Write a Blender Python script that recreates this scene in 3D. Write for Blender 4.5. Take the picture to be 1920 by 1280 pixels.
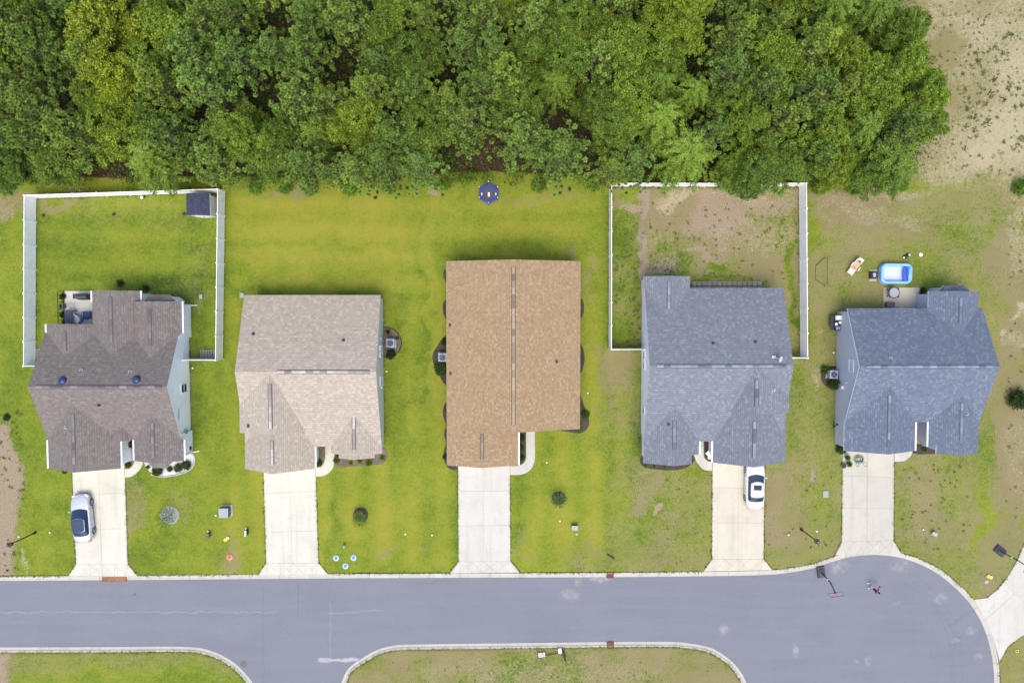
import bpy, bmesh, math, random
import numpy as np
from mathutils import Vector, Matrix, Euler
from mathutils.geometry import tessellate_polygon

for o in list(bpy.data.objects):
    bpy.data.objects.remove(o)
scene = bpy.context.scene
COL = scene.collection
R = math.radians

# ------------------------------------------------------------------ camera
CAM_H = 70.0
F_PX = 1330.0                      # focal length in pixels of the 1920 px wide photograph
CAM_ROT = Euler((-math.atan(56 / F_PX), math.atan(-7 / F_PX), 0.0), 'XYZ')
cam_data = bpy.data.cameras.new('camera')
cam_data.sensor_width = 36.0
cam_data.lens = 36.0 * F_PX / 1920.0
cam_data.clip_start = 1.0
cam_data.clip_end = 3000.0
cam = bpy.data.objects.new('camera', cam_data)
COL.objects.link(cam)
cam.location = (0, 0, CAM_H)
cam.rotation_euler = CAM_ROT
scene.camera = cam

# ------------------------------------------------------------------ world, sun, exposure
SUN_EL, SUN_AZ = R(67), R(182)     # azimuth clockwise from +Y (the top of the picture)
world = bpy.data.worlds.new('World')
scene.world = world
world.use_nodes = True
wn = world.node_tree
wn.nodes.clear()
w_out = wn.nodes.new('ShaderNodeOutputWorld')
w_bg = wn.nodes.new('ShaderNodeBackground')
w_sky = wn.nodes.new('ShaderNodeTexSky')
w_sky.sky_type = 'NISHITA'
w_sky.sun_disc = False
w_sky.sun_elevation = SUN_EL
w_sky.sun_rotation = SUN_AZ
w_sky.air_density = 1.0
w_sky.dust_density = 3.0
w_sky.ozone_density = 1.0
w_bg.inputs['Strength'].default_value = 0.15
wn.links.new(w_sky.outputs[0], w_bg.inputs['Color'])
wn.links.new(w_bg.outputs[0], w_out.inputs['Surface'])

sun_data = bpy.data.lights.new('sun', 'SUN')
sun_data.energy = 1.0
sun_data.angle = R(40)
sun_data.color = (1.0, 0.91, 0.78)
sun = bpy.data.objects.new('sun', sun_data)
COL.objects.link(sun)
sdir = Vector((math.sin(SUN_AZ) * math.cos(SUN_EL), math.cos(SUN_AZ) * math.cos(SUN_EL), math.sin(SUN_EL)))
sun.rotation_euler = (-sdir).to_track_quat('-Z', 'Y').to_euler()
sun.location = (0, 0, 90)

scene.view_settings.view_transform = 'Standard'
scene.view_settings.look = 'None'
scene.view_settings.gamma = 1.0
scene.view_settings.use_curve_mapping = False
scene.view_settings.exposure = 1.1
scene.cycles.max_bounces = 6
scene.cycles.diffuse_bounces = 3
scene.cycles.transparent_max_bounces = 8

# ------------------------------------------------------------------ plan coordinates
_M = CAM_ROT.to_matrix()

def G(px, py, z=0.0):
    """Ground plan point (metres) of a spot surveyed on the aerial photograph, at height z."""
    d = _M @ Vector((px - 960.0, 640.0 - py, -F_PX))
    t = (z - CAM_H) / d.z
    return Vector((d.x * t, d.y * t, z))

def GX(px, py, z=0.0):
    return G(px, py, z).x

def GY(px, py, z=0.0):
    return G(px, py, z).y

# ------------------------------------------------------------------ mesh builder
class MB:
    def __init__(s):
        s.v, s.f, s.m, s.uv = [], [], [], {}

    def add(s, verts, faces, mi=0, uvs=None):
        b = len(s.v)
        s.v += [tuple(p) for p in verts]
        for i, f in enumerate(faces):
            if uvs is not None and uvs[i] is not None:
                s.uv[len(s.f)] = uvs[i]
            s.f.append(tuple(b + k for k in f))
            s.m.append(mi)
        return s

    def box(s, c, size, rot=None, mi=0, bev=0.0):
        x, y, z = size[0] / 2, size[1] / 2, size[2] / 2
        if bev > 0:
            b = min(bev, x * .9, y * .9, z * .9)
            def ringi(a, bb, zz):
                k = b
                return [(-a, -bb + k, zz), (-a + k, -bb, zz), (a - k, -bb, zz), (a, -bb + k, zz),
                        (a, bb - k, zz), (a - k, bb, zz), (-a + k, bb, zz), (-a, bb - k, zz)]
            vs = ringi(x, y, -z) + ringi(x, y, z - b) + ringi(x - b * .7, y - b * .7, z)
            fs = [tuple(range(7, -1, -1)), tuple(range(16, 24))]
            for r in range(2):
                for i in range(8):
                    j = (i + 1) % 8
                    fs.append((r * 8 + i, r * 8 + j, r * 8 + 8 + j, r * 8 + 8 + i))
        else:
            vs = [(-x, -y, -z), (x, -y, -z), (x, y, -z), (-x, y, -z), (-x, -y, z), (x, -y, z), (x, y, z), (-x, y, z)]
            fs = [(3, 2, 1, 0), (4, 5, 6, 7), (0, 1, 5, 4), (1, 2, 6, 5), (2, 3, 7, 6), (3, 0, 4, 7)]
        if rot is not None:
            m = rot if isinstance(rot, Matrix) else Matrix.Rotation(rot, 3, 'Z')
            vs = [m @ Vector(p) for p in vs]
        return s.add([(p[0] + c[0], p[1] + c[1], p[2] + c[2]) for p in vs], fs, mi)

    def cyl(s, p0, p1, r0, r1=None, n=10, mi=0, cap=True):
        r1 = r0 if r1 is None else r1
        p0, p1 = Vector(p0), Vector(p1)
        d = (p1 - p0)
        if d.length < 1e-6:
            return s
        q = d.to_track_quat('Z', 'Y').to_matrix()
        vs = []
        for p, r in ((p0, r0), (p1, r1)):
            for i in range(n):
                a = 2 * math.pi * i / n
                vs.append(p + q @ Vector((math.cos(a) * r, math.sin(a) * r, 0)))
        fs = [(i, (i + 1) % n, n + (i + 1) % n, n + i) for i in range(n)]
        if cap:
            fs += [tuple(range(n - 1, -1, -1)), tuple(range(n, 2 * n))]
        return s.add(vs, fs, mi)

    def tube(s, pts, r, n=6, closed=False, mi=0):
        pts = [Vector(p) for p in pts]
        m = len(pts)
        vs = []
        for k, p in enumerate(pts):
            a = pts[(k - 1) % m] if closed or k > 0 else p
            b = pts[(k + 1) % m] if closed or k < m - 1 else p
            d = (b - a)
            q = d.to_track_quat('Z', 'Y').to_matrix()
            rr = r[k] if isinstance(r, (list, tuple)) else r
            for i in range(n):
                t = 2 * math.pi * i / n
                vs.append(p + q @ Vector((math.cos(t) * rr, math.sin(t) * rr, 0)))
        fs = []
        for k in range(m if closed else m - 1):
            k2 = (k + 1) % m
            for i in range(n):
                j = (i + 1) % n
                fs.append((k * n + i, k * n + j, k2 * n + j, k2 * n + i))
        if not closed:
            fs += [tuple(range(n - 1, -1, -1)), tuple((m - 1) * n + i for i in range(n))]
        return s.add(vs, fs, mi)

    def lathe(s, prof, n=16, c=(0, 0, 0), mi=0, caps=True):
        vs, fs = [], []
        for r, z in prof:
            for i in range(n):
                a = 2 * math.pi * i / n
                vs.append((c[0] + r * math.cos(a), c[1] + r * math.sin(a), c[2] + z))
        for k in range(len(prof) - 1):
            for i in range(n):
                j = (i + 1) % n
                fs.append((k * n + i, k * n + j, k * n + n + j, k * n + n + i))
        if caps:
            fs.append(tuple(range(n - 1, -1, -1)))
            fs.append(tuple((len(prof) - 1) * n + i for i in range(n)))
        return s.add(vs, fs, mi)

    def ball(s, c, r, n=12, m=8, sc=(1, 1, 1), mi=0):
        prof = [(math.sin(math.pi * k / m) * r, -math.cos(math.pi * k / m) * r) for k in range(m + 1)]
        prof[0] = (r * .02, prof[0][1]); prof[-1] = (r * .02, prof[-1][1])
        b = len(s.v)
        s.lathe(prof, n, (0, 0, 0), mi)
        for i in range(b, len(s.v)):
            p = s.v[i]
            s.v[i] = (c[0] + p[0] * sc[0], c[1] + p[1] * sc[1], c[2] + p[2] * sc[2])
        return s

    def prism(s, poly, z0, z1, mi=0, top_mi=None):
        """poly: list of (x, y) counter-clockwise or not; closed solid."""
        area = sum(poly[i][0] * poly[(i + 1) % len(poly)][1] - poly[(i + 1) % len(poly)][0] * poly[i][1] for i in range(len(poly)))
        if area < 0:
            poly = poly[::-1]
        n = len(poly)
        vs = [(p[0], p[1], z0) for p in poly] + [(p[0], p[1], z1) for p in poly]
        s.add(vs, [(i, (i + 1) % n, n + (i + 1) % n, n + i) for i in range(n)], mi)
        tris = tessellate_polygon([[Vector((p[0], p[1], 0)) for p in poly]])
        tf = []
        for t in tris:
            a, b, c = [Vector(poly[k]) for k in t]
            if (b - a).cross(c - a) < 0:
                t = (t[0], t[2], t[1])
            tf.append(tuple(t))
        s.add([(p[0], p[1], z1) for p in poly], tf, mi if top_mi is None else top_mi)
        return s

    def mesh(s, name, mats, origin=(0, 0, 0), smooth=False):
        me = bpy.data.meshes.new(name)
        ox, oy, oz = origin
        me.from_pydata([(p[0] - ox, p[1] - oy, p[2] - oz) for p in s.v], [], s.f)
        mats = mats if isinstance(mats, (list, tuple)) else [mats]
        for m in mats:
            me.materials.append(m)
        if len(mats) > 1:
            me.polygons.foreach_set('material_index', s.m)
        if s.uv:
            ul = me.uv_layers.new(name='UVMap')
            for fi, uvs in s.uv.items():
                ls = me.polygons[fi].loop_start
                for k, u in enumerate(uvs):
                    ul.data[ls + k].uv = u
        if smooth:
            me.polygons.foreach_set('use_smooth', [True] * len(me.polygons))
        me.update()
        return me

def tag(o, label=None, cat=None, group=None, kind=None):
    if label: o['label'] = label
    if cat: o['category'] = cat
    if group: o['group'] = group
    if kind: o['kind'] = kind
    return o

def link(o, parent=None):
    COL.objects.link(o)
    if parent is not None:
        o.parent = parent
    return o

def empty(name, loc, label=None, cat=None, group=None, rz=0.0, kind=None):
    o = bpy.data.objects.new(name, None)
    o.empty_display_size = 0.3
    o.location = loc
    o.rotation_euler = (0, 0, rz)
    COL.objects.link(o)
    return tag(o, label, cat, group, kind)

def root_of(o):
    while o.parent is not None:
        o = o.parent
    return o

def part(name, mb, mats, parent, world=False, smooth=False, color=None):
    """A part's mesh; with world=True the builder holds world coordinates and the thing is not rotated."""
    org = tuple(root_of(parent).location) if world else (0, 0, 0)
    o = bpy.data.objects.new(name, mb.mesh(name, mats, org, smooth))
    if color: o.color = color
    return link(o, parent)

def solo(name, mb, mats, loc, label=None, cat=None, group=None, kind=None, rz=0.0, world=False, smooth=False):
    o = bpy.data.objects.new(name, mb.mesh(name, mats, loc if world else (0, 0, 0), smooth))
    o.location = loc
    o.rotation_euler = (0, 0, rz)
    COL.objects.link(o)
    return tag(o, label, cat, group, kind)

def copy_tree(o, parent=None):
    c = o.copy()
    COL.objects.link(c)
    if parent is not None:
        c.parent = parent
    for ch in list(o.children):
        copy_tree(ch, c)
    return c

def place(o, loc, rz=0.0, label=None, scale=None, group=None):
    o.location = loc
    o.rotation_euler = (0, 0, rz)
    if scale: o.scale = (scale,) * 3 if not isinstance(scale, tuple) else scale
    return tag(o, label, None, group)

# ------------------------------------------------------------------ materials
class NT:
    def __init__(s, name):
        s.mat = bpy.data.materials.new(name)
        s.mat.use_nodes = True
        s.t = s.mat.node_tree
        s.bsdf = s.t.nodes['Principled BSDF']

    def n(s, typ, ins=None, **kw):
        nd = s.t.nodes.new(typ)
        for k, v in kw.items():
            setattr(nd, k, v)
        for k, v in (ins or {}).items():
            if isinstance(v, bpy.types.NodeSocket):
                s.t.links.new(v, nd.inputs[k])
            elif v is not None:
                nd.inputs[k].default_value = v
        return nd

    def math(s, op, a, b=0.0, c=None, clamp=False):
        ins = {0: a, 1: b}
        if c is not None: ins[2] = c
        nd = s.n('ShaderNodeMath', ins, operation=op)
        nd.use_clamp = clamp
        return nd.outputs[0]

    def mix(s, fac, a, b, mode='MIX'):
        nd = s.n('ShaderNodeMix', None, data_type='RGBA', blend_type=mode)
        nd.clamp_factor = True
        for k, v in ((0, fac), (6, a), (7, b)):
            if isinstance(v, bpy.types.NodeSocket):
                s.t.links.new(v, nd.inputs[k])
            else:
                nd.inputs[k].default_value = v if k == 0 else (tuple(v) + (1,) if len(v) == 3 else v)
        return nd.outputs[2]

    def step(s, v, lo, hi, a=0.0, b=1.0):
        nd = s.n('ShaderNodeMapRange', {0: v, 1: lo, 2: hi, 3: a, 4: b}, interpolation_type='SMOOTHSTEP')
        return nd.outputs[0]

    def coord(s, which='Object'):
        return s.n('ShaderNodeTexCoord').outputs[which]

    def geo(s):
        return s.n('ShaderNodeNewGeometry').outputs['Position']

    def noise(s, scale, detail=4.0, rough=0.55, vec=None, out='Fac'):
        nd = s.n('ShaderNodeTexNoise', {'Scale': scale, 'Detail': detail, 'Roughness': rough})
        s.t.links.new(vec if vec is not None else s.geo(), nd.inputs['Vector'])
        return nd.outputs[out]

    def bump(s, h, strength=0.3, dist=0.05):
        nd = s.n('ShaderNodeBump', {'Height': h, 'Strength': strength, 'Distance': dist})
        s.t.links.new(nd.outputs[0], s.bsdf.inputs['Normal'])

    def set(s, **kw):
        for k, v in kw.items():
            k = k.replace('_', ' ')
            if isinstance(v, bpy.types.NodeSocket):
                s.t.links.new(v, s.bsdf.inputs[k])
            else:
                if k in ('Base Color',) and len(v) == 3: v = tuple(v) + (1,)
                s.bsdf.inputs[k].default_value = v
        return s

def plain(name, col, rough=0.6, var=0.12, scale=6.0, metal=0.0, spec=0.4, fine=0.0):
    """A painted or moulded surface with slight mottling."""
    m = NT(name)
    nz = m.noise(scale, 5.0)
    f = m.step(nz, 0.3, 0.7)
    c = m.mix(f, tuple(x * (1 - var) for x in col), tuple(min(1, x * (1 + var)) for x in col))
    m.set(Base_Color=c, Roughness=rough, Metallic=metal)
    m.bsdf.inputs['Specular IOR Level'].default_value = spec
    return m.mat

# ---- surfaces
def concrete_mat():
    m = NT('concrete')
    oi = m.n('ShaderNodeObjectInfo')
    big = m.noise(0.55, 5.0, 0.6)
    mid = m.noise(2.4, 6.0, 0.65)
    fine = m.noise(38.0, 4.0, 0.7)
    c = oi.outputs['Color']
    c = m.mix(m.step(big, 0.42, 0.72, 0, 0.42), c, m.mix(1.0, c, (0.80, 0.79, 0.77), 'MULTIPLY'))
    c = m.mix(m.step(mid, 0.5, 0.75, 0, 0.4), c, m.mix(1.0, c, (0.82, 0.80, 0.76), 'MULTIPLY'))
    c = m.mix(m.step(fine, 0.35, 0.7, 0, 0.35), c, m.mix(1.0, c, (0.84, 0.83, 0.8), 'MULTIPLY'))
    st = m.n('ShaderNodeMapping', {'Vector': m.geo(), 'Scale': (1.5, 0.10, 1.0)}).outputs[0]
    c = m.mix(m.step(m.noise(1.0, 4.0, 0.6, st), 0.48, 0.72, 0, 0.55), c, m.mix(1.0, c, (0.80, 0.79, 0.77), 'MULTIPLY'))
    spot = m.noise(1.7, 2.0, 0.5)
    c = m.mix(m.step(spot, 0.70, 0.78, 0, 0.35), c, m.mix(1.0, c, (0.62, 0.60, 0.57), 'MULTIPLY'))
    rv = m.math('MULTIPLY_ADD', oi.outputs['Random'], 0.09, 0.95)
    cc = m.n('ShaderNodeCombineColor', {0: rv, 1: rv, 2: rv}).outputs[0]
    c = m.mix(1.0, c, cc, 'MULTIPLY')
    m.set(Base_Color=c, Roughness=0.85)
    m.bsdf.inputs['Specular IOR Level'].default_value = 0.25
    m.bump(fine, 0.25, 0.01)
    return m.mat

def asphalt_mat():
    m = NT('asphalt')
    pos = m.geo()
    sx = m.n('ShaderNodeSeparateXYZ', {0: pos})
    X, Y = sx.outputs[0], sx.outputs[1]
    wx = m.math('ADD', X, m.math('MULTIPLY_ADD', m.noise(0.9, 3.0), 0.8, -0.4))
    wy = m.math('ADD', Y, m.math('MULTIPLY_ADD', m.noise(0.8, 3.0), 0.8, -0.4))
    big = m.noise(0.16, 5.0, 0.6)
    mid = m.noise(1.3, 6.0, 0.7)
    fine = m.noise(26.0, 3.0, 0.75)
    stretch = m.n('ShaderNodeMapping', {'Vector': pos, 'Scale': (0.12, 1.6, 1.0)}).outputs[0]
    lane = m.noise(1.0, 4.0, 0.6, stretch)
    c = m.mix(m.step(big, 0.3, 0.7), ASPH_A, ASPH_B)
    c = m.mix(m.step(lane, 0.35, 0.75, 0, 0.5), c, ASPH_C)
    c = m.mix(m.step(mid, 0.45, 0.8, 0, 0.35), c, ASPH_D)
    c = m.mix(m.step(fine, 0.38, 0.62, 0, 0.8), c, ASPH_A)
    grit = m.noise(9.0, 4.0, 0.8)
    c = m.mix(m.step(grit, 0.5, 0.66, 0, 0.6), c, ASPH_C)
    def line(x0, y0, x1, y1, w, col, amt, wob=True):
        nonlocal c
        a, b = G(x0, y0, -.1), G(x1, y1, -.1)
        d = (b - a); L = math.hypot(d.x, d.y); ux, uy = d.x / L, d.y / L
        px, py = (wx, wy) if wob else (X, Y)
        dx, dy = m.math('SUBTRACT', px, a.x), m.math('SUBTRACT', py, a.y)
        perp = m.math('ABSOLUTE', m.math('SUBTRACT', m.math('MULTIPLY', dx, -uy), m.math('MULTIPLY', dy, -ux)))
        al = m.math('ADD', m.math('MULTIPLY', dx, ux), m.math('MULTIPLY', dy, uy))
        f = m.math('MULTIPLY', m.step(perp, w, w * 0.3), m.math('MULTIPLY', m.step(al, -0.3, 0.3), m.step(al, L + .3, L - .3)))
        f = m.math('MULTIPLY', f, m.step(mid, 0.3, 0.6, 0.25, amt))
        c = m.mix(f, c, col)
    def blob(px_, py_, rx, ry, col, amt):
        nonlocal c
        p = G(px_, py_, -.1)
        dx = m.math('DIVIDE', m.math('SUBTRACT', wx, p.x), rx / 19.0)
        dy = m.math('DIVIDE', m.math('SUBTRACT', wy, p.y), ry / 19.0)
        r2 = m.math('ADD', m.math('MULTIPLY', dx, dx), m.math('MULTIPLY', dy, dy))
        f = m.math('MULTIPLY', m.step(r2, 1.3, 0.1), m.step(mid, 0.36, 0.66, 0, amt))
        c = m.mix(f, c, col)
    dk, lt, wh = (0.135, 0.14, 0.17), (0.37, 0.37, 0.41), (0.56, 0.55, 0.55)
    line(0, 1147, 520, 1147, 0.08, lt, 0.20)
    line(493, 1092, 493, 1280, 0.07, dk, 0.75)
    line(559, 1090, 559, 1160, 0.07, dk, 0.7)
    line(620, 1130, 620, 1240, 0.08, lt, 0.14)
    line(513, 1165, 565, 1202, 0.06, dk, 0.6)
    line(600, 1151, 720, 1143, 0.08, lt, 0.14)
    line(598, 1237, 672, 1236, 0.24, wh, 0.45)
    line(1750, 1130, 1800, 1200, 0.09, dk, 0.5)
    line(1770, 1180, 1830, 1140, 0.25, dk, 0.4)
    for b in ((1573, 1062, 22, 16), (1764, 1122, 16, 12), (1629, 1239, 7, 12), (1492, 1220, 7, 14), (1822, 1182, 12, 10), (1606, 1240, 6, 6),
              (1680, 1132, 10, 5), (1790, 1200, 12, 6), (1835, 1232, 8, 10), (1356, 1180, 10, 14)):
        blob(*b, wh, 0.22)
    blob(1085, 1088, 9, 12, (0.30, 0.27, 0.21), 0.7)
    blob(1125, 1086, 22, 5, (0.42, 0.38, 0.32), 0.7)
    blob(1068, 1115, 22, 12, (0.33, 0.31, 0.31), 0.5)
    blob(1690, 1060, 26, 14, (0.33, 0.30, 0.30), 0.5)
    blob(435, 1180, 60, 30, (0.19, 0.19, 0.22), 0.6)
    blob(720, 1200, 60, 22, (0.19, 0.19, 0.23), 0.4)
    # faint curved tyre scuffs of cars that turn round in the bulb
    cc = G(1610, 1245, -.1)
    dx, dy = m.math('SUBTRACT', wx, cc.x), m.math('SUBTRACT', wy, cc.y)
    rr = m.math('SQRT', m.math('ADD', m.math('MULTIPLY', dx, dx), m.math('MULTIPLY', dy, dy)))
    ringn = m.n('ShaderNodeTexNoise', {'Scale': 2.6, 'Detail': 3.0}, noise_dimensions='1D')
    m.t.links.new(rr, ringn.inputs['W'])
    f = m.math('MULTIPLY', m.step(rr, 6.2, 7.6), m.step(rr, 11.6, 10.2))
    f = m.math('MULTIPLY', f, m.step(ringn.outputs['Fac'], 0.50, 0.70, 0, 0.30))
    f = m.math('MULTIPLY', f, m.step(X, 32, 38))
    c = m.mix(f, c, dk)
    m.set(Base_Color=c, Roughness=0.88)
    m.bsdf.inputs['Specular IOR Level'].default_value = 0.2
    m.bump(fine, 0.3, 0.01)
    return m.mat

def ground_mat():
    m = NT('ground')
    a1 = m.n('ShaderNodeAttribute', attribute_name='cover')
    a2 = m.n('ShaderNodeAttribute', attribute_name='soil')
    s1 = m.n('ShaderNodeSeparateColor', {0: a1.outputs['Color']})
    s2 = m.n('ShaderNodeSeparateColor', {0: a2.outputs['Color']})
    dry, sand, tone = s1.outputs[0], s1.outputs[1], s1.outputs[2]
    bare, litter, weed = s2.outputs[0], s2.outputs[1], s2.outputs[2]
    n0 = m.noise(0.35, 4.0)
    n1 = m.noise(1.1, 6.0, 0.7)
    n2 = m.noise(3.4, 5.0, 0.72)
    n3 = m.noise(9.5, 4.0, 0.8)
    n4 = m.noise(15.0, 4.0, 0.8)
    # turf: dark blades, mid green, sunny yellow green
    t = m.math('ADD', tone, m.math('MULTIPLY_ADD', n1, 0.75, -0.375))
    t = m.math('ADD', t, m.math('MULTIPLY_ADD', n2, 1.0, -0.5))
    t = m.math('ADD', t, m.math('MULTIPLY_ADD', n3, 1.4, -0.7))
    ramp = m.n('ShaderNodeValToRGB', {0: t})
    cr = ramp.color_ramp
    pts = [(0.02, TURF[0]), (0.30, TURF[1]), (0.60, TURF[2]), (1.0, TURF[3])]
    cr.elements[0].position, cr.elements[0].color = pts[0][0], pts[0][1] + (1,)
    cr.elements[1].position, cr.elements[1].color = pts[-1][0], pts[-1][1] + (1,)
    for p, c_ in pts[1:-1]:
        e = cr.elements.new(p); e.color = c_ + (1,)
    turf = ramp.outputs[0]
    # dry straw, broken up at two scales
    dn = m.math('ADD', dry, m.math('MULTIPLY_ADD', n1, 0.8, -0.4))
    dn = m.math('ADD', dn, m.math('MULTIPLY_ADD', n2, 1.0, -0.5))
    dn = m.math('ADD', dn, m.math('MULTIPLY_ADD', n3, 1.6, -0.8))
    straw = m.mix(m.step(n3, 0.36, 0.64), DRY_A, DRY_B)
    straw = m.mix(m.step(n0, 0.35, 0.65), straw, DRY_C)
    c = m.mix(m.step(dn, 0.28, 0.86), turf, straw)
    # bare brown dirt
    bn = m.math('MULTIPLY_ADD', n1, 0.6, -0.3)
    bn = m.math('ADD', bn, m.math('MULTIPLY_ADD', n2, 0.9, -0.45))
    bn = m.math('ADD', bn, m.math('MULTIPLY_ADD', n3, 1.2, -0.6))
    bn = m.math('ADD', bare, m.math('MULTIPLY', bn, m.step(bare, 0.03, 0.25)))
    dirt = m.mix(m.step(n3, 0.36, 0.64), DIRT_A, DIRT_B)
    c = m.mix(m.step(bn, 0.38, 0.72), c, dirt)
    # pale sand
    sn = m.math('MULTIPLY_ADD', n1, 0.5, -0.25)
    sn = m.math('ADD', sn, m.math('MULTIPLY_ADD', n2, 1.5, -0.75))
    sn = m.math('ADD', sn, m.math('MULTIPLY_ADD', n4, 2.6, -1.3))
    sn = m.math('ADD', sand, m.math('MULTIPLY', sn, m.step(sand, 0.03, 0.22)))
    sandc = m.mix(m.step(n4, 0.40, 0.64), SAND_A, SAND_B)
    c = m.mix(m.step(sn, 0.30, 0.85), c, sandc)
    # dark weeds
    wn_ = m.math('ADD', weed, m.math('MULTIPLY_ADD', n2, 1.3, -0.65))
    c = m.mix(m.step(wn_, 0.5, 0.75, 0, 0.85), c, WEED)
    # pine straw and leaf litter under the wood
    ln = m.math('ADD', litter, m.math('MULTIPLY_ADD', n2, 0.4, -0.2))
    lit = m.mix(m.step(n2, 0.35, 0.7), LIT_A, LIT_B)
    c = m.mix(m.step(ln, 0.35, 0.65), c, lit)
    m.set(Base_Color=c, Roughness=0.95)
    m.bsdf.inputs['Specular IOR Level'].default_value = 0.1
    m.bump(m.math('ADD', n2, m.math('MULTIPLY', n3, 0.7)), 0.55, 0.06)
    return m.mat

def shingle_mat(name, dark, mid, light, row=0.20, tab=0.24, gap_shade_k=0.5):
    m = NT(name)
    uv = m.n('ShaderNodeUVMap', uv_map='UVMap').outputs[0]
    sp = m.n('ShaderNodeSeparateXYZ', {0: uv})
    u, v = sp.outputs[0], sp.outputs[1]
    rv = m.math('DIVIDE', v, row)
    r = m.math('FLOOR', rv)
    rf = m.math('FRACT', rv)
    off = m.n('ShaderNodeTexWhiteNoise', noise_dimensions='1D'); m.t.links.new(r, off.inputs['W'])
    ru = m.math('ADD', m.math('DIVIDE', u, tab), m.math('MULTIPLY', off.outputs[0], 3.7))
    cu = m.math('FLOOR', ru)
    vec = m.n('ShaderNodeCombineXYZ', {0: cu, 1: r, 2: 0.0}).outputs[0]
    wn_ = m.n('ShaderNodeTexWhiteNoise', noise_dimensions='3D'); m.t.links.new(vec, wn_.inputs['Vector'])
    val = wn_.outputs[0]
    uvs = m.n('ShaderNodeMapping', {'Vector': uv, 'Scale': (1.0, 1.0, 1.0)}).outputs[0]
    big = m.noise(0.35, 4.0, 0.6, uvs)
    med = m.noise(2.2, 5.0, 0.7, uvs)
    gr = m.noise(16.0, 3.0, 0.7, uvs)
    k = m.math('ADD', val, m.math('MULTIPLY_ADD', med, 0.35, -0.175))
    k = m.math('ADD', k, m.math('MULTIPLY_ADD', gr, 0.6, -0.3))
    c = m.mix(m.step(k, -0.1, 0.5, 0.25, 1.0), dark, mid)
    c = m.mix(m.step(k, 0.66, 1.1, 0, 0.8), c, light)
    c = m.mix(m.step(big, 0.3, 0.7, 0, 0.22), c, mid)
    seam = m.step(rf, 0.26, 0.10)  # shadow gap below each shingle row, painted as a dark band
    c = m.mix(m.math('MULTIPLY', seam, gap_shade_k), c, tuple(x * 0.55 for x in dark))
    m.set(Base_Color=c, Roughness=0.92)
    m.bsdf.inputs['Specular IOR Level'].default_value = 0.2
    m.bump(m.math('ADD', rf, m.math('MULTIPLY', val, 0.5)), 0.35, 0.02)
    return m.mat

def siding_mat(name, col):
    m = NT(name)
    sp = m.n('ShaderNodeSeparateXYZ', {0: m.geo()})
    z = m.math('FRACT', m.math('DIVIDE', sp.outputs[2], 0.19))
    n = m.noise(1.2, 4.0)
    c = m.mix(m.step(n, 0.3, 0.7), tuple(x * 0.94 for x in col), col)
    c = m.mix(m.math('MULTIPLY', m.step(z, 0.14, 0.05), 0.35), c, tuple(x * 0.7 for x in col))
    m.set(Base_Color=c, Roughness=0.55)
    m.bump(z, 0.5, 0.02)
    return m.mat

def leaf_mat(name, dark, light, trans=0.35, gloss=0.5):
    """Leaves: colour by the leaf's own tint and the tree's; light also passes through."""
    m = NT(name)
    oi = m.n('ShaderNodeObjectInfo')
    at = m.n('ShaderNodeAttribute', attribute_name='tint')
    nz = m.noise(0.9, 3.0)
    f = m.math('ADD', m.math('MULTIPLY', at.outputs['Fac'], 0.8), m.math('MULTIPLY_ADD', nz, 0.5, -0.15))
    c = m.mix(f, dark, light)
    c = m.mix(1.0, c, oi.outputs['Color'], 'MULTIPLY')
    m.set(Base_Color=c, Roughness=gloss)
    m.bsdf.inputs['Specular IOR Level'].default_value = 0.25
    tr = m.n('ShaderNodeBsdfTranslucent', {'Color': m.mix(1.0, c, (1.2, 1.25, 0.6), 'MULTIPLY')})
    mx = m.n('ShaderNodeMixShader', {0: trans, 1: m.bsdf.outputs[0], 2: tr.outputs[0]})
    out = m.t.nodes['Material Output']
    m.t.links.new(mx.outputs[0], out.inputs['Surface'])
    return m.mat

def bark_mat():
    m = NT('bark')
    n = m.noise(9.0, 5.0)
    m.set(Base_Color=m.mix(m.step(n, 0.3, 0.7), (0.07, 0.05, 0.035), (0.19, 0.14, 0.10)), Roughness=0.95)
    m.bump(n, 0.5, 0.03)
    return m.mat

def mulch_mat(name, a, b, scale=14.0):
    m = NT(name)
    n = m.noise(scale, 5.0, 0.75)
    big = m.noise(1.1, 4.0)
    c = m.mix(m.step(n, 0.35, 0.68), a, b)
    c = m.mix(m.step(big, 0.4, 0.7, 0, 0.4), c, tuple(x * 1.5 for x in b))
    m.set(Base_Color=c, Roughness=0.95)
    m.bump(n, 0.8, 0.04)
    return m.mat

def glass_mat(name, col, rough=0.05):
    m = NT(name)
    m.set(Base_Color=col, Roughness=rough)
    m.bsdf.inputs['Specular IOR Level'].default_value = 0.4
    m.bsdf.inputs['Coat Weight'].default_value = 0.15
    m.bsdf.inputs['Coat Roughness'].default_value = 0.03
    return m.mat

def paint_mat(name, col, rough=0.25, metal=0.0):
    m = NT(name)
    n = m.noise(3.0, 3.0)
    m.set(Base_Color=m.mix(m.step(n, 0.3, 0.7, 0, 0.5), col, tuple(x * 0.93 for x in col)), Roughness=rough, Metallic=metal)
    m.bsdf.inputs['Coat Weight'].default_value = 0.6
    m.bsdf.inputs['Coat Roughness'].default_value = 0.05
    return m.mat

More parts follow.
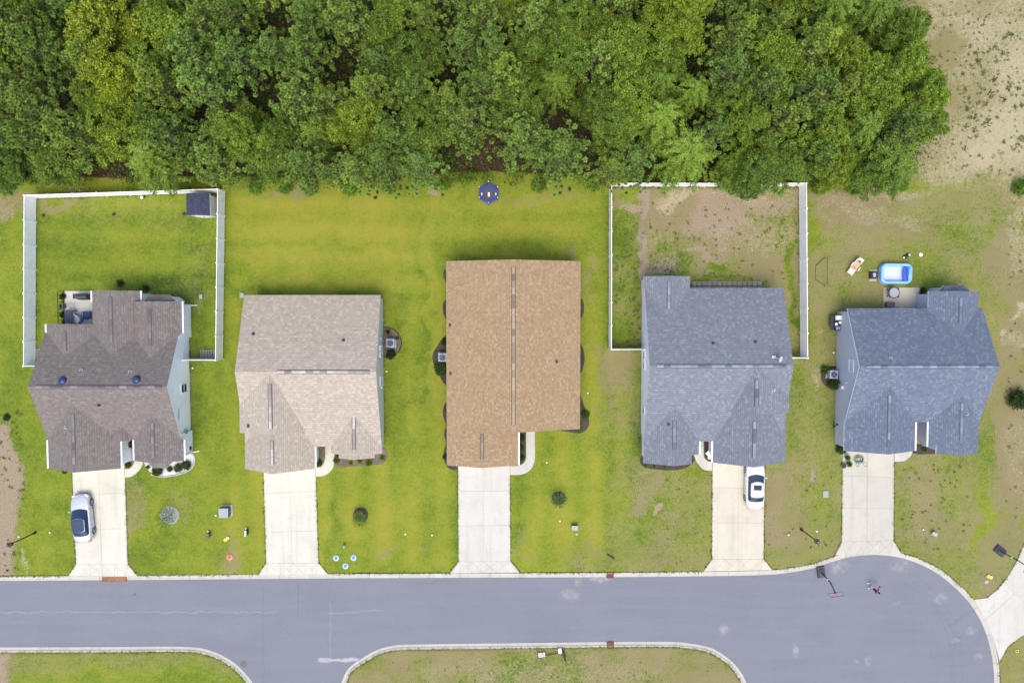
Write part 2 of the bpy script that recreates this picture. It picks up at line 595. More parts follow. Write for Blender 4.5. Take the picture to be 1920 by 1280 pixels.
ASPH_A, ASPH_B, ASPH_C, ASPH_D = (0.147, 0.156, 0.180), (0.170, 0.180, 0.205), (0.200, 0.208, 0.232), (0.130, 0.137, 0.159)
TURF = [(0.050, 0.085, 0.013), (0.097, 0.145, 0.016), (0.164, 0.201, 0.021), (0.240, 0.232, 0.033)]
DRY_A, DRY_B, DRY_C = (0.155, 0.130, 0.060), (0.27, 0.225, 0.125), (0.20, 0.170, 0.080)
DIRT_A, DIRT_B = (0.195, 0.15, 0.10), (0.315, 0.252, 0.175)
SAND_A, SAND_B = (0.255, 0.225, 0.125), (0.45, 0.40, 0.275)
WEED = (0.06, 0.10, 0.025)
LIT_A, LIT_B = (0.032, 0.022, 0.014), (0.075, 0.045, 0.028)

M = {}
M['concrete'] = concrete_mat()
M['asphalt'] = asphalt_mat()
M['ground'] = ground_mat()
M['bark'] = bark_mat()
M['mulch'] = mulch_mat('mulch', (0.022, 0.017, 0.015), (0.065, 0.05, 0.042))
M['bed_soil'] = mulch_mat('bed_soil', (0.07, 0.055, 0.035), (0.16, 0.13, 0.085))
M['pebbles'] = mulch_mat('pebbles', (0.30, 0.29, 0.27), (0.62, 0.60, 0.57), 9.0)
M['joint'] = mulch_mat('joint', (0.27, 0.255, 0.22), (0.37, 0.35, 0.31), 20.0)
M['vinyl'] = plain('vinyl', (0.91, 0.91, 0.92), 0.4, 0.05, 2.0)
M['trim'] = plain('trim', (0.82, 0.82, 0.82), 0.45, 0.05)
M['tan_trim'] = plain('tan_trim', (0.50, 0.42, 0.34), 0.5, 0.06)
M['brown_trim'] = plain('brown_trim', (0.36, 0.27, 0.19), 0.5, 0.06)
M['black_metal'] = plain('black_metal', (0.018, 0.019, 0.023), 0.45, 0.2)
M['dark_plastic'] = plain('dark_plastic', (0.035, 0.037, 0.05), 0.4, 0.2)
M['grey_metal'] = plain('grey_metal', (0.30, 0.32, 0.35), 0.4, 0.15, 8.0, 0.3)
M['white_plastic'] = plain('white_plastic', (0.82, 0.81, 0.78), 0.4, 0.05)
M['window_glass'] = glass_mat('window_glass', (0.025, 0.03, 0.04), .45)
M['window_glass'].node_tree.nodes['Principled BSDF'].inputs['Specular IOR Level'].default_value = 0.15
M['window_glass'].node_tree.nodes['Principled BSDF'].inputs['Coat Weight'].default_value = 0.0
M['rust'] = mulch_mat('rust', (0.20, 0.085, 0.035), (0.34, 0.155, 0.07), 10.0)
M['red_brown_grate'] = mulch_mat('red_brown_grate', (0.12, 0.04, 0.03), (0.21, 0.075, 0.055), 10.0)

# ------------------------------------------------------------------ curves
def spline(pts, step=0.25, closed=False):
    """Catmull-Rom through 2-D points, resampled evenly."""
    P = [Vector((p[0], p[1])) for p in pts]
    n = len(P)
    dense = []
    rng = range(n if closed else n - 1)
    for i in rng:
        p1, p2 = P[i], P[(i + 1) % n]
        p0 = P[(i - 1) % n] if closed or i > 0 else p1 * 2 - p2
        p3 = P[(i + 2) % n] if closed or i < n - 2 else p2 * 2 - p1
        L = (p2 - p1).length
        k = max(2, int(L / (step * 0.5)))
        for j in range(k):
            t = j / k
            a = ((p1 - p0).length) ** .5 or 1e-3; b = L ** .5 or 1e-3; c = ((p3 - p2).length) ** .5 or 1e-3
            m1 = ((p1 - p0) / a - (p2 - p0) / (a + b) + (p2 - p1) / b) * b
            m2 = (((p2 - p1) / b - (p3 - p1) / (b + c) + (p3 - p2) / c) * b)
            h = t * t * (3 - 2 * t)
            dense.append(p1 * (2 * t ** 3 - 3 * t ** 2 + 1) + p2 * h + m1 * (t ** 3 - 2 * t ** 2 + t) + m2 * (t ** 3 - t ** 2))
    if not closed:
        dense.append(P[-1])
    else:
        dense.append(P[0])
    out, acc = [dense[0]], 0.0
    for a, b in zip(dense, dense[1:]):
        d = (b - a).length
        while d > 0 and acc + d >= step:
            t = (step - acc) / d
            a = a + (b - a) * t
            out.append(a); d = (b - a).length; acc = 0.0
        acc += d
    if not closed and (out[-1] - dense[-1]).length > 0.02:
        out.append(dense[-1])
    return out

def px_path(pts, z=0.0):
    return [G(x, y, z).to_2d() for x, y in pts]

def offset(path, d):
    """Left-hand offset of an open polyline."""
    out = []
    for i, p in enumerate(path):
        a = path[max(0, i - 1)]; b = path[min(len(path) - 1, i + 1)]
        t = (b - a).normalized()
        out.append(Vector((p.x - t.y * d, p.y + t.x * d)))
    return out

# ------------------------------------------------------------------ road outline
RZ = -0.10                                   # the asphalt lies a kerb's height below the lawns
north_in = px_path([(-700, 1091), (-300, 1089), (0, 1088), (300, 1086), (600, 1083.5), (900, 1082), (1140, 1081), (1300, 1079.5), (1397, 1078), (1461, 1075), (1526, 1064),
                    (1558, 1053), (1590, 1044), (1623, 1040), (1655, 1040), (1687, 1044.6), (1720, 1055), (1752, 1071), (1784, 1095),
                    (1816, 1127.5), (1836, 1158), (1849, 1187), (1858.6, 1223), (1863, 1252), (1864, 1285), (1856, 1340), (1830, 1395),
                    (1780, 1445), (1710, 1490), (1640, 1560), (1610, 1680), (1605, 1900)], RZ)
south_w_in = px_path([(-700, 1216), (-300, 1214.5), (0, 1213), (200, 1212.5), (350, 1212), (379, 1215), (408, 1224), (437.5, 1240.7), (455.7, 1257), (474, 1280),
                      (488, 1310), (494, 1345), (495, 1450), (495, 1900)], RZ)
island_in = px_path([(622, 1900), (622, 1450), (624, 1340), (631, 1305), (640, 1280), (653, 1253), (678, 1234), (709, 1217), (741, 1209), (781, 1207.5), (975, 1205),
                     (1137, 1203), (1230, 1202.5), (1275, 1203.5), (1300, 1206.6), (1332, 1213.5), (1358, 1228), (1377.5, 1245), (1397, 1274), (1406, 1310), (1409, 1380),
                     (1410, 1600), (1410, 1900)], RZ)
north_s, south_s, island_s = spline(north_in), spline(south_w_in), spline(island_in)
road_poly = offset(north_s, -0.0) + island_s[::-1] + south_s[::-1]

# ------------------------------------------------------------------ ground
def hash2(ix, iy, seed):
    h = (ix.astype(np.int64) * 374761393 + iy.astype(np.int64) * 668265263 + seed * 974711) & 0x7fffffff
    h = ((h ^ (h >> 13)) * 1274126177) & 0x7fffffff
    return ((h ^ (h >> 16)) & 0xffff) / 65535.0

def vnoise(x, y, scale, seed):
    x, y = x / scale, y / scale
    ix, iy = np.floor(x), np.floor(y)
    fx, fy = x - ix, y - iy
    fx, fy = fx * fx * (3 - 2 * fx), fy * fy * (3 - 2 * fy)
    a, b = hash2(ix, iy, seed), hash2(ix + 1, iy, seed)
    c, d = hash2(ix, iy + 1, seed), hash2(ix + 1, iy + 1, seed)
    return (a * (1 - fx) + b * fx) * (1 - fy) + (c * (1 - fx) + d * fx) * fy

def sstep(a, b, x):
    t = np.clip((x - a) / (b - a), 0, 1)
    return t * t * (3 - 2 * t)

def inside(poly, x, y):
    r = np.zeros(x.shape, bool)
    n = len(poly)
    for i in range(n):
        x0, y0 = poly[i]; x1, y1 = poly[(i + 1) % n]
        if y0 == y1: continue
        c = ((y0 > y) != (y1 > y)) & (x < (x1 - x0) * (y - y0) / (y1 - y0) + x0)
        r ^= c
    return r

def build_ground():
    fine_x = np.arange(-57, 57.01, 0.25); fine_y = np.arange(-44, 38.01, 0.25)
    xs = np.concatenate([[-900, -400, -200, -120, -80, -65], fine_x, [65, 80, 120, 200, 400, 900]])
    ys = np.concatenate([[-900, -400, -200, -120, -80, -55], fine_y, [48, 70, 110, 200, 400, 900]])
    X, Y = np.meshgrid(xs, ys)
    nx, ny = len(xs), len(ys)
    # survey coordinates of every vertex
    Rt = np.array(_M.transposed())
    P = np.stack([X, Y, np.full_like(X, -CAM_H)], -1) @ Rt.T
    px = 960 + F_PX * P[..., 0] / -P[..., 2]
    py = 640 - F_PX * P[..., 1] / -P[..., 2]
    w1 = vnoise(X, Y, 2.6, 1) - .5; w2 = vnoise(X, Y, 2.6, 2) - .5
    w3 = vnoise(X, Y, 0.8, 3) - .5; w4 = vnoise(X, Y, 0.8, 4) - .5
    qx, qy = px + w1 * 42 + w3 * 16, py + w2 * 42 + w4 * 16
    sx, sy = px + w3 * 5, py + w4 * 5            # sharp-edged version
    def E(cx, cy, rx, ry, soft=0.55, sharp=False):
        ax, ay = (sx, sy) if sharp else (qx, qy)
        d = np.sqrt(((ax - cx) / rx) ** 2 + ((ay - cy) / ry) ** 2)
        return 1 - sstep(1 - soft, 1 + soft, d)
    def B(x0, y0, x1, y1, s=10, sharp=False):
        ax, ay = (sx, sy) if sharp else (qx, qy)
        return sstep(x0 - s, x0 + s, ax) * (1 - sstep(x1 - s, x1 + s, ax)) * sstep(y0 - s, y0 + s, ay) * (1 - sstep(y1 - s, y1 + s, ay))
    big = vnoise(X, Y, 7.0, 5); med = vnoise(X, Y, 2.2, 6); sml = vnoise(X, Y, 0.9, 7)
    tone = 0.50 + (big - .5) * .22 + (med - .5) * .20 + (sml - .5) * .12
    dry = 0.10 + (big - .5) * .10
    sand = np.zeros_like(X); bare = np.zeros_like(X); litter = np.zeros_like(X); weed = np.zeros_like(X)
    up = lambda a, f, v: a * (1 - f) + v * f
    # lots, left to right
    mid_lawn = B(425, 355, 1120, 1080, 14)
    tone = tone + mid_lawn * 0.15
    dry = up(dry, mid_lawn, 0.02 + (med - .5) * .12)
    lot4 = B(1120, 640, 1560, 1075, 26)
    dry = up(dry, lot4, 0.47 + (big - .5) * .3 + (med - .5) * .3)
    lot5 = B(1520, 345, 1930, 1130, 18)
    dry = up(dry, lot5, 0.54 + (big - .5) * .3 + (med - .5) * .3)
    tone = up(tone, lot5, tone - 0.0)
    # mown stripes
    stripe = np.sin((px + w1 * 8 - 420) / 9.0) * B(420, 560, 1140, 1070, 20) * 0.11 + np.sin((px - 420) / 23.0) * B(420, 560, 835, 1070, 20) * 0.07 + np.sin((py + w2 * 8 - 370) / 8.0) * B(430, 370, 1120, 550, 15) * 0.09
    stripe = stripe + np.sin((py + w2 * 8) / 8.5) * (B(70, 380, 400, 540, 10) + B(90, 890, 130, 1070, 8)) * .07
    tone = tone + stripe
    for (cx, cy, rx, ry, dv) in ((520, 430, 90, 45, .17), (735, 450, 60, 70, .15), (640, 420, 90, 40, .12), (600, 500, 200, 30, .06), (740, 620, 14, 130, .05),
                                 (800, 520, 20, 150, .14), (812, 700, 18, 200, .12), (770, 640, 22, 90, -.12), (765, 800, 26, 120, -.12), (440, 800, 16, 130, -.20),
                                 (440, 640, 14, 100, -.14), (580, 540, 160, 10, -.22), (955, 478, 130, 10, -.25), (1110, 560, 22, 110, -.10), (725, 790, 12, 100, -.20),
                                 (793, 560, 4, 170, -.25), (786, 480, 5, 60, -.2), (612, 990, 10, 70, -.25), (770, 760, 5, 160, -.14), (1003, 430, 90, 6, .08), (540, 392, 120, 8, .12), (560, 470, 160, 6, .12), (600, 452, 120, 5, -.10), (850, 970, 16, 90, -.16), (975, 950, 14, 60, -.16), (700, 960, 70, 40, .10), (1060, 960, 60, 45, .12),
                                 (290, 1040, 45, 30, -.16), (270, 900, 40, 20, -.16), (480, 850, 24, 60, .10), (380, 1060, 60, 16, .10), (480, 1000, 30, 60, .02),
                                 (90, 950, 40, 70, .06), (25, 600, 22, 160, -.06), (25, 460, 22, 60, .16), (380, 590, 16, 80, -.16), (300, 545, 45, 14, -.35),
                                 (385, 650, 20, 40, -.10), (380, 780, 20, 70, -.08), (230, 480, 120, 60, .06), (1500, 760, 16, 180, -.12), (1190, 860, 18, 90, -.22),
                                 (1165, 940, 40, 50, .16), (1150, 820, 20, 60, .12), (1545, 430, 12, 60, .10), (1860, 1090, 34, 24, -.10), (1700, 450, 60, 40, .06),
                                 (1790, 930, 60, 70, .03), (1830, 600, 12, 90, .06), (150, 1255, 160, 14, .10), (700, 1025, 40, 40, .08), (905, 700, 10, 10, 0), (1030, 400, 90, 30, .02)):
        tone = tone + E(cx, cy, rx, ry, .7) * dv * 0.95  # the dark strips along house walls paint soft house shade into the turf
    # straw-coloured patches
    for (cx, cy, rx, ry, v) in ((130, 376, 80, 14, .75), (250, 400, 120, 30, .35), (370, 500, 30, 60, .35), (230, 560, 150, 40, .28), (360, 560, 40, 16, .4), (360, 720, 10, 80, .5),
                                (242, 960, 12, 80, .6), (240, 1040, 14, 30, .6), (345, 960, 34, 40, .42), (430, 1040, 22, 30, .6), (545, 372, 60, 14, .65), (470, 362, 60, 8, .4), (1000, 372, 120, 16, .45),
                                (720, 1040, 20, 16, .6), (700, 1020, 26, 10, .35), (803, 1040, 10, 16, .5), (1060, 470, 14, 14, .6), (1110, 520, 12, 60, .5), (1130, 440, 10, 60, .2),
                                (1160, 690, 22, 40, .85), (1210, 740, 16, 50, .35), (1130, 730, 14, 40, .6), (1225, 905, 22, 30, .7), (1190, 930, 18, 24, .75), (1325, 930, 14, 40, .6),
                                (1270, 990, 26, 20, .6), (1235, 1020, 20, 24, .7), (1250, 1055, 50, 12, .7), (1110, 1040, 60, 26, .5), (1075, 985, 30, 20, .3), (985, 1000, 14, 30, .5), (1000, 1050, 40, 14, .45),
                                (1180, 1000, 60, 30, .45), (1450, 940, 22, 70, .85), (1470, 1010, 30, 30, .85), (1440, 880, 14, 20, .7), (1520, 890, 10, 14, .7), (1535, 950, 20, 30, .4),
                                (1545, 800, 12, 150, .5), (1560, 870, 20, 50, .5), (1650, 408, 100, 34, .85), (1610, 372, 90, 24, .9), (1200, 780, 14, 60, .5), (1280, 925, 30, 20, .55), (1720, 400, 80, 24, .6), (1790, 470, 40, 16, .6), (1850, 560, 40, 80, .55),
                                (1900, 640, 30, 200, .85), (1905, 880, 34, 120, .95), (1880, 480, 22, 60, .8), (1730, 910, 28, 22, .75), (1735, 965, 24, 30, .75), (1810, 880, 16, 22, .55),
                                (1760, 1010, 50, 20, .7), (1790, 1040, 40, 20, .5), (1840, 960, 14, 60, .3), (1700, 1010, 30, 20, .6), (1835, 410, 20, 18, .7), (1880, 990, 20, 50, .7), (1870, 1050, 14, 20, .6),
                                (30, 380, 60, 24, .7), (20, 990, 20, 120, .5), (1660, 600, 60, 20, .3)):
        dry = up(dry, E(cx, cy, rx, ry, .6), v)
    # the yards over the road
    south = sstep(1216, 1226, sy) * (sx < 560)
    dry = up(dry, south, 0.50 - 0.30 * sstep(1230, 1270, qy))
    isl = sstep(1206, 1216, sy) * (sx > 560) * (sx < 1440)
    dry = up(dry, isl, 0.66 + (med - .5) * .5)
    sand = up(sand, isl * E(1000, 1265, 300, 34), 0.22)
    se = sstep(1180, 1200, sy) * (sx > 1860)
    dry = up(dry, se, 0.62)
    bare = up(bare, E(1893, 1240, 14, 8), .5)
    # fenced yard four: straw, sand and a worn dirt middle
    y4 = B(1148, 348, 1503, 660, 3, True)
    dry = up(dry, y4, 0.70 + (big - .5) * .3 + (med - .5) * .5)
    bare = np.maximum(bare, E(1345, 408, 60, 52, .7) * .9 * y4)
    bare = np.maximum(bare, E(1430, 378, 100, 34, .6) * .62 * y4)
    bare = np.maximum(bare, E(1310, 478, 44, 14, .6) * .65 * y4)
    sand = np.maximum(sand, E(1258, 372, 40, 14, .5) * .62 * y4)
    sand = np.maximum(sand, E(1240, 510, 50, 24, .8) * .40 * y4)
    sand = np.maximum(sand, E(1420, 450, 80, 40, .9) * .34 * y4)
    sand = np.maximum(sand, E(1230, 450, 40, 40, .9) * .30 * y4)
    sand = np.maximum(sand, E(1360, 365, 120, 14, .8) * .34 * y4)
    for (cx, cy, rx, ry) in ((1345, 495, 18, 16), (1330, 527, 60, 8), (1272, 505, 22, 12), (1240, 470, 14, 12), (1488, 490, 10, 50), (1492, 600, 10, 70), (1405, 400, 12, 16), (1450, 403, 12, 5)):
        dry = up(dry, E(cx, cy, rx, ry) * y4, .15); tone = tone - E(cx, cy, rx, ry) * y4 * .22
    lane = B(1148, 392, 1201, 660, 3, True)
    dry = up(dry, lane, .30 + (med - .5) * .7); tone = tone - lane * .20
    bare = np.maximum(bare, np.maximum(E(1190, 480, 9, 60, .5), E(1192, 380, 12, 40, .5)) * .85)
    bare = np.maximum(bare, E(1170, 398, 22, 10) * .8)
    dry = up(dry, E(1165, 375, 16, 18), .25)
    weed = np.maximum(weed, B(1205, 400, 1300, 520, 20) * .24)
    bare = np.maximum(bare, E(1480, 375, 30, 30) * .6 * y4 + E(1240, 510, 40, 14) * .6 * y4 + E(1440, 470, 70, 30) * .42 * y4)
    weed = np.maximum(weed, lane * .36)
    # spots of bare dirt and mulch-less rings
    for (cx, cy, rx, ry, v) in ((808, 366, 14, 9, .95), (1243, 958, 14, 13, .98), (1520, 890, 9, 11, .7), (1540, 1060, 0.1, .1, 0), (1548, 640, 12, 12, .45), (1548, 700, 14, 20, .5), (1545, 725, 9, 14, .6),
                                (1875, 635, 14, 14, .5), (1905, 575, 14, 14, .5), (1890, 590, 10, 10, .5), (1850, 600, 10, 8, .45), (1640, 405, 40, 16, .4), (1905, 860, 18, 80, .35),
                                (1450, 880, 8, 10, .45), (430, 1045, 16, 22, .35), (1160, 690, 10, 20, .35)):
        bare = np.maximum(bare, E(cx, cy, rx, ry, .4) * v)
    # left: cleared building plot
    left = (1 - sstep(20, 44, sx + (vnoise(X, Y, 4, 9) - .5) * 34)) * sstep(755, 800, qy)
    bare = np.maximum(bare, left * .72); dry = up(dry, left, .9)
    sand = np.maximum(sand, E(48, 1050, 10, 26) * .5)
    weed = np.maximum(weed, (1 - sstep(50, 70, sx)) * sstep(740, 780, qy) * .22)
    bare = np.maximum(bare, (1 - sstep(28, 42, sx)) * E(0, 385, 46, 36) * .55)
    # sandy field at the upper right
    field = sstep(1640, 1700, qx) * (1 - sstep(300, 385, qy + (qx - 1800) * -.25))
    fld = field * (0.33 + (big - .5) * .5 + (med - .5) * .35)
    fld -= E(1785, 98, 20, 34, .5) * .45 + E(1830, 20, 70, 20, .6) * .16 + E(1800, 190, 60, 24, .8) * .22
    fld += E(1900, 120, 70, 120, .9) * .18 + E(1880, 250, 60, 50, .8) * .22
    sand = np.maximum(sand, np.clip(fld, 0, .8))
    dry = up(dry, field, .78)
    weed = np.maximum(weed, field * (.10 + .14 * vnoise(X, Y, 5, 12)))
    for (cx, cy, rx, ry, v) in ((1905, 575, 12, 12, .6), (1890, 588, 9, 9, .55), (1876, 635, 12, 14, .6), (1918, 590, 10, 12, .6), (1905, 400, 26, 30, .42), (1908, 470, 24, 40, .40), (1905, 640, 24, 16, .4),
                                (1590, 372, 50, 14, .40), (1620, 392, 50, 14, .38), (1700, 362, 60, 12, .42), (1545, 390, 12, 30, .3), (1548, 632, 10, 12, .3), (1905, 860, 22, 80, .24), (1545, 724, 8, 12, .4)):
        sand = np.maximum(sand, E(cx, cy, rx, ry, .5) * v)
    bare = np.maximum(bare, np.maximum(E(1625, 415, 40, 20), E(1690, 410, 50, 14)) * .55)
    edge = B(1530, 345, 1760, 372, 14) * .42
    sand = np.maximum(sand, edge * .8)
    # under the wood
    lim = np.interp(px, [-200, 40, 200, 420, 560, 900, 1140, 1500, 1680, 1730, 1790], [352, 352, 350, 346, 350, 338, 346, 346, 340, 300, 0])
    wood = (1 - sstep(lim - 26, lim - 6, sy)) * (1 - sstep(1700, 1722, sx + (sy < 90) * 22 - (sy > 150) * (sy < 250) * 30))
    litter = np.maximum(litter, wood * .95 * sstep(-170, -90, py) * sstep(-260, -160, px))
    sand = sand * (1 - wood); bare = bare * (1 - wood)
    # level: the road bed lies lower
    Z = np.zeros_like(X)
    rp = offset(north_s, 0.40) + offset(island_s, -0.40)[::-1] + offset(south_s, -0.40)[::-1]
    lo = inside([(p.x, p.y) for p in rp], X, Y)
    Z[lo] = -0.22
    V = np.stack([X, Y, Z], -1).reshape(-1, 3)
    idx = np.arange(nx * ny).reshape(ny, nx)
    F = np.stack([idx[:-1, :-1], idx[:-1, 1:], idx[1:, 1:], idx[1:, :-1]], -1).reshape(-1, 4)
    me = bpy.data.meshes.new('ground')
    me.vertices.add(len(V)); me.vertices.foreach_set('co', V.ravel())
    me.loops.add(F.size); me.loops.foreach_set('vertex_index', F.ravel())
    me.polygons.add(len(F))
    me.polygons.foreach_set('loop_start', np.arange(0, F.size, 4))
    me.update(calc_edges=True)
    for nm, chans in (('cover', (dry, sand, tone)), ('soil', (bare, litter, weed))):
        at = me.color_attributes.new(nm, 'FLOAT_COLOR', 'POINT')
        c = np.stack([np.clip(x, 0, 1) for x in chans] + [np.ones_like(X)], -1).reshape(-1)
        at.data.foreach_set('color', c.astype(np.float32))
    me.materials.append(M['ground'])
    o = bpy.data.objects.new('ground', me)
    COL.objects.link(o)
    tag(o, 'patchy lawns, bare dirt and sandy field around the houses', None, None, 'structure')
    return o

ground = build_ground()

# ------------------------------------------------------------------ road, kerbs
mb = MB()
mb.prism([(p.x, p.y) for p in road_poly], RZ - 0.10, RZ)
road = solo('road', mb, M['asphalt'], (0, 0, 0), 'blue grey asphalt street widening into a bulb at the right', None, None, 'structure')

KERB_C = (0.425, 0.405, 0.355, 1)
def kerb(path, side, label, skip=()):
    """Rolled concrete kerb cast in three-metre lengths; side = +1 when the grass lies to the left of the path."""
    W = 0.47
    top = empty('kerb', (path[0].x, path[0].y, 0), label, None, None, 0, 'structure')
    prof = [(-0.01, RZ - 0.08), (-0.01, RZ + 0.012), (0.22, RZ + 0.03), (0.33, 0.005), (W, 0.022), (W, -0.16)]
    per = 12
    k = 0
    lo = 0
    while lo < len(path) - 1:
        hi = min(len(path) - 1, lo + per)
        seg = path[lo:hi + 1]
        if len(seg) < 2: break
        pts = list(seg)
        # joint: pull the ends in by 8 mm
        pts[0] = pts[0] + (pts[1] - pts[0]).normalized() * 0.010
        pts[-1] = pts[-1] + (pts[-2] - pts[-1]).normalized() * 0.010
        mbk = MB()
        rows = []
        for i, p in enumerate(pts):
            gi = lo + i
            a = path[max(0, gi - 1)]; b = path[min(len(path) - 1, gi + 1)]
            t = (b - a).normalized()
            nrm = Vector((-t.y, t.x)) * side
            rows.append([(p.x + nrm.x * d, p.y + nrm.y * d, z) for d, z in prof])
        n = len(prof)
        vs = [v for r in rows for v in r]
        fs = []
        for i in range(len(rows) - 1):
            for j in range(n):
                j2 = (j + 1) % n
                q = (i * n + j, i * n + j2, (i + 1) * n + j2, (i + 1) * n + j)
                fs.append(q if side < 0 else q[::-1])
        fs.append(tuple(range(n)) if side > 0 else tuple(range(n - 1, -1, -1)))
        e = (len(rows) - 1) * n
        fs.append(tuple(range(e + n - 1, e - 1, -1)) if side > 0 else tuple(range(e, e + n)))
        mbk.add(vs, fs)
        mid = path[(lo + hi) // 2]
        if -56 < mid.x < 56 and -40 < mid.y < 10:
            part('kerb_length', mbk, M['concrete'], top, True, False, KERB_C)
        lo = hi
    return top

def cut(path, x0, x1, y0=-41):
    return [p for p in path if x0 <= p.x <= x1 and p.y >= y0]
kerb(cut(north_s, -56, 80), +1, 'pale concrete kerb along the lawns and round the bulb')
kerb(cut(south_s, -56, 80), -1, 'pale concrete kerb of the grass corner at lower left')
kerb(cut(island_s, -56, 80), -1, 'pale concrete kerb round the dry grass island')

# ------------------------------------------------------------------ driveways and walks
def inset_quad(q, d):
    c = sum((Vector(p) for p in q), Vector((0, 0))) / len(q)
    out = []
    n = len(q)
    for i in range(n):
        a, b, e = Vector(q[i - 1]), Vector(q[i]), Vector(q[(i + 1) % n])
        u, v = (a - b).normalized(), (e - b).normalized()
        s = abs(u.x * v.y - u.y * v.x) or 1
        out.append(b + (u + v) * (d / s))
    return out

DZ = 0.035
def slab(poly, parent, col, d=0.009, name='slab', z=DZ):
    mb = MB()
    p = inset_quad(poly, d)
    mb.prism([(a.x, a.y) for a in p], -0.06, z)
    return part(name, mb, M['concrete'], parent, True, False, col + (1,))

def lerp(a, b, t):
    return a + (b - a) * t

def driveway(left, right, joints, flare, mid_t, col, label, apron=True, garage_y=None):
    """left/right: (top, bottom) survey points of the two edges; joints: survey y of the cross joints."""
    tl, bl = [Vector(G(*p).to_2d()) for p in left]
    tr, br = [Vector(G(*p).to_2d()) for p in right]
    # run on under the eave to the garage door
    ext = 2.2
    ul = (tl - bl).normalized(); ur = (tr - br).normalized()
    tl2, tr2 = tl + ul * ext, tr + ur * ext
    fl, fr = [Vector(G(*p).to_2d()) for p in flare]
    base = MB().prism([tuple(p) for p in (tl2, bl, fl, fr, br, tr2)], -0.05, DZ - 0.022)
    top = solo('driveway', base, M['joint'], (bl.x, bl.y, 0), label, None, None, 'structure', world=True)
    ts = []
    for y in joints:
        ts.append((GY(960, y) - bl.y) / (tl.y - bl.y))
    ts = [(tl2.y - bl.y) / (tl.y - bl.y)] + ts + [0.0]
    for a, b in zip(ts, ts[1:]):
        La, Ra, Lb, Rb = lerp(bl, tl, a), lerp(br, tr, a), lerp(bl, tl, b), lerp(br, tr, b)
        Ma, Mb = lerp(La, Ra, mid_t), lerp(Lb, Rb, mid_t)
        slab([La, Ma, Mb, Lb], top, col)
        slab([Ma, Ra, Rb, Mb], top, col)
    if apron:
        # sloping apron, scored with crossing diagonals: cut into triangles
        mB, mF = lerp(bl, br, mid_t), lerp(fl, fr, mid_t)
        k = lerp(fl, fr, (bl - fl).length * 0 + 0.16)
        k2 = lerp(fl, fr, 0.84)
        slab([bl, k, fl], top, col, .006)
        slab([br, fr, k2], top, col, .006)
        for a, b, c, d in ((bl, lerp(bl, mB, .5), lerp(k, mF, .5), k), (lerp(bl, mB, .5), mB, mF, lerp(k, mF, .5)),
                           (mB, lerp(mB, br, .5), lerp(mF, k2, .5), mF), (lerp(mB, br, .5), br, k2, lerp(mF, k2, .5))):
            m_ = (a + b + c + d) / 4
            for t in ((a, b, m_), (b, c, m_), (c, d, m_), (d, a, m_)):
                slab(list(t), top, col, .006)
    return top

CREAM, CREAM2 = (0.515, 0.495, 0.415), (0.515, 0.495, 0.42)
driveway(((136, 884.5), (143, 1057)), ((233.7, 879), (239.6, 1057)), (926.7, 991), ((128.5, 1079), (257, 1078.5)), .50, CREAM,
         'cream concrete driveway under the silver car')
driveway(((494.4, 884), (499.5, 1055)), ((591.5, 878), (597, 1055)), (924, 996), ((484.5, 1077), (614.5, 1075.5)), .50, CREAM2,
         'empty cream driveway in front of the pink beige roofed house')
driveway(((859, 874), (860, 1052.5)), ((956, 873), (957, 1051.5)), (920.5, 985), ((844, 1074), (974, 1072.5)), .485, (0.475, 0.46, 0.41),
         'grey white driveway in front of the tan roofed house')
driveway(((1336, 866.5), (1335, 1047.6)), ((1433, 868), (1431.4, 1047.6)), (914, 980), ((1319, 1070.5), (1448, 1068)), .50, (0.50, 0.46, 0.375),
         'warm cream driveway under the white car')
driveway(((1580, 847), (1578.5, 1014.6)), ((1676, 850), (1675, 1012.5)), (892.7, 953.7), ((1566, 1040.5), (1689, 1036)), .485, (0.44, 0.42, 0.355),
         'weathered driveway with hose and potted plants at its top')

# the driveway at the right edge opens on to the bulb
w = [Vector(G(*p).to_2d()) for p in ((1826, 1123.5), (1851.5, 1120.5), (1872.6, 1102.5), (1894, 1074), (1908, 1048.6), (1922, 1016), (1990, 1080), (1945, 1150), (1920, 1189), (1889, 1211), (1874, 1240), (1870, 1223), (1862, 1196), (1848, 1160))]
top = solo('driveway', MB().prism([tuple(p) for p in w], -0.05, DZ - 0.022), M['joint'], (w[0].x, w[0].y, 0), 'white concrete driveway fanning out from the bulb at right edge', None, None, 'structure', world=True)
gp = lambda *pts: [Vector(G(*p).to_2d()) for p in pts]
WC = (0.475, 0.46, 0.41)
slab(gp((1826, 1123.5), (1851.5, 1120.5), (1872.6, 1102.5), (1882, 1091), (1902, 1112), (1848, 1160)), top, WC)
slab(gp((1882, 1091), (1894, 1074), (1908, 1048.6), (1922, 1016), (1990, 1080), (1958, 1125), (1925, 1134), (1902, 1112)), top, WC)
slab(gp((1848, 1160), (1902, 1112), (1925, 1134), (1958, 1125), (1945, 1150), (1920, 1189), (1889, 1211), (1862, 1196)), top, WC)
slab(gp((1862, 1196), (1889, 1211), (1874, 1240), (1870, 1223)), top, WC)

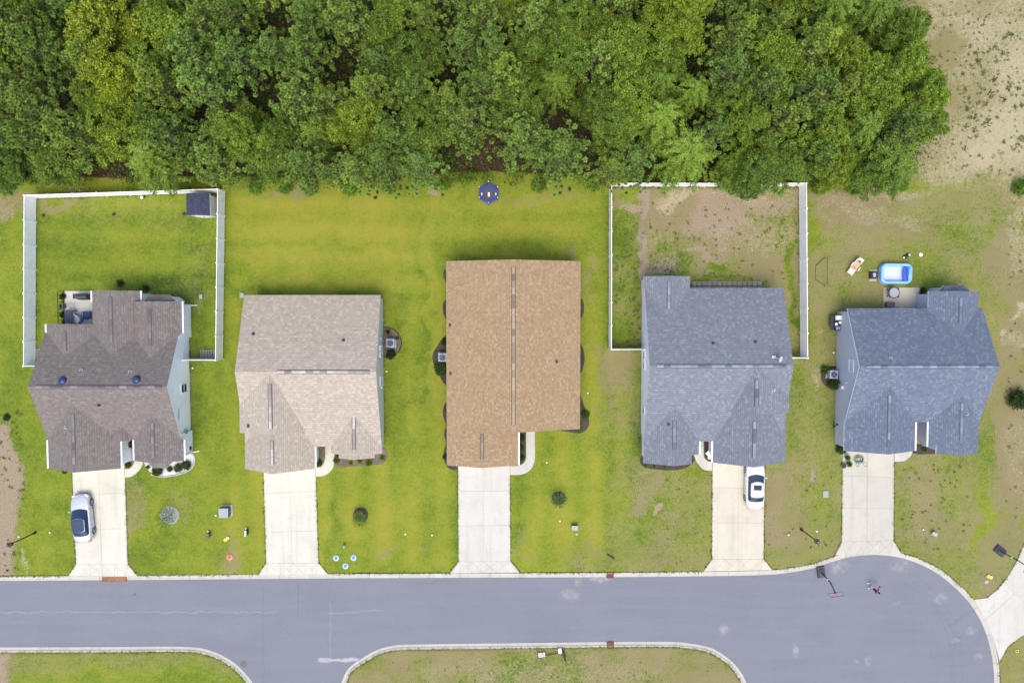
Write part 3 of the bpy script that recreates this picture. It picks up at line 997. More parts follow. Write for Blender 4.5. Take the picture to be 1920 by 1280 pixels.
def walk(outer, inner, n, col, label):
    """Curved garden walk: outer and inner edges as survey points, cut into n slabs."""
    o = spline(gp(*outer), .08); i = spline(gp(*inner), .08)
    base = MB().prism([tuple(p) for p in o + i[::-1]], -0.05, DZ - 0.02)
    top = solo('garden_path', base, M['joint'], (o[0].x, o[0].y, 0), label, None, None, 'structure', world=True)
    for k in range(n):
        a0, a1 = int(k / n * (len(o) - 1)), int((k + 1) / n * (len(o) - 1))
        b0, b1 = int(k / n * (len(i) - 1)), int((k + 1) / n * (len(i) - 1))
        po, pi = o[a0:a1 + 1], i[b0:b1 + 1]
        po[0] = po[0] + (po[1] - po[0]).normalized() * .012; pi[0] = pi[0] + (pi[1] - pi[0]).normalized() * .012 if len(pi) > 1 else pi[0]
        po[-1] = po[-1] + (po[-2] - po[-1]).normalized() * .012
        mb = MB().prism([tuple(p) for p in po + pi[::-1]], -0.06, DZ - 0.003)
        part('slab', mb, M['concrete'], top, True, False, col + (1,))

walk([(234.4, 895), (246, 893), (258, 884.5), (265, 876), (268, 866), (268, 845)], [(234, 878.8), (240, 878.6), (246, 876), (251, 869), (252.5, 862), (252.5, 845)], 5, CREAM, 'curved cream path beside the driveway of the silver car')
walk([(592, 892.7), (604, 892.2), (615, 887), (623.4, 878), (626.5, 868), (626.8, 850), (627, 828)], [(592, 876.7), (600, 874.5), (607, 868), (609.6, 860), (610, 850), (610, 838), (610, 828)], 6, CREAM2, 'curved cream path to the recessed porch below pink beige roof')
walk([(956.5, 889.5), (975, 889.5), (989, 884.6), (998.8, 874), (1002.7, 860), (1003, 834), (1003, 800)], [(956.5, 873.5), (972, 872.5), (981, 868.5), (986, 860), (986.5, 848), (986.5, 834), (986.5, 800)], 7, (0.465, 0.45, 0.405), 'curved grey white path beside the dark mulch strip')
walk([(1335, 882), (1320, 880), (1309, 869.6), (1302.5, 857), (1301.5, 850), (1308, 840), (1308, 815)], [(1335, 865.7), (1326, 863.5), (1320, 857), (1319, 850), (1319, 840), (1319, 828), (1319, 815)], 6, (0.475, 0.455, 0.405), 'curved cream path left of the white car driveway')
walk([(1677, 865), (1695, 863.6), (1705.6, 856), (1710.5, 846), (1711, 830)], [(1677, 849), (1686, 846.5), (1692, 841), (1693, 836), (1693, 830)], 4, (0.455, 0.445, 0.405), 'short curved path at the weathered driveway')

# ------------------------------------------------------------------ houses
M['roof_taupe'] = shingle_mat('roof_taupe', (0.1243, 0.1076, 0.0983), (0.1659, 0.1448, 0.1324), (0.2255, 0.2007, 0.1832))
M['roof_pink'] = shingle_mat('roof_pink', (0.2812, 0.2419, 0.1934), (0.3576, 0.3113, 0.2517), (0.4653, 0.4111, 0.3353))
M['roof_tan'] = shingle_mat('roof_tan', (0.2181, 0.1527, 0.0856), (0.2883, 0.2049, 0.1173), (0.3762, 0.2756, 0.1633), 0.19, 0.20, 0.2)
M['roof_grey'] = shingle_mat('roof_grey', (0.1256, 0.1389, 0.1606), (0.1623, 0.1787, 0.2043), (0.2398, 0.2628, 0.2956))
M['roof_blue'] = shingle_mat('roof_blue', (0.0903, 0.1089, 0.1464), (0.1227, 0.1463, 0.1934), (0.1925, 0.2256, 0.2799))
M['wall_white'] = siding_mat('wall_white', (0.90, 0.91, 0.95))
M['wall_sage'] = siding_mat('wall_sage', (0.56, 0.60, 0.54))
M['wall_tan'] = siding_mat('wall_tan', (0.45, 0.37, 0.29))
M['wall_lilac'] = siding_mat('wall_lilac', (0.82, 0.82, 0.90))
M['wall_blue'] = siding_mat('wall_blue', (0.47, 0.49, 0.60))
M['vent_shade'] = plain('vent_shade', (0.075, 0.07, 0.075), 0.8, 0.2)
M['dish_grey'] = plain('dish_grey', (0.42, 0.44, 0.47), .45, .08)
M['navy_plastic'] = plain('navy_plastic', (0.018, 0.035, 0.11), 0.35, 0.2)
M['brick'] = mulch_mat('brick', (0.26, 0.11, 0.07), (0.40, 0.21, 0.14), 8.0)

def cap_mat():
    m = NT('ridge_cap')
    oi = m.n('ShaderNodeObjectInfo')
    n = m.noise(14.0, 3.0, 0.7)
    f = m.math('MULTIPLY_ADD', oi.outputs['Random'], 0.62, 0.40)
    f = m.math('MULTIPLY', f, m.step(n, 0.3, 0.7, 0.82, 1.15))
    cc = m.n('ShaderNodeCombineColor', {0: f, 1: f, 2: f}).outputs[0]
    m.set(Base_Color=m.mix(1.0, oi.outputs['Color'], cc, 'MULTIPLY'), Roughness=0.92)
    return m.mat
M['cap'] = cap_mat()

rng = random.Random(11)

def gable(house, ax, ridge, zr, ea, za, eb, zb, s0, s1, roof_m, trim_m, wall_mb=None, rake=(True, True), walls=True, cap=None, cap_col=(.3, .3, .3),
          oh=0.30, ohr=0.24, gut=(), gut_rng=None, zbase=0.0):
    """Two roof planes over one body. ax 'ns': ridge runs along y; t across is x.  ax 'ew': ridge runs along x; t across is y.
    ea/za: eave at the lower t, eb/zb: at the higher t; s0 < s1 along the ridge.
    s0 or s1 may be a pair (at the eaves, at the ridge) where the gable dies into another roof."""
    tri = lambda q: (q, q, q) if not isinstance(q, tuple) else (q[0], q[1], q[2] if len(q) > 2 else q[0])
    s0a, s0r, s0b = tri(s0)
    s1a, s1r, s1b = tri(s1)
    s0, s1 = max(s0a, s0b), min(s1a, s1b)
    P = (lambda s, t, z: (t, s, z)) if ax == 'ns' else (lambda s, t, z: (s, t, z))
    flip = ax == 'ns'
    mb = MB()
    TH = 0.15
    def quad(a, b, c, d, mi, uv=None):
        q = [a, b, c, d]
        if flip: q = q[::-1]; uv = uv[::-1] if uv else None
        mb.add(q, [(0, 1, 2, 3)], mi, [uv] if uv else None)
    u0 = rng.uniform(0, 50); v0 = rng.uniform(0, 20)
    for (te, ze, sgn) in ((ea, za, 1), (eb, zb, -1)):
        s0e, s1e = (s0a, s1a) if sgn > 0 else (s0b, s1b)
        L = math.hypot(ridge - te, zr - ze)
        uv = [(s0e + u0, v0), (s1e + u0, v0), (s1r + u0, v0 + L), (s0r + u0, v0 + L)]
        q = [P(s0e, te, ze), P(s1e, te, ze), P(s1r, ridge, zr), P(s0r, ridge, zr)]
        if sgn > 0: quad(*q, 0, uv)
        else: quad(*q[::-1], 0, uv[::-1])
        q = [P(s0e, te, ze - TH), P(s1e, te, ze - TH), P(s1r, ridge, zr - TH), P(s0r, ridge, zr - TH)]
        if sgn > 0: quad(*q[::-1], 1)
        else: quad(*q, 1)
        q = [P(s0e, te, ze - TH), P(s1e, te, ze - TH), P(s1e, te, ze), P(s0e, te, ze)]
        if sgn > 0: quad(*q, 1)
        else: quad(*q[::-1], 1)
        for se, sr, sg in ((s0e, s0r, -1), (s1e, s1r, 1)):
            q = [P(se, te, ze - TH), P(sr, ridge, zr - TH), P(sr, ridge, zr), P(se, te, ze)]
            if sg * sgn > 0: quad(*q[::-1], 1)
            else: quad(*q, 1)
    roof = part('roof', mb, [roof_m, trim_m], house, True)
    # ridge vent with its cap shingles
    if cap:
        c0, c1 = cap
        pa = (zr - za) / abs(ridge - ea); pb = (zr - zb) / abs(ridge - eb)
        def strip(mbx, a, b, w, h):
            vs = []
            for s in (a, b):
                vs += [P(s, ridge - w, zr - w * pa + h * .35), P(s, ridge, zr + h), P(s, ridge + w, zr - w * pb + h * .35),
                       P(s, ridge + w, zr - w * pb - .03), P(s, ridge, zr - .03), P(s, ridge - w, zr - w * pa - .03)]
            fs = [(0, 1, 7, 6), (1, 2, 8, 7), (2, 3, 9, 8), (3, 4, 10, 9), (4, 5, 11, 10), (5, 0, 6, 11), (5, 4, 3, 2, 1, 0), (6, 7, 8, 9, 10, 11)]
            if not flip: fs = [f[::-1] for f in fs]
            mbx.add(vs, fs)
        v = MB(); strip(v, c0, c1, 0.195, 0.045)
        part('ridge_vent', v, M['vent_shade'], roof, True)  # dark vent colour paints the shadow edges on both sides of the caps
        n = max(1, int(abs(c1 - c0) / 0.62))
        for k in range(n):
            a, b = c0 + (c1 - c0) * k / n, c0 + (c1 - c0) * (k + 1) / n - .015
            v = MB(); strip(v, a, b, 0.128, 0.068 + rng.uniform(0, .012))
            part('ridge_cap', v, M['cap'], roof, True, False, tuple(cap_col) + (1,))
    # gutters on the chosen eaves
    for g in gut:
        te, ze, d = (ea, za, -1) if g == 'a' else (eb, zb, 1)
        a, b = gut_rng or (s0, s1)
        v = MB()
        for (w, h, off, dz) in ((0.02, 0.12, 0.135, -.05), (0.15, 0.02, 0.07, -.115), (0.02, .06, 0.005, -.08)):
            c = P((a + b) / 2, te + d * off, ze + dz)
            sz = P(abs(b - a), w, h)
            v.box(c, sz)
        part('gutter', v, M['trim'], house, True)
    # body under the roof
    if walls and wall_mb is not None:
        w0, w1 = s0 + (ohr if rake[0] else -.5), s1 - (ohr if rake[1] else -.5)
        ta, tb = ea + oh, eb - oh
        zta = za + (zr - za) * oh / abs(ridge - ea) - TH - .01
        ztb = zb + (zr - zb) * oh / abs(ridge - eb) - TH - .01
        sec = [(ta, zbase), (tb, zbase), (tb, ztb), (ridge, zr - TH - .01), (ta, zta)]
        vs = [P(w0, t, z) for t, z in sec] + [P(w1, t, z) for t, z in sec]
        fs = [(4, 3, 2, 1, 0), (5, 6, 7, 8, 9)] + [(i, (i + 1) % 5, 5 + (i + 1) % 5, 5 + i) for i in range(5)]
        if not flip:
            fs = [f for f in fs]
        else:
            fs = [f[::-1] for f in fs]
        wall_mb.add(vs, fs)
    return roof

def hip_bay(house, x0, x1, y_wall, y_out, z, rise, roof_m, trim_m, wall_mb, cut_=0.5):
    """Small hipped roof over a bay window; y_out is the outer eave, y_wall where it dies into the wall."""
    sg = 1 if y_out > y_wall else -1
    d = abs(y_out - y_wall)
    c = min(cut_, d)
    lo = [(x0, y_wall), (x0, y_wall + sg * (d - c)), (x0 + c, y_out), (x1 - c, y_out), (x1, y_wall + sg * (d - c)), (x1, y_wall)]
    hi = [(x0 + c * .6, y_wall), (x0 + c * .6, y_wall + sg * .02), (x0 + c * 1.2, y_wall + sg * .06), (x1 - c * 1.2, y_wall + sg * .06), (x1 - c * .6, y_wall + sg * .02), (x1 - c * .6, y_wall)]
    mb = MB()
    vs = [(x, y, z) for x, y in lo] + [(x, y, z + rise) for x, y in hi] + [(x, y, z - .13) for x, y in lo]
    n = 6
    for i in range(n - 1):
        q = (i, i + 1, n + i + 1, n + i)
        if sg > 0: q = q[::-1]
        pts = [vs[k] for k in q]
        a = Vector(pts[0]); L = (Vector(pts[1]) - a).length
        uv = [(p[0] + p[1], (p[2] - z) * 2.2) for p in pts]
        mb.add(pts, [(0, 1, 2, 3)], 0, [uv])
        q = (2 * n + i, 2 * n + i + 1, i + 1, i)
        if sg > 0: q = q[::-1]
        mb.add([vs[k] for k in q], [(0, 1, 2, 3)], 1)
    part('bay_roof', mb, [roof_m, trim_m], house, True)
    k = 0.18
    poly = [(x0 + k, y_wall), (x0 + k, y_wall + sg * (d - c)), (x0 + c + k * .5, y_out - sg * k), (x1 - c - k * .5, y_out - sg * k), (x1 - k, y_wall + sg * (d - c)), (x1 - k, y_wall)]
    wall_mb.prism(poly, 0, z - .12)

def window_on(house, x, y0, y1, z0, z1, face, panes=1):
    """Window on a wall that faces +x (face=1) or -x (face=-1)."""
    fr = MB()
    t = .07
    for (yy, zz, sy, sz) in (((y0 + y1) / 2, z0, abs(y1 - y0) + t * 2, t), ((y0 + y1) / 2, z1, abs(y1 - y0) + t * 2, t), (y0, (z0 + z1) / 2, t, z1 - z0 - t), (y1, (z0 + z1) / 2, t, z1 - z0 - t)):
        fr.box((x + face * .035, yy, zz), (.07, sy, sz))
    if panes > 0:
        fr.box((x + face * .03, (y0 + y1) / 2, (z0 + z1) / 2), (.05, abs(y1 - y0) - t, .045))
    w = part('window', fr, M['trim'], house, True)
    for k in range(2):
        a, b = (z0 + t / 2, (z0 + z1) / 2 - .03) if k == 0 else ((z0 + z1) / 2 + .03, z1 - t / 2)
        part('pane', MB().box((x + face * .02, (y0 + y1) / 2, (a + b) / 2), (.03, abs(y1 - y0) - t, b - a)), M['window_glass'], w, True)
    return w

def pipe_vent(house, p, col='grey_metal'):
    mb = MB()
    x, y, z = p
    mb.box((x, y, z + .02), (.30, .30, .03)).cyl((x, y, z), (x, y, z + .32), .055, .055, 10).cyl((x, y, z + .02), (x, y, z + .14), .11, .06, 10)
    return part('vent_pipe', mb, M[col], house, True, False)

def on_plane(px, py, zr, ridge, te, ze, ax):
    """Height of a roof plane where survey point (px, py) meets it."""
    z = (zr + ze) / 2
    for _ in range(8):
        g = G(px, py, z)
        t = g.x if ax == 'ns' else g.y
        z = ze + (zr - ze) * (abs(t - te) / abs(ridge - te))
    return G(px, py, z)

def downspout(house, x, y, ztop, kick):
    mb = MB()
    mb.tube([(x, y, ztop), (x, y, ztop - .15), (x, y, .22), (x + kick[0] * .15, y + kick[1] * .15, .10), (x + kick[0] * .62, y + kick[1] * .62, .07)], .045, 6)
    part('downspout', mb, M['trim'], house, True)

def garage_door(house, x0, x1, y, z1=2.15):
    mb = MB()
    for k in range(4):
        h = z1 / 4
        mb.box(((x0 + x1) / 2, y, h * (k + .5)), (x1 - x0, .05, h - .015))
    part('garage_door', mb, M['trim'], house, True)

def front_door(house, x, y, mat):
    d = part('door', MB().box((x, y, 1.03), (.92, .05, 2.06)), mat, house, True)
    part('handle', MB().cyl((x + .38, y - .02, 1.0), (x + .38, y - .09, 1.0), .03), M['grey_metal'], d, True)

YR = lambda py, z, px=960: GY(px, py, z)
def finish_walls(house, mb, mat):
    part('wall', mb, mat, house, True)

ZE = 2.6
# ---------- house 1: taupe roof, white siding
def house_one():
    c = G(200, 720)
    h = empty('house', (c.x, c.y, 0), 'white sided house with dark taupe roof and two navy roof domes', 'house', 'houses along the street')
    rm, tm = M['roof_taupe'], M['trim']
    W = MB(); cc = (0.27, 0.235, 0.225)
    kw = dict(roof_m=rm, trim_m=tm, wall_mb=W, cap_col=cc)
    zr = 5.2
    yr, yn, ys = GY(200, 725, zr), GY(200, 624, ZE), GY(200, 825, ZE)
    x0, x1 = GX(52, 725, zr), GX(313, 725, zr)
    gable(h, 'ew', yr, zr, ys, ZE, yn, ZE, x0, x1, cap=(GX(66, 725, zr), GX(303, 725, zr)), **kw)
    # garage gable
    xw, xe = GX(90.5, 850, ZE), GX(226, 850, ZE)
    gz = ZE + .5 * (xe - xw) / 2
    y1 = GY(137, 878, ZE)
    gable(h, 'ns', (xw + xe) / 2, gz, xw, ZE, xe, ZE, y1, (ys + .02, yr - (zr - gz) * (yr - ys) / (zr - ZE) + .15), rake=(True, False), cap=(GY(137, 870, gz), GY(137, 776, gz)), gut=('a', 'b'), gut_rng=(y1, ys), **kw)
    garage_door(h, xw + .9, xe - .9, y1 + .20)
    # small entry gable over the porch
    gable(h, 'ns', GX(226, 800, 3.3), 3.35, GX(205, 820, 2.75), 2.75, GX(249, 820, 2.75), 2.75, ys + .03, (ys + .35, yr - (zr - 3.35) * (yr - ys) / (zr - ZE) + .1), walls=False, rake=(True, False), roof_m=rm, trim_m=tm)
    # bedroom gable
    xw2, xe2 = GX(251.5, 845, ZE), GX(344.5, 845, ZE)
    bz = ZE + .52 * (xe2 - xw2) / 2
    y2 = GY(300, 863.5, ZE)
    gable(h, 'ns', (xw2 + xe2) / 2, bz, xw2, ZE, xe2, ZE, y2, (ys + .02, yr - (zr - bz) * (yr - ys) / (zr - ZE) + .15), rake=(True, False), cap=(GY(287, 858, bz), GY(287, 792, bz)), gut=('a', 'b'), gut_rng=(y2, ys), **kw)
    hip_bay(h, GX(276, 870, 2.4), GX(324, 870, 2.4), y2 + .22, GY(300, 877, 2.35), 2.42, .5, rm, tm, W, .62)
    # rear gables
    xa, xb = GX(87, 612, ZE), GX(182, 612, ZE)
    z3 = ZE + .5 * (xb - xa) / 2
    gable(h, 'ns', (xa + xb) / 2, z3, xa, ZE, xb, ZE, (yn - .02, yr + (zr - z3) * (yn - yr) / (zr - ZE) - .15), GY(130, 607.5, ZE), rake=(False, True), cap=(GY(122, 658, z3), GY(122, 621, z3)), gut=('a',), gut_rng=(yn, GY(130, 607.5, ZE)), **kw)
    xa, xb = GX(173, 570, ZE), GX(263, 570, ZE)
    z4 = ZE + .47 * (xb - xa) / 2
    gable(h, 'ns', (xa + xb) / 2, z4, xa, ZE, xb, ZE, (yn - .02, yr + (zr - z4) * (yn - yr) / (zr - ZE) - .15), GY(215, 545, ZE), rake=(False, True), cap=(GY(208, 642, z4), GY(208, 556, z4)), gut=('a', 'b'), gut_rng=(GY(215, 566, ZE), GY(215, 545, ZE)), **kw)
    xa, xb = GX(243, 590, ZE), GX(341, 590, ZE)
    z5 = ZE + .5 * (xb - xa) / 2
    y5 = GY(300, 565, ZE)
    gable(h, 'ns', (xa + xb) / 2, z5, xa, ZE, xb, ZE, (yn - .02, yr + (zr - z5) * (yn - yr) / (zr - ZE) - .15), y5, rake=(False, True), cap=(GY(281, 648, z5), GY(281, 578, z5)), gut=('b',), gut_rng=(yn, y5), **kw)
    hip_bay(h, GX(271, 556, 2.4), GX(328, 556, 2.4), y5 - .22, GY(300, 552, 2.4), 2.42, .45, rm, tm, W, .55)
    finish_walls(h, W, M['wall_white'])
    # east wall: window, meter, attic vent
    xw_ = x1 - .24
    window_on(h, xw_, GY(344, 735, 1.1), GY(344, 719, 1.1), .75, 1.95, 1)
    mt = MB().box((xw_ + .09, GY(348, 808, .9), 1.25), (.18, .38, .55)).box((xw_ + .06, GY(348, 818, .9), .8), (.12, .22, .35)).cyl((xw_ + .06, GY(348, 812, .9), 0), (xw_ + .06, GY(348, 812, .9), 1.0), .04)
    part('electric_meter', mt, M['grey_metal'], h, True)
    part('wall_vent', MB().box((xw_ + .02, GY(340, 774, 2.0), 2.5), (.04, 1.05, .10)), M['grey_metal'], h, True)
    part('hose_reel', MB().cyl((xw_ + .05, GY(348, 840, .6), .55), (xw_ + .25, GY(348, 840, .6), .55), .2, .2, 12), M['dark_plastic'], h, True)
    part('hose_tap', MB().box((xw_ + .04, GY(350, 822, .5), .5), (.1, .1, .12)), M['dark_plastic'], h, True)
    downspout(h, xe2 - .25, y2 + .35, 2.5, (1, .12))
    downspout(h, xb - .25, y5 - .35, 2.5, (1, 0))
    # roof fittings
    for px, py in ((117, 714), (256, 712)):
        p = on_plane(px, py, zr, yr, yn, ZE, 'ew')
        d = MB().lathe([(.37, -.15), (.37, .10), (.33, .16), (.18, .24), (.02, .27)], 20, (p.x, p.y, p.z))
        part('roof_vent_dome', d, M['navy_plastic'], h, True, True)
    pipe_vent(h, on_plane(153, 694, zr, yr, yn, ZE, 'ew')); pipe_vent(h, on_plane(244, 697, zr, yr, yn, ZE, 'ew'))
    pipe_vent(h, on_plane(186, 759, zr, yr, ys, ZE, 'ew'), 'dark_plastic')
    pipe_vent(h, on_plane(125, 801, gz, (xw + xe) / 2, xw, ZE, 'ns'))
    front_door(h, (xe + xw2) / 2 + .1, ys + .26, M['brick'])
    return h
house_one()

# ---------- house 2: pink beige roof, sage siding
def house_two():
    c = G(580, 700)
    h = empty('house', (c.x, c.y, 0), 'sage sided house with pale pink beige shingle roof', 'house', 'houses along the street')
    rm, tm = M['roof_pink'], M['tan_trim']
    W = MB(); cc = (0.55, 0.48, 0.43)
    kw = dict(roof_m=rm, trim_m=tm, wall_mb=W, cap_col=cc)
    zr = 5.25
    yr, yn, ys = GY(580, 697, zr), GY(580, 553, ZE), GY(580, 837, ZE)
    x0, x1 = GX(440, 697, zr), GX(705, 697, zr)
    gable(h, 'ew', yr, zr, ys, ZE, yn, ZE, x0, x1, cap=(GX(520, 697, zr), GX(693, 697, zr)), **kw)
    # upper garage gable with its high west eave
    xr = GX(506, 760, 5.2)
    xw, xe = x0 - .06, GX(590, 840, ZE)
    y_s = GY(480, 811, 4.1)
    gable(h, 'ns', xr, 5.2, xw, 4.1, xe + .03, ZE + .06, y_s, (GY(445, 735, 4.3), yr - .2, y_s + .3), rake=(True, False), cap=(GY(505, 804, 5.2), GY(505, 720, 5.2)), **kw)
    xw2 = GX(459.5, 850, ZE)
    y_f = GY(510, 878.5, ZE)
    gable(h, 'ns', xr - .02, 4.85, xw2, ZE, xe, ZE, y_f, y_s + .6, rake=(True, False), cap=(GY(508, 872, 4.85), GY(508, 826, 4.85)), gut=('b',), gut_rng=(y_f, ys), **kw)
    garage_door(h, xw2 + .85, xe - .75, y_f + .20)
    # right front gable and its bay
    xa, xb = GX(620, 830, ZE), GX(716.5, 830, ZE)
    z3 = ZE + .46 * (xb - xa) / 2
    y3 = GY(670, 850, ZE)
    gable(h, 'ns', (xa + xb) / 2, z3, xa, ZE, xb, ZE, y3, (ys + .02, yr - (zr - z3) * (yr - ys) / (zr - ZE) + .15), rake=(True, False), cap=(GY(662, 843, z3), GY(662, 778, z3)), **kw)
    xc, xd = GX(636, 855, 2.8), GX(703, 855, 2.8)
    pit = .46; xm = (xa + xb) / 2
    gable(h, 'ns', xm, z3 - .012, xc, z3 - .012 - pit * (xm - xc), xd, z3 - .012 - pit * (xd - xm), GY(670, 857.5, 2.7), y3, rake=(True, False), walls=False, roof_m=rm, trim_m=tm)
    finish_walls(h, W, M['wall_sage'])
    xw_ = x1 - .24
    window_on(h, xw_, GY(712, 658, 1.2), GY(712, 648, 1.2), 1.05, 1.95, 1)
    window_on(h, xw_, GY(712, 668, 1.2), GY(712, 659, 1.2), 1.05, 1.95, 1)
    window_on(h, xw_, GY(712, 721, 1.2), GY(712, 706, 1.2), .85, 1.95, 1)
    part('electric_meter', MB().box((xw_ + .08, GY(716, 634, 1.1), 1.2), (.16, .3, .45)), M['grey_metal'], h, True)
    part('wall_lamp', MB().ball((xw_ + .1, GY(713, 726, 1.8), 1.9), .09), M['white_plastic'], h, True)
    for px, py in ((475, 626), (644, 638)):
        pipe_vent(h, on_plane(px, py, zr, yr, yn, ZE, 'ew'), 'dark_plastic')
    pipe_vent(h, on_plane(466, 798, 5.2, xr, xw, 4.1, 'ns'), 'dark_plastic')
    front_door(h, (xe + xa) / 2, ys + .3, M['grey_metal'])
    return h
house_two()

# ---------- house 3: tan roof
def house_three():
    c = G(962, 680)
    h = empty('house', (c.x, c.y, 0), 'house with plain tan brown gable roof ringed by dark mulch', 'house', 'houses along the street')
    rm, tm = M['roof_tan'], M['brown_trim']
    W = MB(); cc = (0.46, 0.33, 0.22)
    kw = dict(roof_m=rm, trim_m=tm, wall_mb=W, cap_col=cc)
    xw, xe = GX(837, 680, ZE), GX(1088, 680, ZE)
    zr = 4.75; xr = (xw + xe) / 2
    yn, ys = GY(960, 489.5, ZE), GY(1030, 804, ZE)
    gable(h, 'ns', xr, zr, xw, ZE, xe, ZE, ys, yn, cap=(GY(962, 796, zr), GY(962, 500, zr)), **kw)
    xg = GX(971.5, 840, ZE)
    pit = (zr - ZE) / (xr - xw)
    gz = ZE + pit * (xg - xw) / 2
    yf = GY(900, 872, ZE)
    gable(h, 'ns', (xw + xg) / 2, gz, xw, ZE, xg, ZE, yf, ys - .002, rake=(True, False), cap=(GY(903, 862, gz), GY(903, 813, gz)), gut=('b',), gut_rng=(yf, ys), **kw)
    garage_door(h, xw + .9, xg - .7, yf + .20)
    front_door(h, GX(995, 795, 0), ys + .20, M['grey_metal'])
    finish_walls(h, W, M['wall_tan'])
    pipe_vent(h, on_plane(844, 609.5, zr, xr, xw, ZE, 'ns'), 'dark_plastic'); pipe_vent(h, on_plane(845, 700, zr, xr, xw, ZE, 'ns'), 'dark_plastic')
    pipe_vent(h, on_plane(1043.5, 678, zr, xr, xe, ZE, 'ns'), 'dark_plastic')
    return h
house_three()

# ---------- house 4: grey roof
def house_four():
    c = G(1345, 700)
    h = empty('house', (c.x, c.y, 0), 'house with grey blue roof and satellite dish beside fenced dirt yard', 'house', 'houses along the street')
    rm, tm = M['roof_grey'], M['trim']
    W = MB(); cc = (0.28, 0.30, 0.37)
    kw = dict(roof_m=rm, trim_m=tm, wall_mb=W, cap_col=cc)
    zr = 5.25
    yr, yn, ys = GY(1350, 686, zr), GY(1400, 540, ZE), GY(1324, 827, ZE)
    x0, x1 = GX(1218, 686, zr), GX(1488, 686, zr)
    gable(h, 'ew', yr, zr, ys, ZE, yn, ZE, x0, x1, cap=(GX(1232, 686, zr), GX(1475, 686, zr)), **kw)
    # rear gable
    xa, xb = GX(1206.5, 540, ZE), GX(1294, 540, ZE)
    z2 = ZE + .46 * (xb - xa) / 2
    yb = GY(1250, 518, ZE)
    gable(h, 'ns', (xa + xb) / 2, z2, xa, ZE, xb, ZE, (yn - .02, yr + (zr - z2) * (yn - yr) / (zr - ZE) - .15), yb, rake=(False, True), cap=(GY(1253, 578, z2), GY(1253, 527, z2)), **kw)
    # garage gables
    xr = GX(1419, 760, 5.2)
    xe_hi = x1 + .05
    y_s = GY(1450, 774, 4.3)
    xw = GX(1337, 830, ZE)
    gable(h, 'ns', xr, 5.2, xw - .03, ZE + .06, xe_hi, 4.25, y_s, (y_s + .3, yr - .2, GY(1486, 727, 4.4)), rake=(True, False), cap=(GY(1419, 762, 5.2), GY(1419, 712, 5.2)), **kw)
    xe = GX(1473, 830, ZE)
    yf = GY(1400, 866.5, ZE)
    gable(h, 'ns', xr - .02, 4.85, xw, ZE, xe, ZE, yf, y_s + .6, rake=(True, False), cap=(GY(1419, 858, 4.85), GY(1419, 790, 4.85)), gut=('a',), gut_rng=(yf, ys), **kw)
    garage_door(h, xw + .75, xe - .85, yf + .20)
    # left front gable
    xa, xb = GX(1207, 820, ZE), GX(1311, 820, ZE)
    z3 = ZE + .48 * (xb - xa) / 2; xm = (xa + xb) / 2
    y3 = GY(1260, 851.5, ZE)
    gable(h, 'ns', xm, z3, xa, ZE, xb, ZE, y3, (ys + .02, yr - (zr - z3) * (yr - ys) / (zr - ZE) + .15), rake=(True, False), cap=(GY(1265, 842, z3), GY(1265, 788, z3)), gut=('b',), gut_rng=(y3, ys), **kw)
    xd = GX(1296.5, 860, 2.9)
    gable(h, 'ns', xm, z3 - .012, xa + .02, ZE - .002, xd, z3 - .012 - .48 * (xd - xm), GY(1260, 868, ZE), y3 - .002, rake=(True, False), **kw)
    finish_walls(h, W, M['wall_lilac'])
    xw_ = x0 + .24
    window_on(h, xw_, GY(1208, 672, 1.2), GY(1208, 659, 1.2), .9, 1.9, -1)
    window_on(h, xw_, GY(1208, 691, 1.2), GY(1208, 676, 1.2), .9, 1.9, -1)
    window_on(h, xw_, GY(1209, 774, 1.2), GY(1209, 762, 1.2), .9, 1.9, -1)
    pipe_vent(h, on_plane(1337, 643.5, zr, yr, yn, ZE, 'ew'), 'dark_plastic'); pipe_vent(h, on_plane(1416, 641, zr, yr, yn, ZE, 'ew'), 'dark_plastic')
    pipe_vent(h, on_plane(1450, 731, 5.2, xr, xe_hi, 4.25, 'ns')); pipe_vent(h, on_plane(1254, 795, z3, xm, xa, ZE, 'ns'), 'dark_plastic')
    p = on_plane(1455, 671, zr, yr, yn, ZE, 'ew')
    dish = MB()
    dish.box((p.x - .2, p.y + .1, p.z + .03), (.35, .25, .04)).tube([(p.x - .2, p.y + .1, p.z), (p.x - .1, p.y, p.z + .55), (p.x + .1, p.y - .05, p.z + .62)], .03, 6)
    dm = Matrix.Rotation(R(40), 3, 'Y') @ Matrix.Rotation(R(15), 3, 'X')
    prof = [(.02, .0), (.14, .015), (.24, .05), (.29, .09)]
    d2 = MB(); d2.lathe(prof + [(.29, .105), (.23, .07), (.02, .03)], 16)
    dish.add([(dm @ Vector(q)) + Vector((p.x + .12, p.y - .06, p.z + .6)) for q in d2.v], d2.f)
    dish.tube([(p.x + .12, p.y - .06, p.z + .6), (p.x + .35, p.y - .1, p.z + .85)], .018, 5)
    part('satellite_dish', dish, M['dish_grey'], h, True)
    front_door(h, GX(1322, 815, 0), ys + .3, M['grey_metal'])
    return h
house_four()

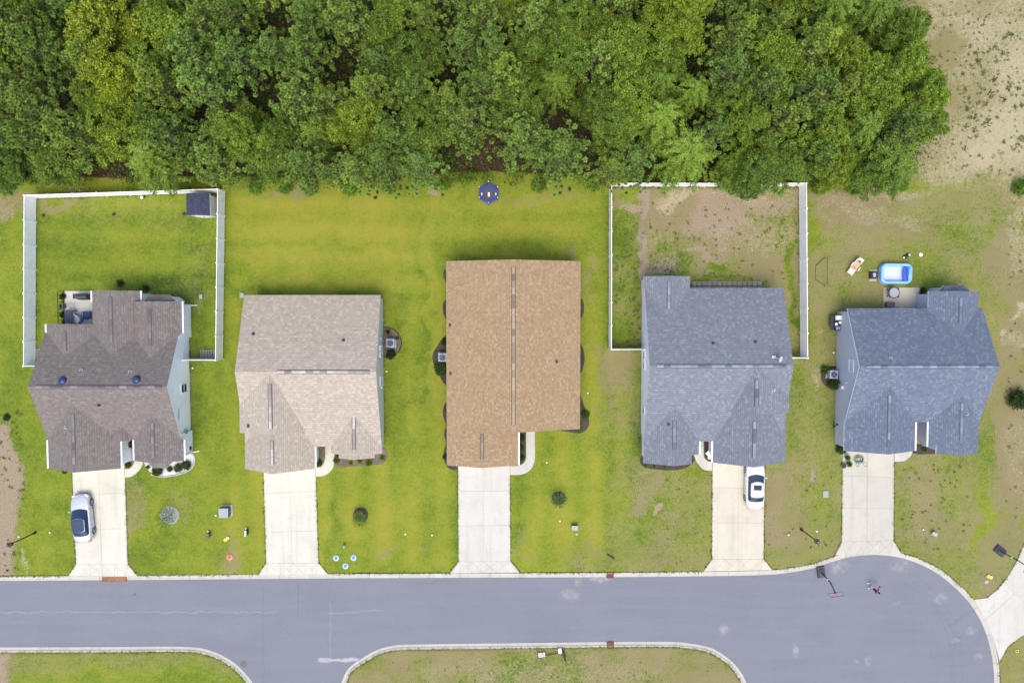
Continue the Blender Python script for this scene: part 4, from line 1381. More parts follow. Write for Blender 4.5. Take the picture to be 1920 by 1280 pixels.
# ---------- house 5: slate blue roof
def house_five():
    c = G(1720, 700)
    h = empty('house', (c.x, c.y, 0), 'slate blue house with blue roof next to the inflatable pool', 'house', 'houses along the street')
    rm, tm = M['roof_blue'], M['trim']
    W = MB(); cc = (0.24, 0.29, 0.39)
    kw = dict(roof_m=rm, trim_m=tm, wall_mb=W, cap_col=cc)
    zr = 5.2
    yr, yn, ys = GY(1740, 687, zr), GY(1660, 578, ZE), GY(1728, 791, ZE)
    x0, x1 = GX(1612, 687, zr), GX(1874.5, 687, zr)
    gable(h, 'ew', yr, zr, ys, ZE, yn, ZE, x0, x1, cap=(GX(1625, 687, zr), GX(1862, 687, zr)), **kw)
    # rear gable and its bay
    xa, xb = GX(1741, 560, ZE), GX(1835, 560, ZE)
    z2 = ZE + .5 * (xb - xa) / 2; xm = (xa + xb) / 2
    yb = GY(1790, 546, ZE)
    gable(h, 'ns', xm, z2, xa, ZE, xb, ZE, (yn - .02, yr + (zr - z2) * (yn - yr) / (zr - ZE) - .15), yb, rake=(False, True), cap=(GY(1803, 606, z2), GY(1803, 558, z2)), **kw)
    hip_bay(h, GX(1758, 540, 2.4), GX(1819, 540, 2.4), yb - .2, GY(1790, 535, 2.4), 2.42, .5, rm, tm, W, .6)
    # garage gable
    xw, xe = GX(1583, 815, ZE), GX(1716, 815, ZE)
    gz = ZE + .5 * (xe - xw) / 2
    yf = GY(1650, 845, ZE)
    gable(h, 'ns', (xw + xe) / 2, gz, xw, ZE, xe, ZE, yf, (ys + .02, yr - (zr - gz) * (yr - ys) / (zr - ZE) + .15), rake=(True, False), cap=(GY(1667, 838, gz), GY(1667, 741, gz)), gut=('b',), gut_rng=(yf, ys), **kw)
    garage_door(h, xw + .9, xe - .9, yf + .20)
    # bedroom gable
    xa, xb = GX(1741, 815, ZE), GX(1834.5, 815, ZE)
    z3 = ZE + .52 * (xb - xa) / 2; xm = (xa + xb) / 2
    y3 = GY(1790, 837, ZE)
    gable(h, 'ns', xm, z3, xa, ZE, xb, ZE, y3, (ys + .02, yr - (zr - z3) * (yr - ys) / (zr - ZE) + .15), rake=(True, False), cap=(GY(1803, 826, z3), GY(1803, 755, z3)), gut=('a',), gut_rng=(y3, ys), **kw)
    xc = GX(1755.5, 845, 2.9)
    gable(h, 'ns', xm, z3 - .012, xc, z3 - .012 - .52 * (xm - xc), xb - .02, ZE - .002, GY(1790, 849, ZE), y3 - .002, rake=(True, False), **kw)
    finish_walls(h, W, M['wall_blue'])
    xw_ = x0 + .24
    fr = MB()
    ya, yb_ = GY(1587, 697, 3.3), GY(1587, 674, 3.3)
    for (yy, zz, sy, sz) in (((ya + yb_) / 2, 2.75, yb_ - ya, .05), ((ya + yb_) / 2, 3.55, yb_ - ya, .05), (ya, 3.15, .05, .75), (yb_, 3.15, .05, .75)):
        fr.box((xw_ - .03, yy, zz), (.06, sy, sz))
    v = part('attic_vent', fr, M['trim'], h, True)
    for k in range(7):
        part('louvre', MB().box((xw_ - .015, (ya + yb_) / 2, 2.84 + k * .105), (.03, yb_ - ya - .07, .07)), M['wall_blue'], v, True)
    part('electric_meter', MB().box((xw_ - .09, GY(1577, 722, 1.1), 1.15), (.18, .36, .55)).box((xw_ - .07, GY(1574, 728, .7), .7), (.14, .22, .3)), M['grey_metal'], h, True)
    part('wall_lamp', MB().ball((xw_ - .08, GY(1592, 717, 2.4), 2.4), .08), M['white_plastic'], h, True)
    part('utility_box', MB().box((xw_ - .09, GY(1582, 726, 1.5), 1.55), (.18, .32, .3), bev=.03), M['white_plastic'], h, True)
    part('hose_tap', MB().box((xw_ - .06, GY(1576, 796, .8), .6), (.12, .14, .16)).cyl((xw_ - .12, GY(1576, 800, .8), .3), (xw_ - .3, GY(1576, 800, .8), .3), .12), M['dark_plastic'], h, True)
    pipe_vent(h, on_plane(1669.5, 671, zr, yr, yn, ZE, 'ew')); pipe_vent(h, on_plane(1811.5, 776, z3, xm, xb, ZE, 'ns'))
    front_door(h, GX(1731, 780, 0), ys + .3, M['brick'])
    return h
house_five()

# ------------------------------------------------------------------ fences
def panel_mesh(L, H):
    mb = MB()
    mb.box((L / 2, 0, H - .05), (L, .055, .10)).box((L / 2, 0, .16), (L, .055, .14)).box((L / 2, 0, H * .5 + .06), (L - .02, .026, H - .34))
    n = max(2, int(L / .30))
    for k in range(n):                           # the tongue-and-groove boards stand a little proud
        mb.box(((k + .5) * L / n, 0, H * .5 + .06), (L / n - .025, .036, H - .35))
    return mb

def fence(points, label, H=1.78, name='vinyl_fence'):
    """points: tops of the corner posts as surveyed on the photograph."""
    pts = [G(x, y, H).to_2d() for x, y in points]
    top = empty(name, (pts[0].x, pts[0].y, 0), label, 'fence')
    post_mb = MB().box((0, 0, H / 2 + .02), (.13, .13, H + .06)).lathe([(.10, 0), (.10, .03), (.02, .085)], 4, (0, 0, H + .05))
    post_me = post_mb.mesh('fence_post', M['vinyl'])
    def post(p, a):
        o = bpy.data.objects.new('fence_post', post_me)
        o.location = (p.x - pts[0].x, p.y - pts[0].y, 0); o.rotation_euler = (0, 0, a)
        link(o, top)
    cache = {}
    for i, (a, b) in enumerate(zip(pts, pts[1:])):
        d = b - a
        n = max(1, round(d.length / 2.44))
        L = d.length / n
        ang = math.atan2(d.y, d.x)
        key = round(L, 3)
        if key not in cache:
            cache[key] = panel_mesh(L - .12, H).mesh('fence_panel', M['vinyl'])
        for k in range(n):
            p = a + d * (k / n)
            if not (i > 0 and k == 0) or i == 0:
                post(p, ang)
            elif k == 0:
                post(p, ang)
            o = bpy.data.objects.new('fence_panel', cache[key])
            q = p + d.normalized() * .06
            o.location = (q.x - pts[0].x, q.y - pts[0].y, 0); o.rotation_euler = (0, 0, ang + rng.uniform(-.004, .004))
            link(o, top)
    post(pts[-1], 0)
    return top

fence([(118, 686), (44, 686), (45, 366), (408, 354.5), (404, 675), (343, 675)], 'white vinyl fence round the green lawn with the navy roofed shed')
fence([(1209, 655), (1146.5, 655), (1147, 343.5), (1512.5, 343.5), (1514.5, 671), (1487, 671)], 'white vinyl fence round the dry dirt yard behind grey blue roof')

def wire_fence():
    a, b = G(1202.5, 354, 0).to_2d(), G(1203.5, 540, 0).to_2d()
    top = empty('wire_fence', (a.x, a.y, 0), 'thin dark wire fence dividing the dirt yard beside the trodden lane', 'fence')
    d = b - a; n = 4
    for k in range(n + 1):
        p = d * (k / n)
        part('fence_post', MB().cyl((p.x, p.y, -.2), (p.x, p.y, 1.15), .03, n=7), M['grey_metal'], top)
    for z in (.1, .4, .7, 1.0, 1.12):
        part('wire', MB().tube([(0, 0, z), (d.x / 2, d.y / 2, z - .015), (d.x, d.y, z)], .005, 4), M['grey_metal'], top)
wire_fence()

# ------------------------------------------------------------------ foliage
npr = np.random.default_rng(5)
M['pine'] = leaf_mat('pine_needles', (0.038, 0.068, 0.012), (0.300, 0.440, 0.080), 0.12, 0.55)
M['broad'] = leaf_mat('broad_leaves', (0.038, 0.068, 0.010), (0.285, 0.42, 0.048), 0.14, 0.5)
M['feather'] = leaf_mat('feathery_leaves', (0.038, 0.072, 0.012), (0.275, 0.42, 0.050), 0.16, 0.55)
M['shrub'] = leaf_mat('shrub_leaves', (0.018, 0.035, 0.008), (0.085, 0.13, 0.022), 0.25, 0.5)
M['weed'] = leaf_mat('weed_leaves', (0.06, 0.085, 0.02), (0.20, 0.24, 0.06), 0.25, 0.6)

def quads_mesh(name, Q, tint, mat):
    """Q (n,4,3) leaf quads, tint (n,)"""
    n = len(Q)
    me = bpy.data.meshes.new(name)
    me.vertices.add(n * 4); me.vertices.foreach_set('co', np.ascontiguousarray(Q, dtype=np.float32).reshape(-1))
    me.loops.add(n * 4); me.loops.foreach_set('vertex_index', np.arange(n * 4, dtype=np.int32))
    me.polygons.add(n); me.polygons.foreach_set('loop_start', np.arange(0, n * 4, 4, dtype=np.int32))
    me.update(calc_edges=True)
    at = me.attributes.new('tint', 'FLOAT', 'FACE')
    at.data.foreach_set('value', np.clip(tint, 0, 1).astype(np.float32))
    me.materials.append(mat)
    return me

def unit(v):
    return v / (np.linalg.norm(v, axis=-1, keepdims=True) + 1e-9)

def blades(C, D, L, W):
    """Diamond-shaped blades from points C along D."""
    n = len(C)
    r = npr.normal(size=(n, 3)) * .45 + np.array([0, 0, 1.0])
    S = unit(np.cross(D, r))
    L = L[:, None]; W = W[:, None]
    return np.stack([C, C + D * L * .55 + S * W * .5, C + D * L, C + D * L * .55 - S * W * .5], 1)

def leaves(C, size, up=0.6):
    n = len(C)
    N = unit(npr.normal(size=(n, 3)) * (1 - up) + np.array([0, 0, 1.0]) * up)
    A = unit(np.cross(N, npr.normal(size=(n, 3))))
    B = np.cross(N, A)
    s = size[:, None]
    return np.stack([C - A * s * .6, C - B * s * .35, C + A * s * .6, C + B * s * .35], 1)

def trunk_mb(H, r, limbs, lean=(0, 0)):
    mb = MB()
    mb.tube([(0, 0, -.3), (lean[0] * .3, lean[1] * .3, H * .35), (lean[0] * .7, lean[1] * .7, H * .7), (lean[0], lean[1], H)], [r * 1.25, r, r * .6, r * .12], 8)
    for (z, a, L, rise) in limbs:
        t = z / H
        bx, by = lean[0] * t, lean[1] * t
        e = (bx + math.cos(a) * L, by + math.sin(a) * L, z + rise)
        m = (bx + math.cos(a) * L * .5, by + math.sin(a) * L * .5, z + rise * .35)
        mb.tube([(bx, by, z), m, e], [r * .28 * (1 - t * .5), r * .18, r * .05], 5)
    return mb

def pine_proto(seed, H, Rr, dens=1.0):
    global npr
    npr = np.random.default_rng(seed); rg = random.Random(seed)
    tc, limbs = [], []
    nwh = 9
    for k in range(nwh):
        t = k / (nwh - 1)
        z = H * (.42 + .55 * t)
        nb = rg.randint(5, 7) if t < .8 else 4
        a0 = rg.uniform(0, 6.28)
        for b in range(nb):
            a = a0 + b * 6.283 / nb + rg.uniform(-.3, .3)
            L = Rr * (max(.05, 1 - t)) ** .55 * min(1.0, .72 + t * 1.3) * rg.uniform(.74, 1.14)
            rise = L * rg.uniform(.05, .35)
            limbs.append((z, a, L * .95, rise))
            for f in (np.linspace(.35, 1.0, max(2, int(L / .58)))):
                for s_ in range(2 if f > .45 else 1):
                    jx = rg.gauss(0, .34) * (.4 + f); jy = rg.gauss(0, .34) * (.4 + f)
                    tc.append((math.cos(a) * L * f + jx, math.sin(a) * L * f + jy, z + rise * f * f + rg.uniform(-.25, .30)))
    tc += [(rg.gauss(0, .32), rg.gauss(0, .32), H * rg.uniform(.96, 1.03)) for _ in range(12)]
    tc = np.array(tc)
    nb = int(62 * dens)
    C = np.repeat(tc, nb, 0)
    out = np.repeat(unit(tc * np.array([1, 1, 0]) + 1e-6), nb, 0)
    D = unit(npr.normal(size=C.shape) * .75 + out * .35 + np.array([0, 0, .55]))
    L = npr.uniform(.26, .42, len(C)); W = npr.uniform(.06, .11, len(C))
    Q = blades(C - D * .05, D, L, W)
    tuft_t = npr.uniform(.2, .9, len(tc))
    tint = np.repeat(tuft_t, nb) + npr.normal(size=len(C)) * .22
    return Q, tint, trunk_mb(H * .92, .15, [l for l in limbs if l[0] < H * .85])

def broad_proto(seed, H, Rr, lobes=19, leafn=46, size=(.10, .19)):
    global npr
    npr = np.random.default_rng(seed); rg = random.Random(seed)
    cs, limbs = [], []
    for k in range(lobes):
        if k == 0:
            c, r = (rg.gauss(0, .2), rg.gauss(0, .2), H * .84), Rr * .46
        else:
            a = k * 2.399 + rg.uniform(-.4, .4)
            d = Rr * rg.uniform(.34, .88)
            c = (math.cos(a) * d, math.sin(a) * d, H * rg.uniform(.50, .90) - d * .22)
            r = Rr * rg.uniform(.20, .34)
            limbs.append((H * rg.uniform(.32, .5), a, d * .9, c[2] - H * .42))
        n = int(34 * (r / .9) ** 2) + 6
        v = unit(npr.normal(size=(n, 3))); v[:, 2] = np.abs(v[:, 2]) * 1.0 - .28
        v = unit(v) * (r * npr.uniform(.72, 1.08, (n, 1)))
        cs.append(np.array(c) + v * np.array([1, 1, .85]))
    cs = np.concatenate(cs)
    C = np.repeat(cs, leafn, 0) + npr.normal(size=(len(cs) * leafn, 3)) * np.array([.14, .14, .10])
    Q = leaves(C, npr.uniform(size[0], size[1], len(C)), .45)
    tint = np.repeat(npr.uniform(.15, .75, len(cs)), leafn) + npr.normal(size=len(C)) * .17
    return Q, tint, trunk_mb(H * .8, .16, limbs)

def feather_proto(seed, H, Rr, nbr=84):
    """Cypress-like crown of long arching sprays."""
    global npr
    npr = np.random.default_rng(seed); rg = random.Random(seed)
    Cs, Ds, limbs = [], [], []
    for k in range(nbr):
        t = k / nbr
        a = k * 2.399 + rg.uniform(-.3, .3)
        z = H * (.97 - .62 * t)
        L = Rr * (.25 + .78 * math.sqrt(t)) * rg.uniform(.62, 1.12)
        rise = L * rg.uniform(-.15, .45); wob = rg.uniform(-.6, .6)
        if k % 3 == 0: limbs.append((z, a, L * .8, rise))
        m = int(L / .075)
        for j in range(m):
            f = (j + .5) / m
            aa = a + wob * f * f
            p = np.array([math.cos(aa) * L * f, math.sin(aa) * L * f, z + rise * math.sin(f * 2.6) - L * .16 * f * f])
            for sd in (-1, 1):
                for _ in range(3):
                    b = a + sd * rg.uniform(.35, 1.15)
                    Cs.append(p + np.array([rg.gauss(0, .09), rg.gauss(0, .09), rg.gauss(0, .09)]))
                    Ds.append((math.cos(b), math.sin(b), rg.uniform(-.25, .45)))
    C = np.array(Cs); D = unit(np.array(Ds))
    r = np.linalg.norm(C[:, :2], axis=1)
    L = npr.uniform(.16, .34, len(C)); W = npr.uniform(.05, .10, len(C))
    Q = blades(C, D, L, W)
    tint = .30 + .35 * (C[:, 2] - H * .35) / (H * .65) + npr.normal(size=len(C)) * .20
    return Q, tint, trunk_mb(H * .95, .16, limbs)

def make_proto(kind, name, data, mat):
    Q, tint, tr = data
    return (quads_mesh('crown', Q, tint, M[mat]), tr.mesh('trunk', M['bark']), name)

PINES = [make_proto('pine', 'pine_tree', pine_proto(20 + i, 11.0, 2.75 + .12 * i), 'pine') for i in range(4)]
BROADS = [make_proto('broad', 'broadleaf_tree', broad_proto(40 + i, 9.5, 2.7 + .1 * i), 'broad') for i in range(4)]
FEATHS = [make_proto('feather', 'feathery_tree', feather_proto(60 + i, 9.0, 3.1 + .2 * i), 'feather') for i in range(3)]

PALETTE = {
    'pine': [('deep green pine', (.80, .85, .82)), ('mid green pine', (1.0, 1.0, .95)), ('bluish green pine', (.90, .98, 1.08)), ('bright green pine', (1.18, 1.12, .92))],
    'broad': [('dark leafy tree', (.74, .80, .8)), ('green leafy tree', (.92, .95, .95)), ('yellow green leafy tree', (1.18, 1.10, .8)), ('bright leafy tree', (1.05, 1.05, .9))],
    'feather': [('feathery light green tree', (1.05, 1.02, .9)), ('feathery deep green tree', (.84, .86, .8))],
}
ROWS = [('front row of the wood', 306), ('second row of the wood', 240), ('third row of the wood', 172), ('fourth row of the wood', 104), ('fifth row of the wood', 40), ('topmost row of the wood', -26)]
RIGHT = [1690, 1738, 1712, 1672, 1660, 1650]
trees = []          # row, px, py, kind, look, tint, radius px
def T(row, px, py, kind, look, rp, tint=None):
    trees.append([row, px, py, kind, look, rp, tint])
# trees that stand out in the photograph
T(0, 283, 296, 'feather', 0, 66); T(1, 215, 158, 'broad', 2, 42, (1.45, 1.25, .75)); T(4, 190, 62, 'broad', 2, 70, (1.45, 1.22, .75))
T(2, 385, 165, 'pine', 2, 58); T(3, 868, 78, 'pine', 2, 46); T(2, 705, 118, 'pine', 2, 42); T(3, 1370, 130, 'pine', 2, 52)
T(0, 1290, 285, 'feather', 0, 64); T(1, 1235, 225, 'feather', 0, 56); T(0, 1672, 292, 'feather', 1, 74); T(1, 1742, 172, 'broad', 3, 44); T(2, 1702, 112, 'broad', 3, 46)
T(1, 1478, 218, 'pine', 3, 44); T(3, 1385, 60, 'pine', 3, 48); T(5, 1560, 18, 'feather', 1, 60); T(5, 1640, 10, 'feather', 1, 62)
T(0, 975, 258, 'pine', 0, 54); T(0, 1050, 286, 'pine', 0, 60); T(0, 395, 288, 'pine', 1, 60); T(0, 95, 302, 'broad', 1, 46); T(2, 60, 195, 'pine', 1, 60); T(4, 60, 75, 'pine', 0, 60)
T(3, 940, 140, 'pine', 3, 46); T(1, 840, 190, 'pine', 3, 52); T(4, 655, 30, 'pine', 1, 54); T(4, 1070, 40, 'broad', 1, 50); T(4, 1150, 62, 'broad', 2, 36, (1.25, 1.05, .7))
T(0, 20, 304, 'broad', 0, 46); T(0, 1640, 318, 'broad', 0, 44); T(3, 1690, 60, 'broad', 1, 40); T(0, 1750, 225, 'broad', 3, 36); T(0, 1380, 318, 'broad', 3, 38); T(0, 1570, 312, 'broad', 2, 40)
GAPS = [(634, 130, 20), (906, 262, 10), (520, 162, 10), (1400, 276, 8), (188, 330, 12), (934, 322, 20), (1130, 338, 2)]
tr_rng = random.Random(77)
for ri, (rn, ry) in enumerate(ROWS):
    x = -52 + (ri % 2) * 34
    while x < RIGHT[ri]:
        px = x + tr_rng.uniform(-15, 15); py = ry + tr_rng.uniform(-17, 17)
        rp = tr_rng.uniform(40, 56)
        x += tr_rng.uniform(60, 76)
        if px > RIGHT[ri] - 10: continue
        if any(math.hypot(px - g[0], py - g[1]) < g[2] + rp * .55 for g in GAPS): continue
        if any(math.hypot(px - t[1], py - t[2]) < (t[5] + rp) * .44 for t in trees): continue
        if py + rp * 1.0 > 360: py = 360 - rp
        if math.hypot(px - 918, py - 362) < rp + 34: continue
        k = tr_rng.random()
        pine_share = .62 if px < 950 else .34
        kind = 'pine' if k < pine_share else ('feather' if k > .93 else 'broad')
        T(ri, px, py, kind, tr_rng.randrange(len(PALETTE[kind])), rp)

ORD = ['leftmost', 'second', 'third', 'fourth', 'fifth', 'sixth', 'seventh', 'eighth', 'ninth', 'tenth', 'eleventh', 'twelfth', 'thirteenth', 'fourteenth', 'fifteenth', 'sixteenth',
       'seventeenth', 'eighteenth', 'nineteenth', 'twentieth', 'twenty-first', 'twenty-second', 'twenty-third', 'twenty-fourth', 'twenty-fifth', 'twenty-sixth', 'twenty-seventh',
       'twenty-eighth', 'twenty-ninth', 'thirtieth', 'thirty-first', 'thirty-second', 'thirty-third', 'thirty-fourth']
trunks_at = []
for ri, (rn, ry) in enumerate(ROWS):
    row = sorted([t for t in trees if t[0] == ri], key=lambda t: t[1])
    for k, (r_, px, py, kind, look, rp, tint) in enumerate(row):
        pool = {'pine': PINES, 'broad': BROADS, 'feather': FEATHS}[kind]
        crown_me, trunk_me, name = pool[tr_rng.randrange(len(pool))]
        base_H = {'pine': 11.0, 'broad': 9.5, 'feather': 9.0}[kind]
        base_R = {'pine': 3.0, 'broad': 2.9, 'feather': 3.3}[kind]
        sc = rp / 19.0 * (70 - 7) / 70 / base_R * 1.08
        hs = tr_rng.uniform(.88, 1.12) * (.84 if ri == 0 else 1.0) * (0.6 + .4 * sc)
        H = base_H * hs
        p = G(px, py, H * .78)
        w_, tnt = PALETTE[kind][look]
        tnt = tint or tnt
        side = 'leftmost' if k == 0 else 'rightmost' if k == len(row) - 1 else ORD[k] + ' from left'
        lab = f'{w_}, {side} in the {rn}'
        t = empty(name, (p.x, p.y, 0), lab, 'tree', 'trees of the wood behind the gardens', tr_rng.uniform(0, 6.28))
        t.scale = (sc, sc, hs)
        c = bpy.data.objects.new('crown', crown_me)
        j = tr_rng.uniform(.88, 1.12)
        c.color = (tnt[0] * j, tnt[1] * j, tnt[2] * j, 1)
        link(c, t)
        link(bpy.data.objects.new('trunk', trunk_me), t)
        trunks_at.append((p.x, p.y))

# low growth under the trees: nobody could count it
def undergrowth():
    global npr
    npr = np.random.default_rng(9)
    cs = []
    rg = random.Random(3)
    while len(cs) < 2600:
        px, py = rg.uniform(-60, 1740), rg.uniform(-60, 344)
        if px > 1690 and not (95 < py < 300): continue
        if any(math.hypot(px - g[0], py - g[1]) < g[2] for g in GAPS): continue
        p = G(px, py, 0)
        cs.append((p.x, p.y, rg.uniform(.2, 1.6)))
    cs = np.array(cs)
    C = np.repeat(cs, 42, 0) + npr.normal(size=(len(cs) * 42, 3)) * np.array([.42, .42, .28])
    C[:, 2] = np.abs(C[:, 2]) + .05
    Q = leaves(C, npr.uniform(.12, .24, len(C)), .5)
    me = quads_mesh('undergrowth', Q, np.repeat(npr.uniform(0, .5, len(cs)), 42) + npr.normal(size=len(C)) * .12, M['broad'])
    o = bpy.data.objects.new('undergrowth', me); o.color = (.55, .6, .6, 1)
    COL.objects.link(o)
    tag(o, 'dark leafy undergrowth below the trees of the wood', None, None, 'stuff')
undergrowth()

# scattered weeds and tufts of the dry ground
def weeds():
    global npr
    npr = np.random.default_rng(19)
    rg = random.Random(8)
    cs, sz, tn = [], [], []
    def scatter(n, x0, y0, x1, y1, s, t, test=None):
        k = 0
        while k < n:
            px, py = rg.uniform(x0, x1), rg.uniform(y0, y1)
            k += 1
            if test and not test(px, py): continue
            p = G(px, py, 0)
            cs.append((p.x, p.y, .03)); sz.append(s * rg.uniform(.5, 1.6)); tn.append(t + rg.uniform(-.2, .2))
    scatter(420, 1700, 0, 1980, 335, .11, .45, lambda x, y: x > 1700 + max(0, 95 - abs(y - 200)) * 1.05)
    scatter(90, 1760, 60, 1960, 280, .26, .3, lambda x, y: x > 1800)
    scatter(150, 1205, 380, 1500, 530, .11, .4)
    scatter(90, 1150, 400, 1200, 650, .13, .35)
    scatter(60, 0, 770, 45, 1070, .13, .45)
    scatter(120, 1885, 380, 1990, 1000, .12, .5)
    scatter(40, 1240, 880, 1320, 1062, .09, .45); scatter(40, 1440, 870, 1560, 1030, .09, .45)
    scatter(60, 1690, 870, 1820, 1030, .11, .4)
    scatter(90, 700, 1235, 1330, 1300, .09, .55)
    cs_ = np.array(cs); sz_ = np.array(sz); tn_ = np.array(tn)
    n = 16
    D = unit(npr.normal(size=(len(cs_) * n, 3)) * np.array([1, 1, .5]) + np.array([0, 0, .35])); D[:, 2] = np.abs(D[:, 2])
    C = np.repeat(cs_, n, 0) + npr.normal(size=(len(cs_) * n, 3)) * np.array([1, 1, 0]) * np.repeat(sz_, n)[:, None] * .35
    Q = blades(C, D, np.repeat(sz_, n) * npr.uniform(.5, 1.1, len(C)), np.repeat(sz_, n) * .32)
    me = quads_mesh('weeds', Q, np.repeat(tn_, n) + npr.normal(size=len(C)) * .1, M['weed'])
    o = bpy.data.objects.new('weeds', me)
    COL.objects.link(o)
    tag(o, 'scattered green weeds on the dry and sandy ground', None, None, 'stuff')
weeds()


# blades that lean over the edges of concrete, walls and fences
def edge_grass():
    global npr
    npr = np.random.default_rng(31)
    rg = random.Random(12)
    cs = []
    def along(pts, spread=.05, per_m=11, out=None):
        for (ax, ay), (bx, by) in zip(pts, pts[1:]):
            a, b = G(ax, ay), G(bx, by)
            L = (b - a).length
            for _ in range(int(L * per_m)):
                if rg.random() < .25: continue
                t = rg.random()
                p = a + (b - a) * t
                cs.append((p.x + rg.gauss(0, spread), p.y + rg.gauss(0, spread), .01))
    for e in (((135.5, 888), (142.5, 1057), (128, 1079)), ((234.5, 897), (240, 1057), (257.5, 1078)), ((494, 888), (499, 1055), (484, 1077)), ((592, 894), (597.5, 1055), (615, 1075)),
              ((858.5, 878), (859.5, 1052), (843.5, 1073)), ((956.5, 891), (957.5, 1051), (974.5, 1072)), ((1335.5, 884), (1334.5, 1047), (1318.5, 1070)), ((1433.5, 870), (1432, 1047), (1448.5, 1067)),
              ((1579.5, 870), (1578, 1014), (1565.5, 1040)), ((1676.5, 866), (1675.5, 1012), (1689.5, 1035)), ((1851, 1120), (1872, 1102), (1894, 1073.5), (1908, 1048), (1922, 1015)), ((1874, 1241), (1889, 1211.5), (1921, 1190))):
        along(e)
    for e in (((67, 373), (66, 686)), ((419, 372), (416, 674)), ((1144, 352), (1143, 655)), ((1502, 352), (1502, 670)), ((355, 575), (355, 850)), ((1572, 585), (1572, 838)), ((1148, 351), (1500, 351)), ((70, 372), (400, 362)), ((718, 560), (719, 840))):
        along(e, .10, 12)
    drives = [(GX(a, 1078), GX(b, 1078), GY(960, 1095)) for a, b in ((127, 258), (483, 616), (843, 975), (1318, 1450), (1564, 1690))] + [(GX(1822, 1170), 80, GY(960, 1243))]
    for path, sg in ((north_s, 1), (south_s, -1), (island_s, -1)):
        for p in offset(cut(path, -56, 56), .475 * sg):
            if any(x0 < p.x < x1 and p.y > y0 for x0, x1, y0 in drives): continue
            for _ in range(3):
                if rg.random() < .45: continue
                cs.append((p.x + rg.gauss(0, .05), p.y + rg.gauss(0, .05), .015))
    cs_ = np.array(cs); n = 9
    C = np.repeat(cs_, n, 0) + npr.normal(size=(len(cs_) * n, 3)) * np.array([.035, .035, 0])
    D = unit(npr.normal(size=C.shape) * np.array([1, 1, .4]) + np.array([0, 0, .5])); D[:, 2] = np.abs(D[:, 2])
    Q = blades(C, D, npr.uniform(.06, .15, len(C)), npr.uniform(.025, .045, len(C)))
    me = quads_mesh('edge_grass', Q, np.repeat(npr.uniform(.1, .9, len(cs_)), n), M['edge'])
    o = bpy.data.objects.new('edge_grass', me)
    COL.objects.link(o)
    tag(o, 'grass blades leaning over the edges of concrete and fences', None, None, 'stuff')
M['edge'] = leaf_mat('edge_blades', (0.055, 0.09, 0.014), (0.19, 0.21, 0.035), 0.2, 0.6)
edge_grass()

# ------------------------------------------------------------------ planting beds
def bed(pts, mat, label, z=0.02, step=.15, closed_spline=True):
    p = px_path(pts)
    p = spline(p, step, True) if closed_spline else p
    mb = MB().prism([(q.x, q.y) for q in p], -.08, z)
    c = sum(p, Vector((0, 0))) / len(p)
    return solo('flower_bed', mb, mat, (c.x, c.y, 0), label, None, None, 'structure', world=True)

bed([(838, 628), (828, 636), (819, 650), (812, 662), (811, 674), (815, 688), (823, 702), (829, 714), (838, 722), (860, 722), (860, 628)], M['mulch'], 'dark mulch bed bulging round the air conditioner beside the tan roof')
bed([(838, 560), (832, 566), (831, 585), (838, 600), (860, 600), (860, 560)], M['mulch'], 'dark mulch strip against the upper left wall of the tan roofed house')
bed([(838, 502), (832, 508), (833, 522), (838, 530), (860, 530), (860, 502)], M['mulch'], 'short dark mulch patch at the rear left corner of the tan roofed house')
bed([(838, 752), (832, 762), (831, 780), (836, 796), (833, 812), (836, 830), (832, 848), (833, 862), (838, 874), (848, 880), (858, 880), (860, 868), (860, 752)], M['mulch'], 'dark mulch strip along the lower left wall of the tan roofed house')
bed([(1085, 556), (1092, 562), (1095, 576), (1092, 592), (1085, 600), (1070, 600), (1070, 556)], M['mulch'], 'dark mulch patch against the upper right wall of the tan roofed house')
bed([(1085, 640), (1092, 650), (1096, 668), (1094, 686), (1088, 700), (1070, 700), (1070, 640)], M['mulch'], 'dark mulch patch against the middle right wall of the tan roofed house')
bed([(1085, 735), (1091, 748), (1097, 766), (1103, 782), (1105, 794), (1101, 803), (1090, 811), (1070, 810), (1040, 806), (1010, 806), (1010, 790), (1060, 770), (1072, 735)], M['mulch'], 'dark mulch bed with lime shrubs at the corner below the tan roof')
bed([(973, 800), (985.5, 800), (985.5, 858), (981, 867), (972, 872)], M['mulch'], 'dark mulch strip between tan roof and the curved path', closed_spline=False)
bed([(1209, 850), (1201, 856), (1201, 868), (1207, 875), (1230, 879.5), (1262, 881), (1285, 877), (1298, 868), (1303, 858), (1280, 845)], M['mulch'], 'dark mulch bed with three yellow green plants under grey blue roof')
bed([(1320, 820), (1337, 820), (1337, 864.5), (1327, 862.5), (1321, 856)], M['mulch'], 'dark mulch strip beside the recessed porch of the grey blue roof', closed_spline=False)
bed([(628, 842), (628, 870), (633, 875), (665, 873.5), (700, 871.5), (720, 867), (727, 856), (724, 842), (716, 836), (680, 838)], M['bed_soil'], 'brown soil bed with yellow green plants below pink beige roof')
bed([(592, 834), (609, 834), (609.2, 858), (606, 867), (599, 873.5), (592, 875.5)], M['bed_soil'], 'small soil patch inside the curve of the path by pink beige roof', closed_spline=False)
bed([(716, 614), (728, 614), (741, 620), (750, 632), (753, 645), (749, 656), (740, 666), (730, 671), (716, 668)], M['bed_soil'], 'oval soil bed round the air conditioner at the sage wall')
bed([(240, 822), (252, 822), (252, 862), (248, 872), (241, 877), (235, 878), (236, 850)], M['bed_soil'], 'narrow soil bed in the porch recess of the taupe roofed house', closed_spline=False)
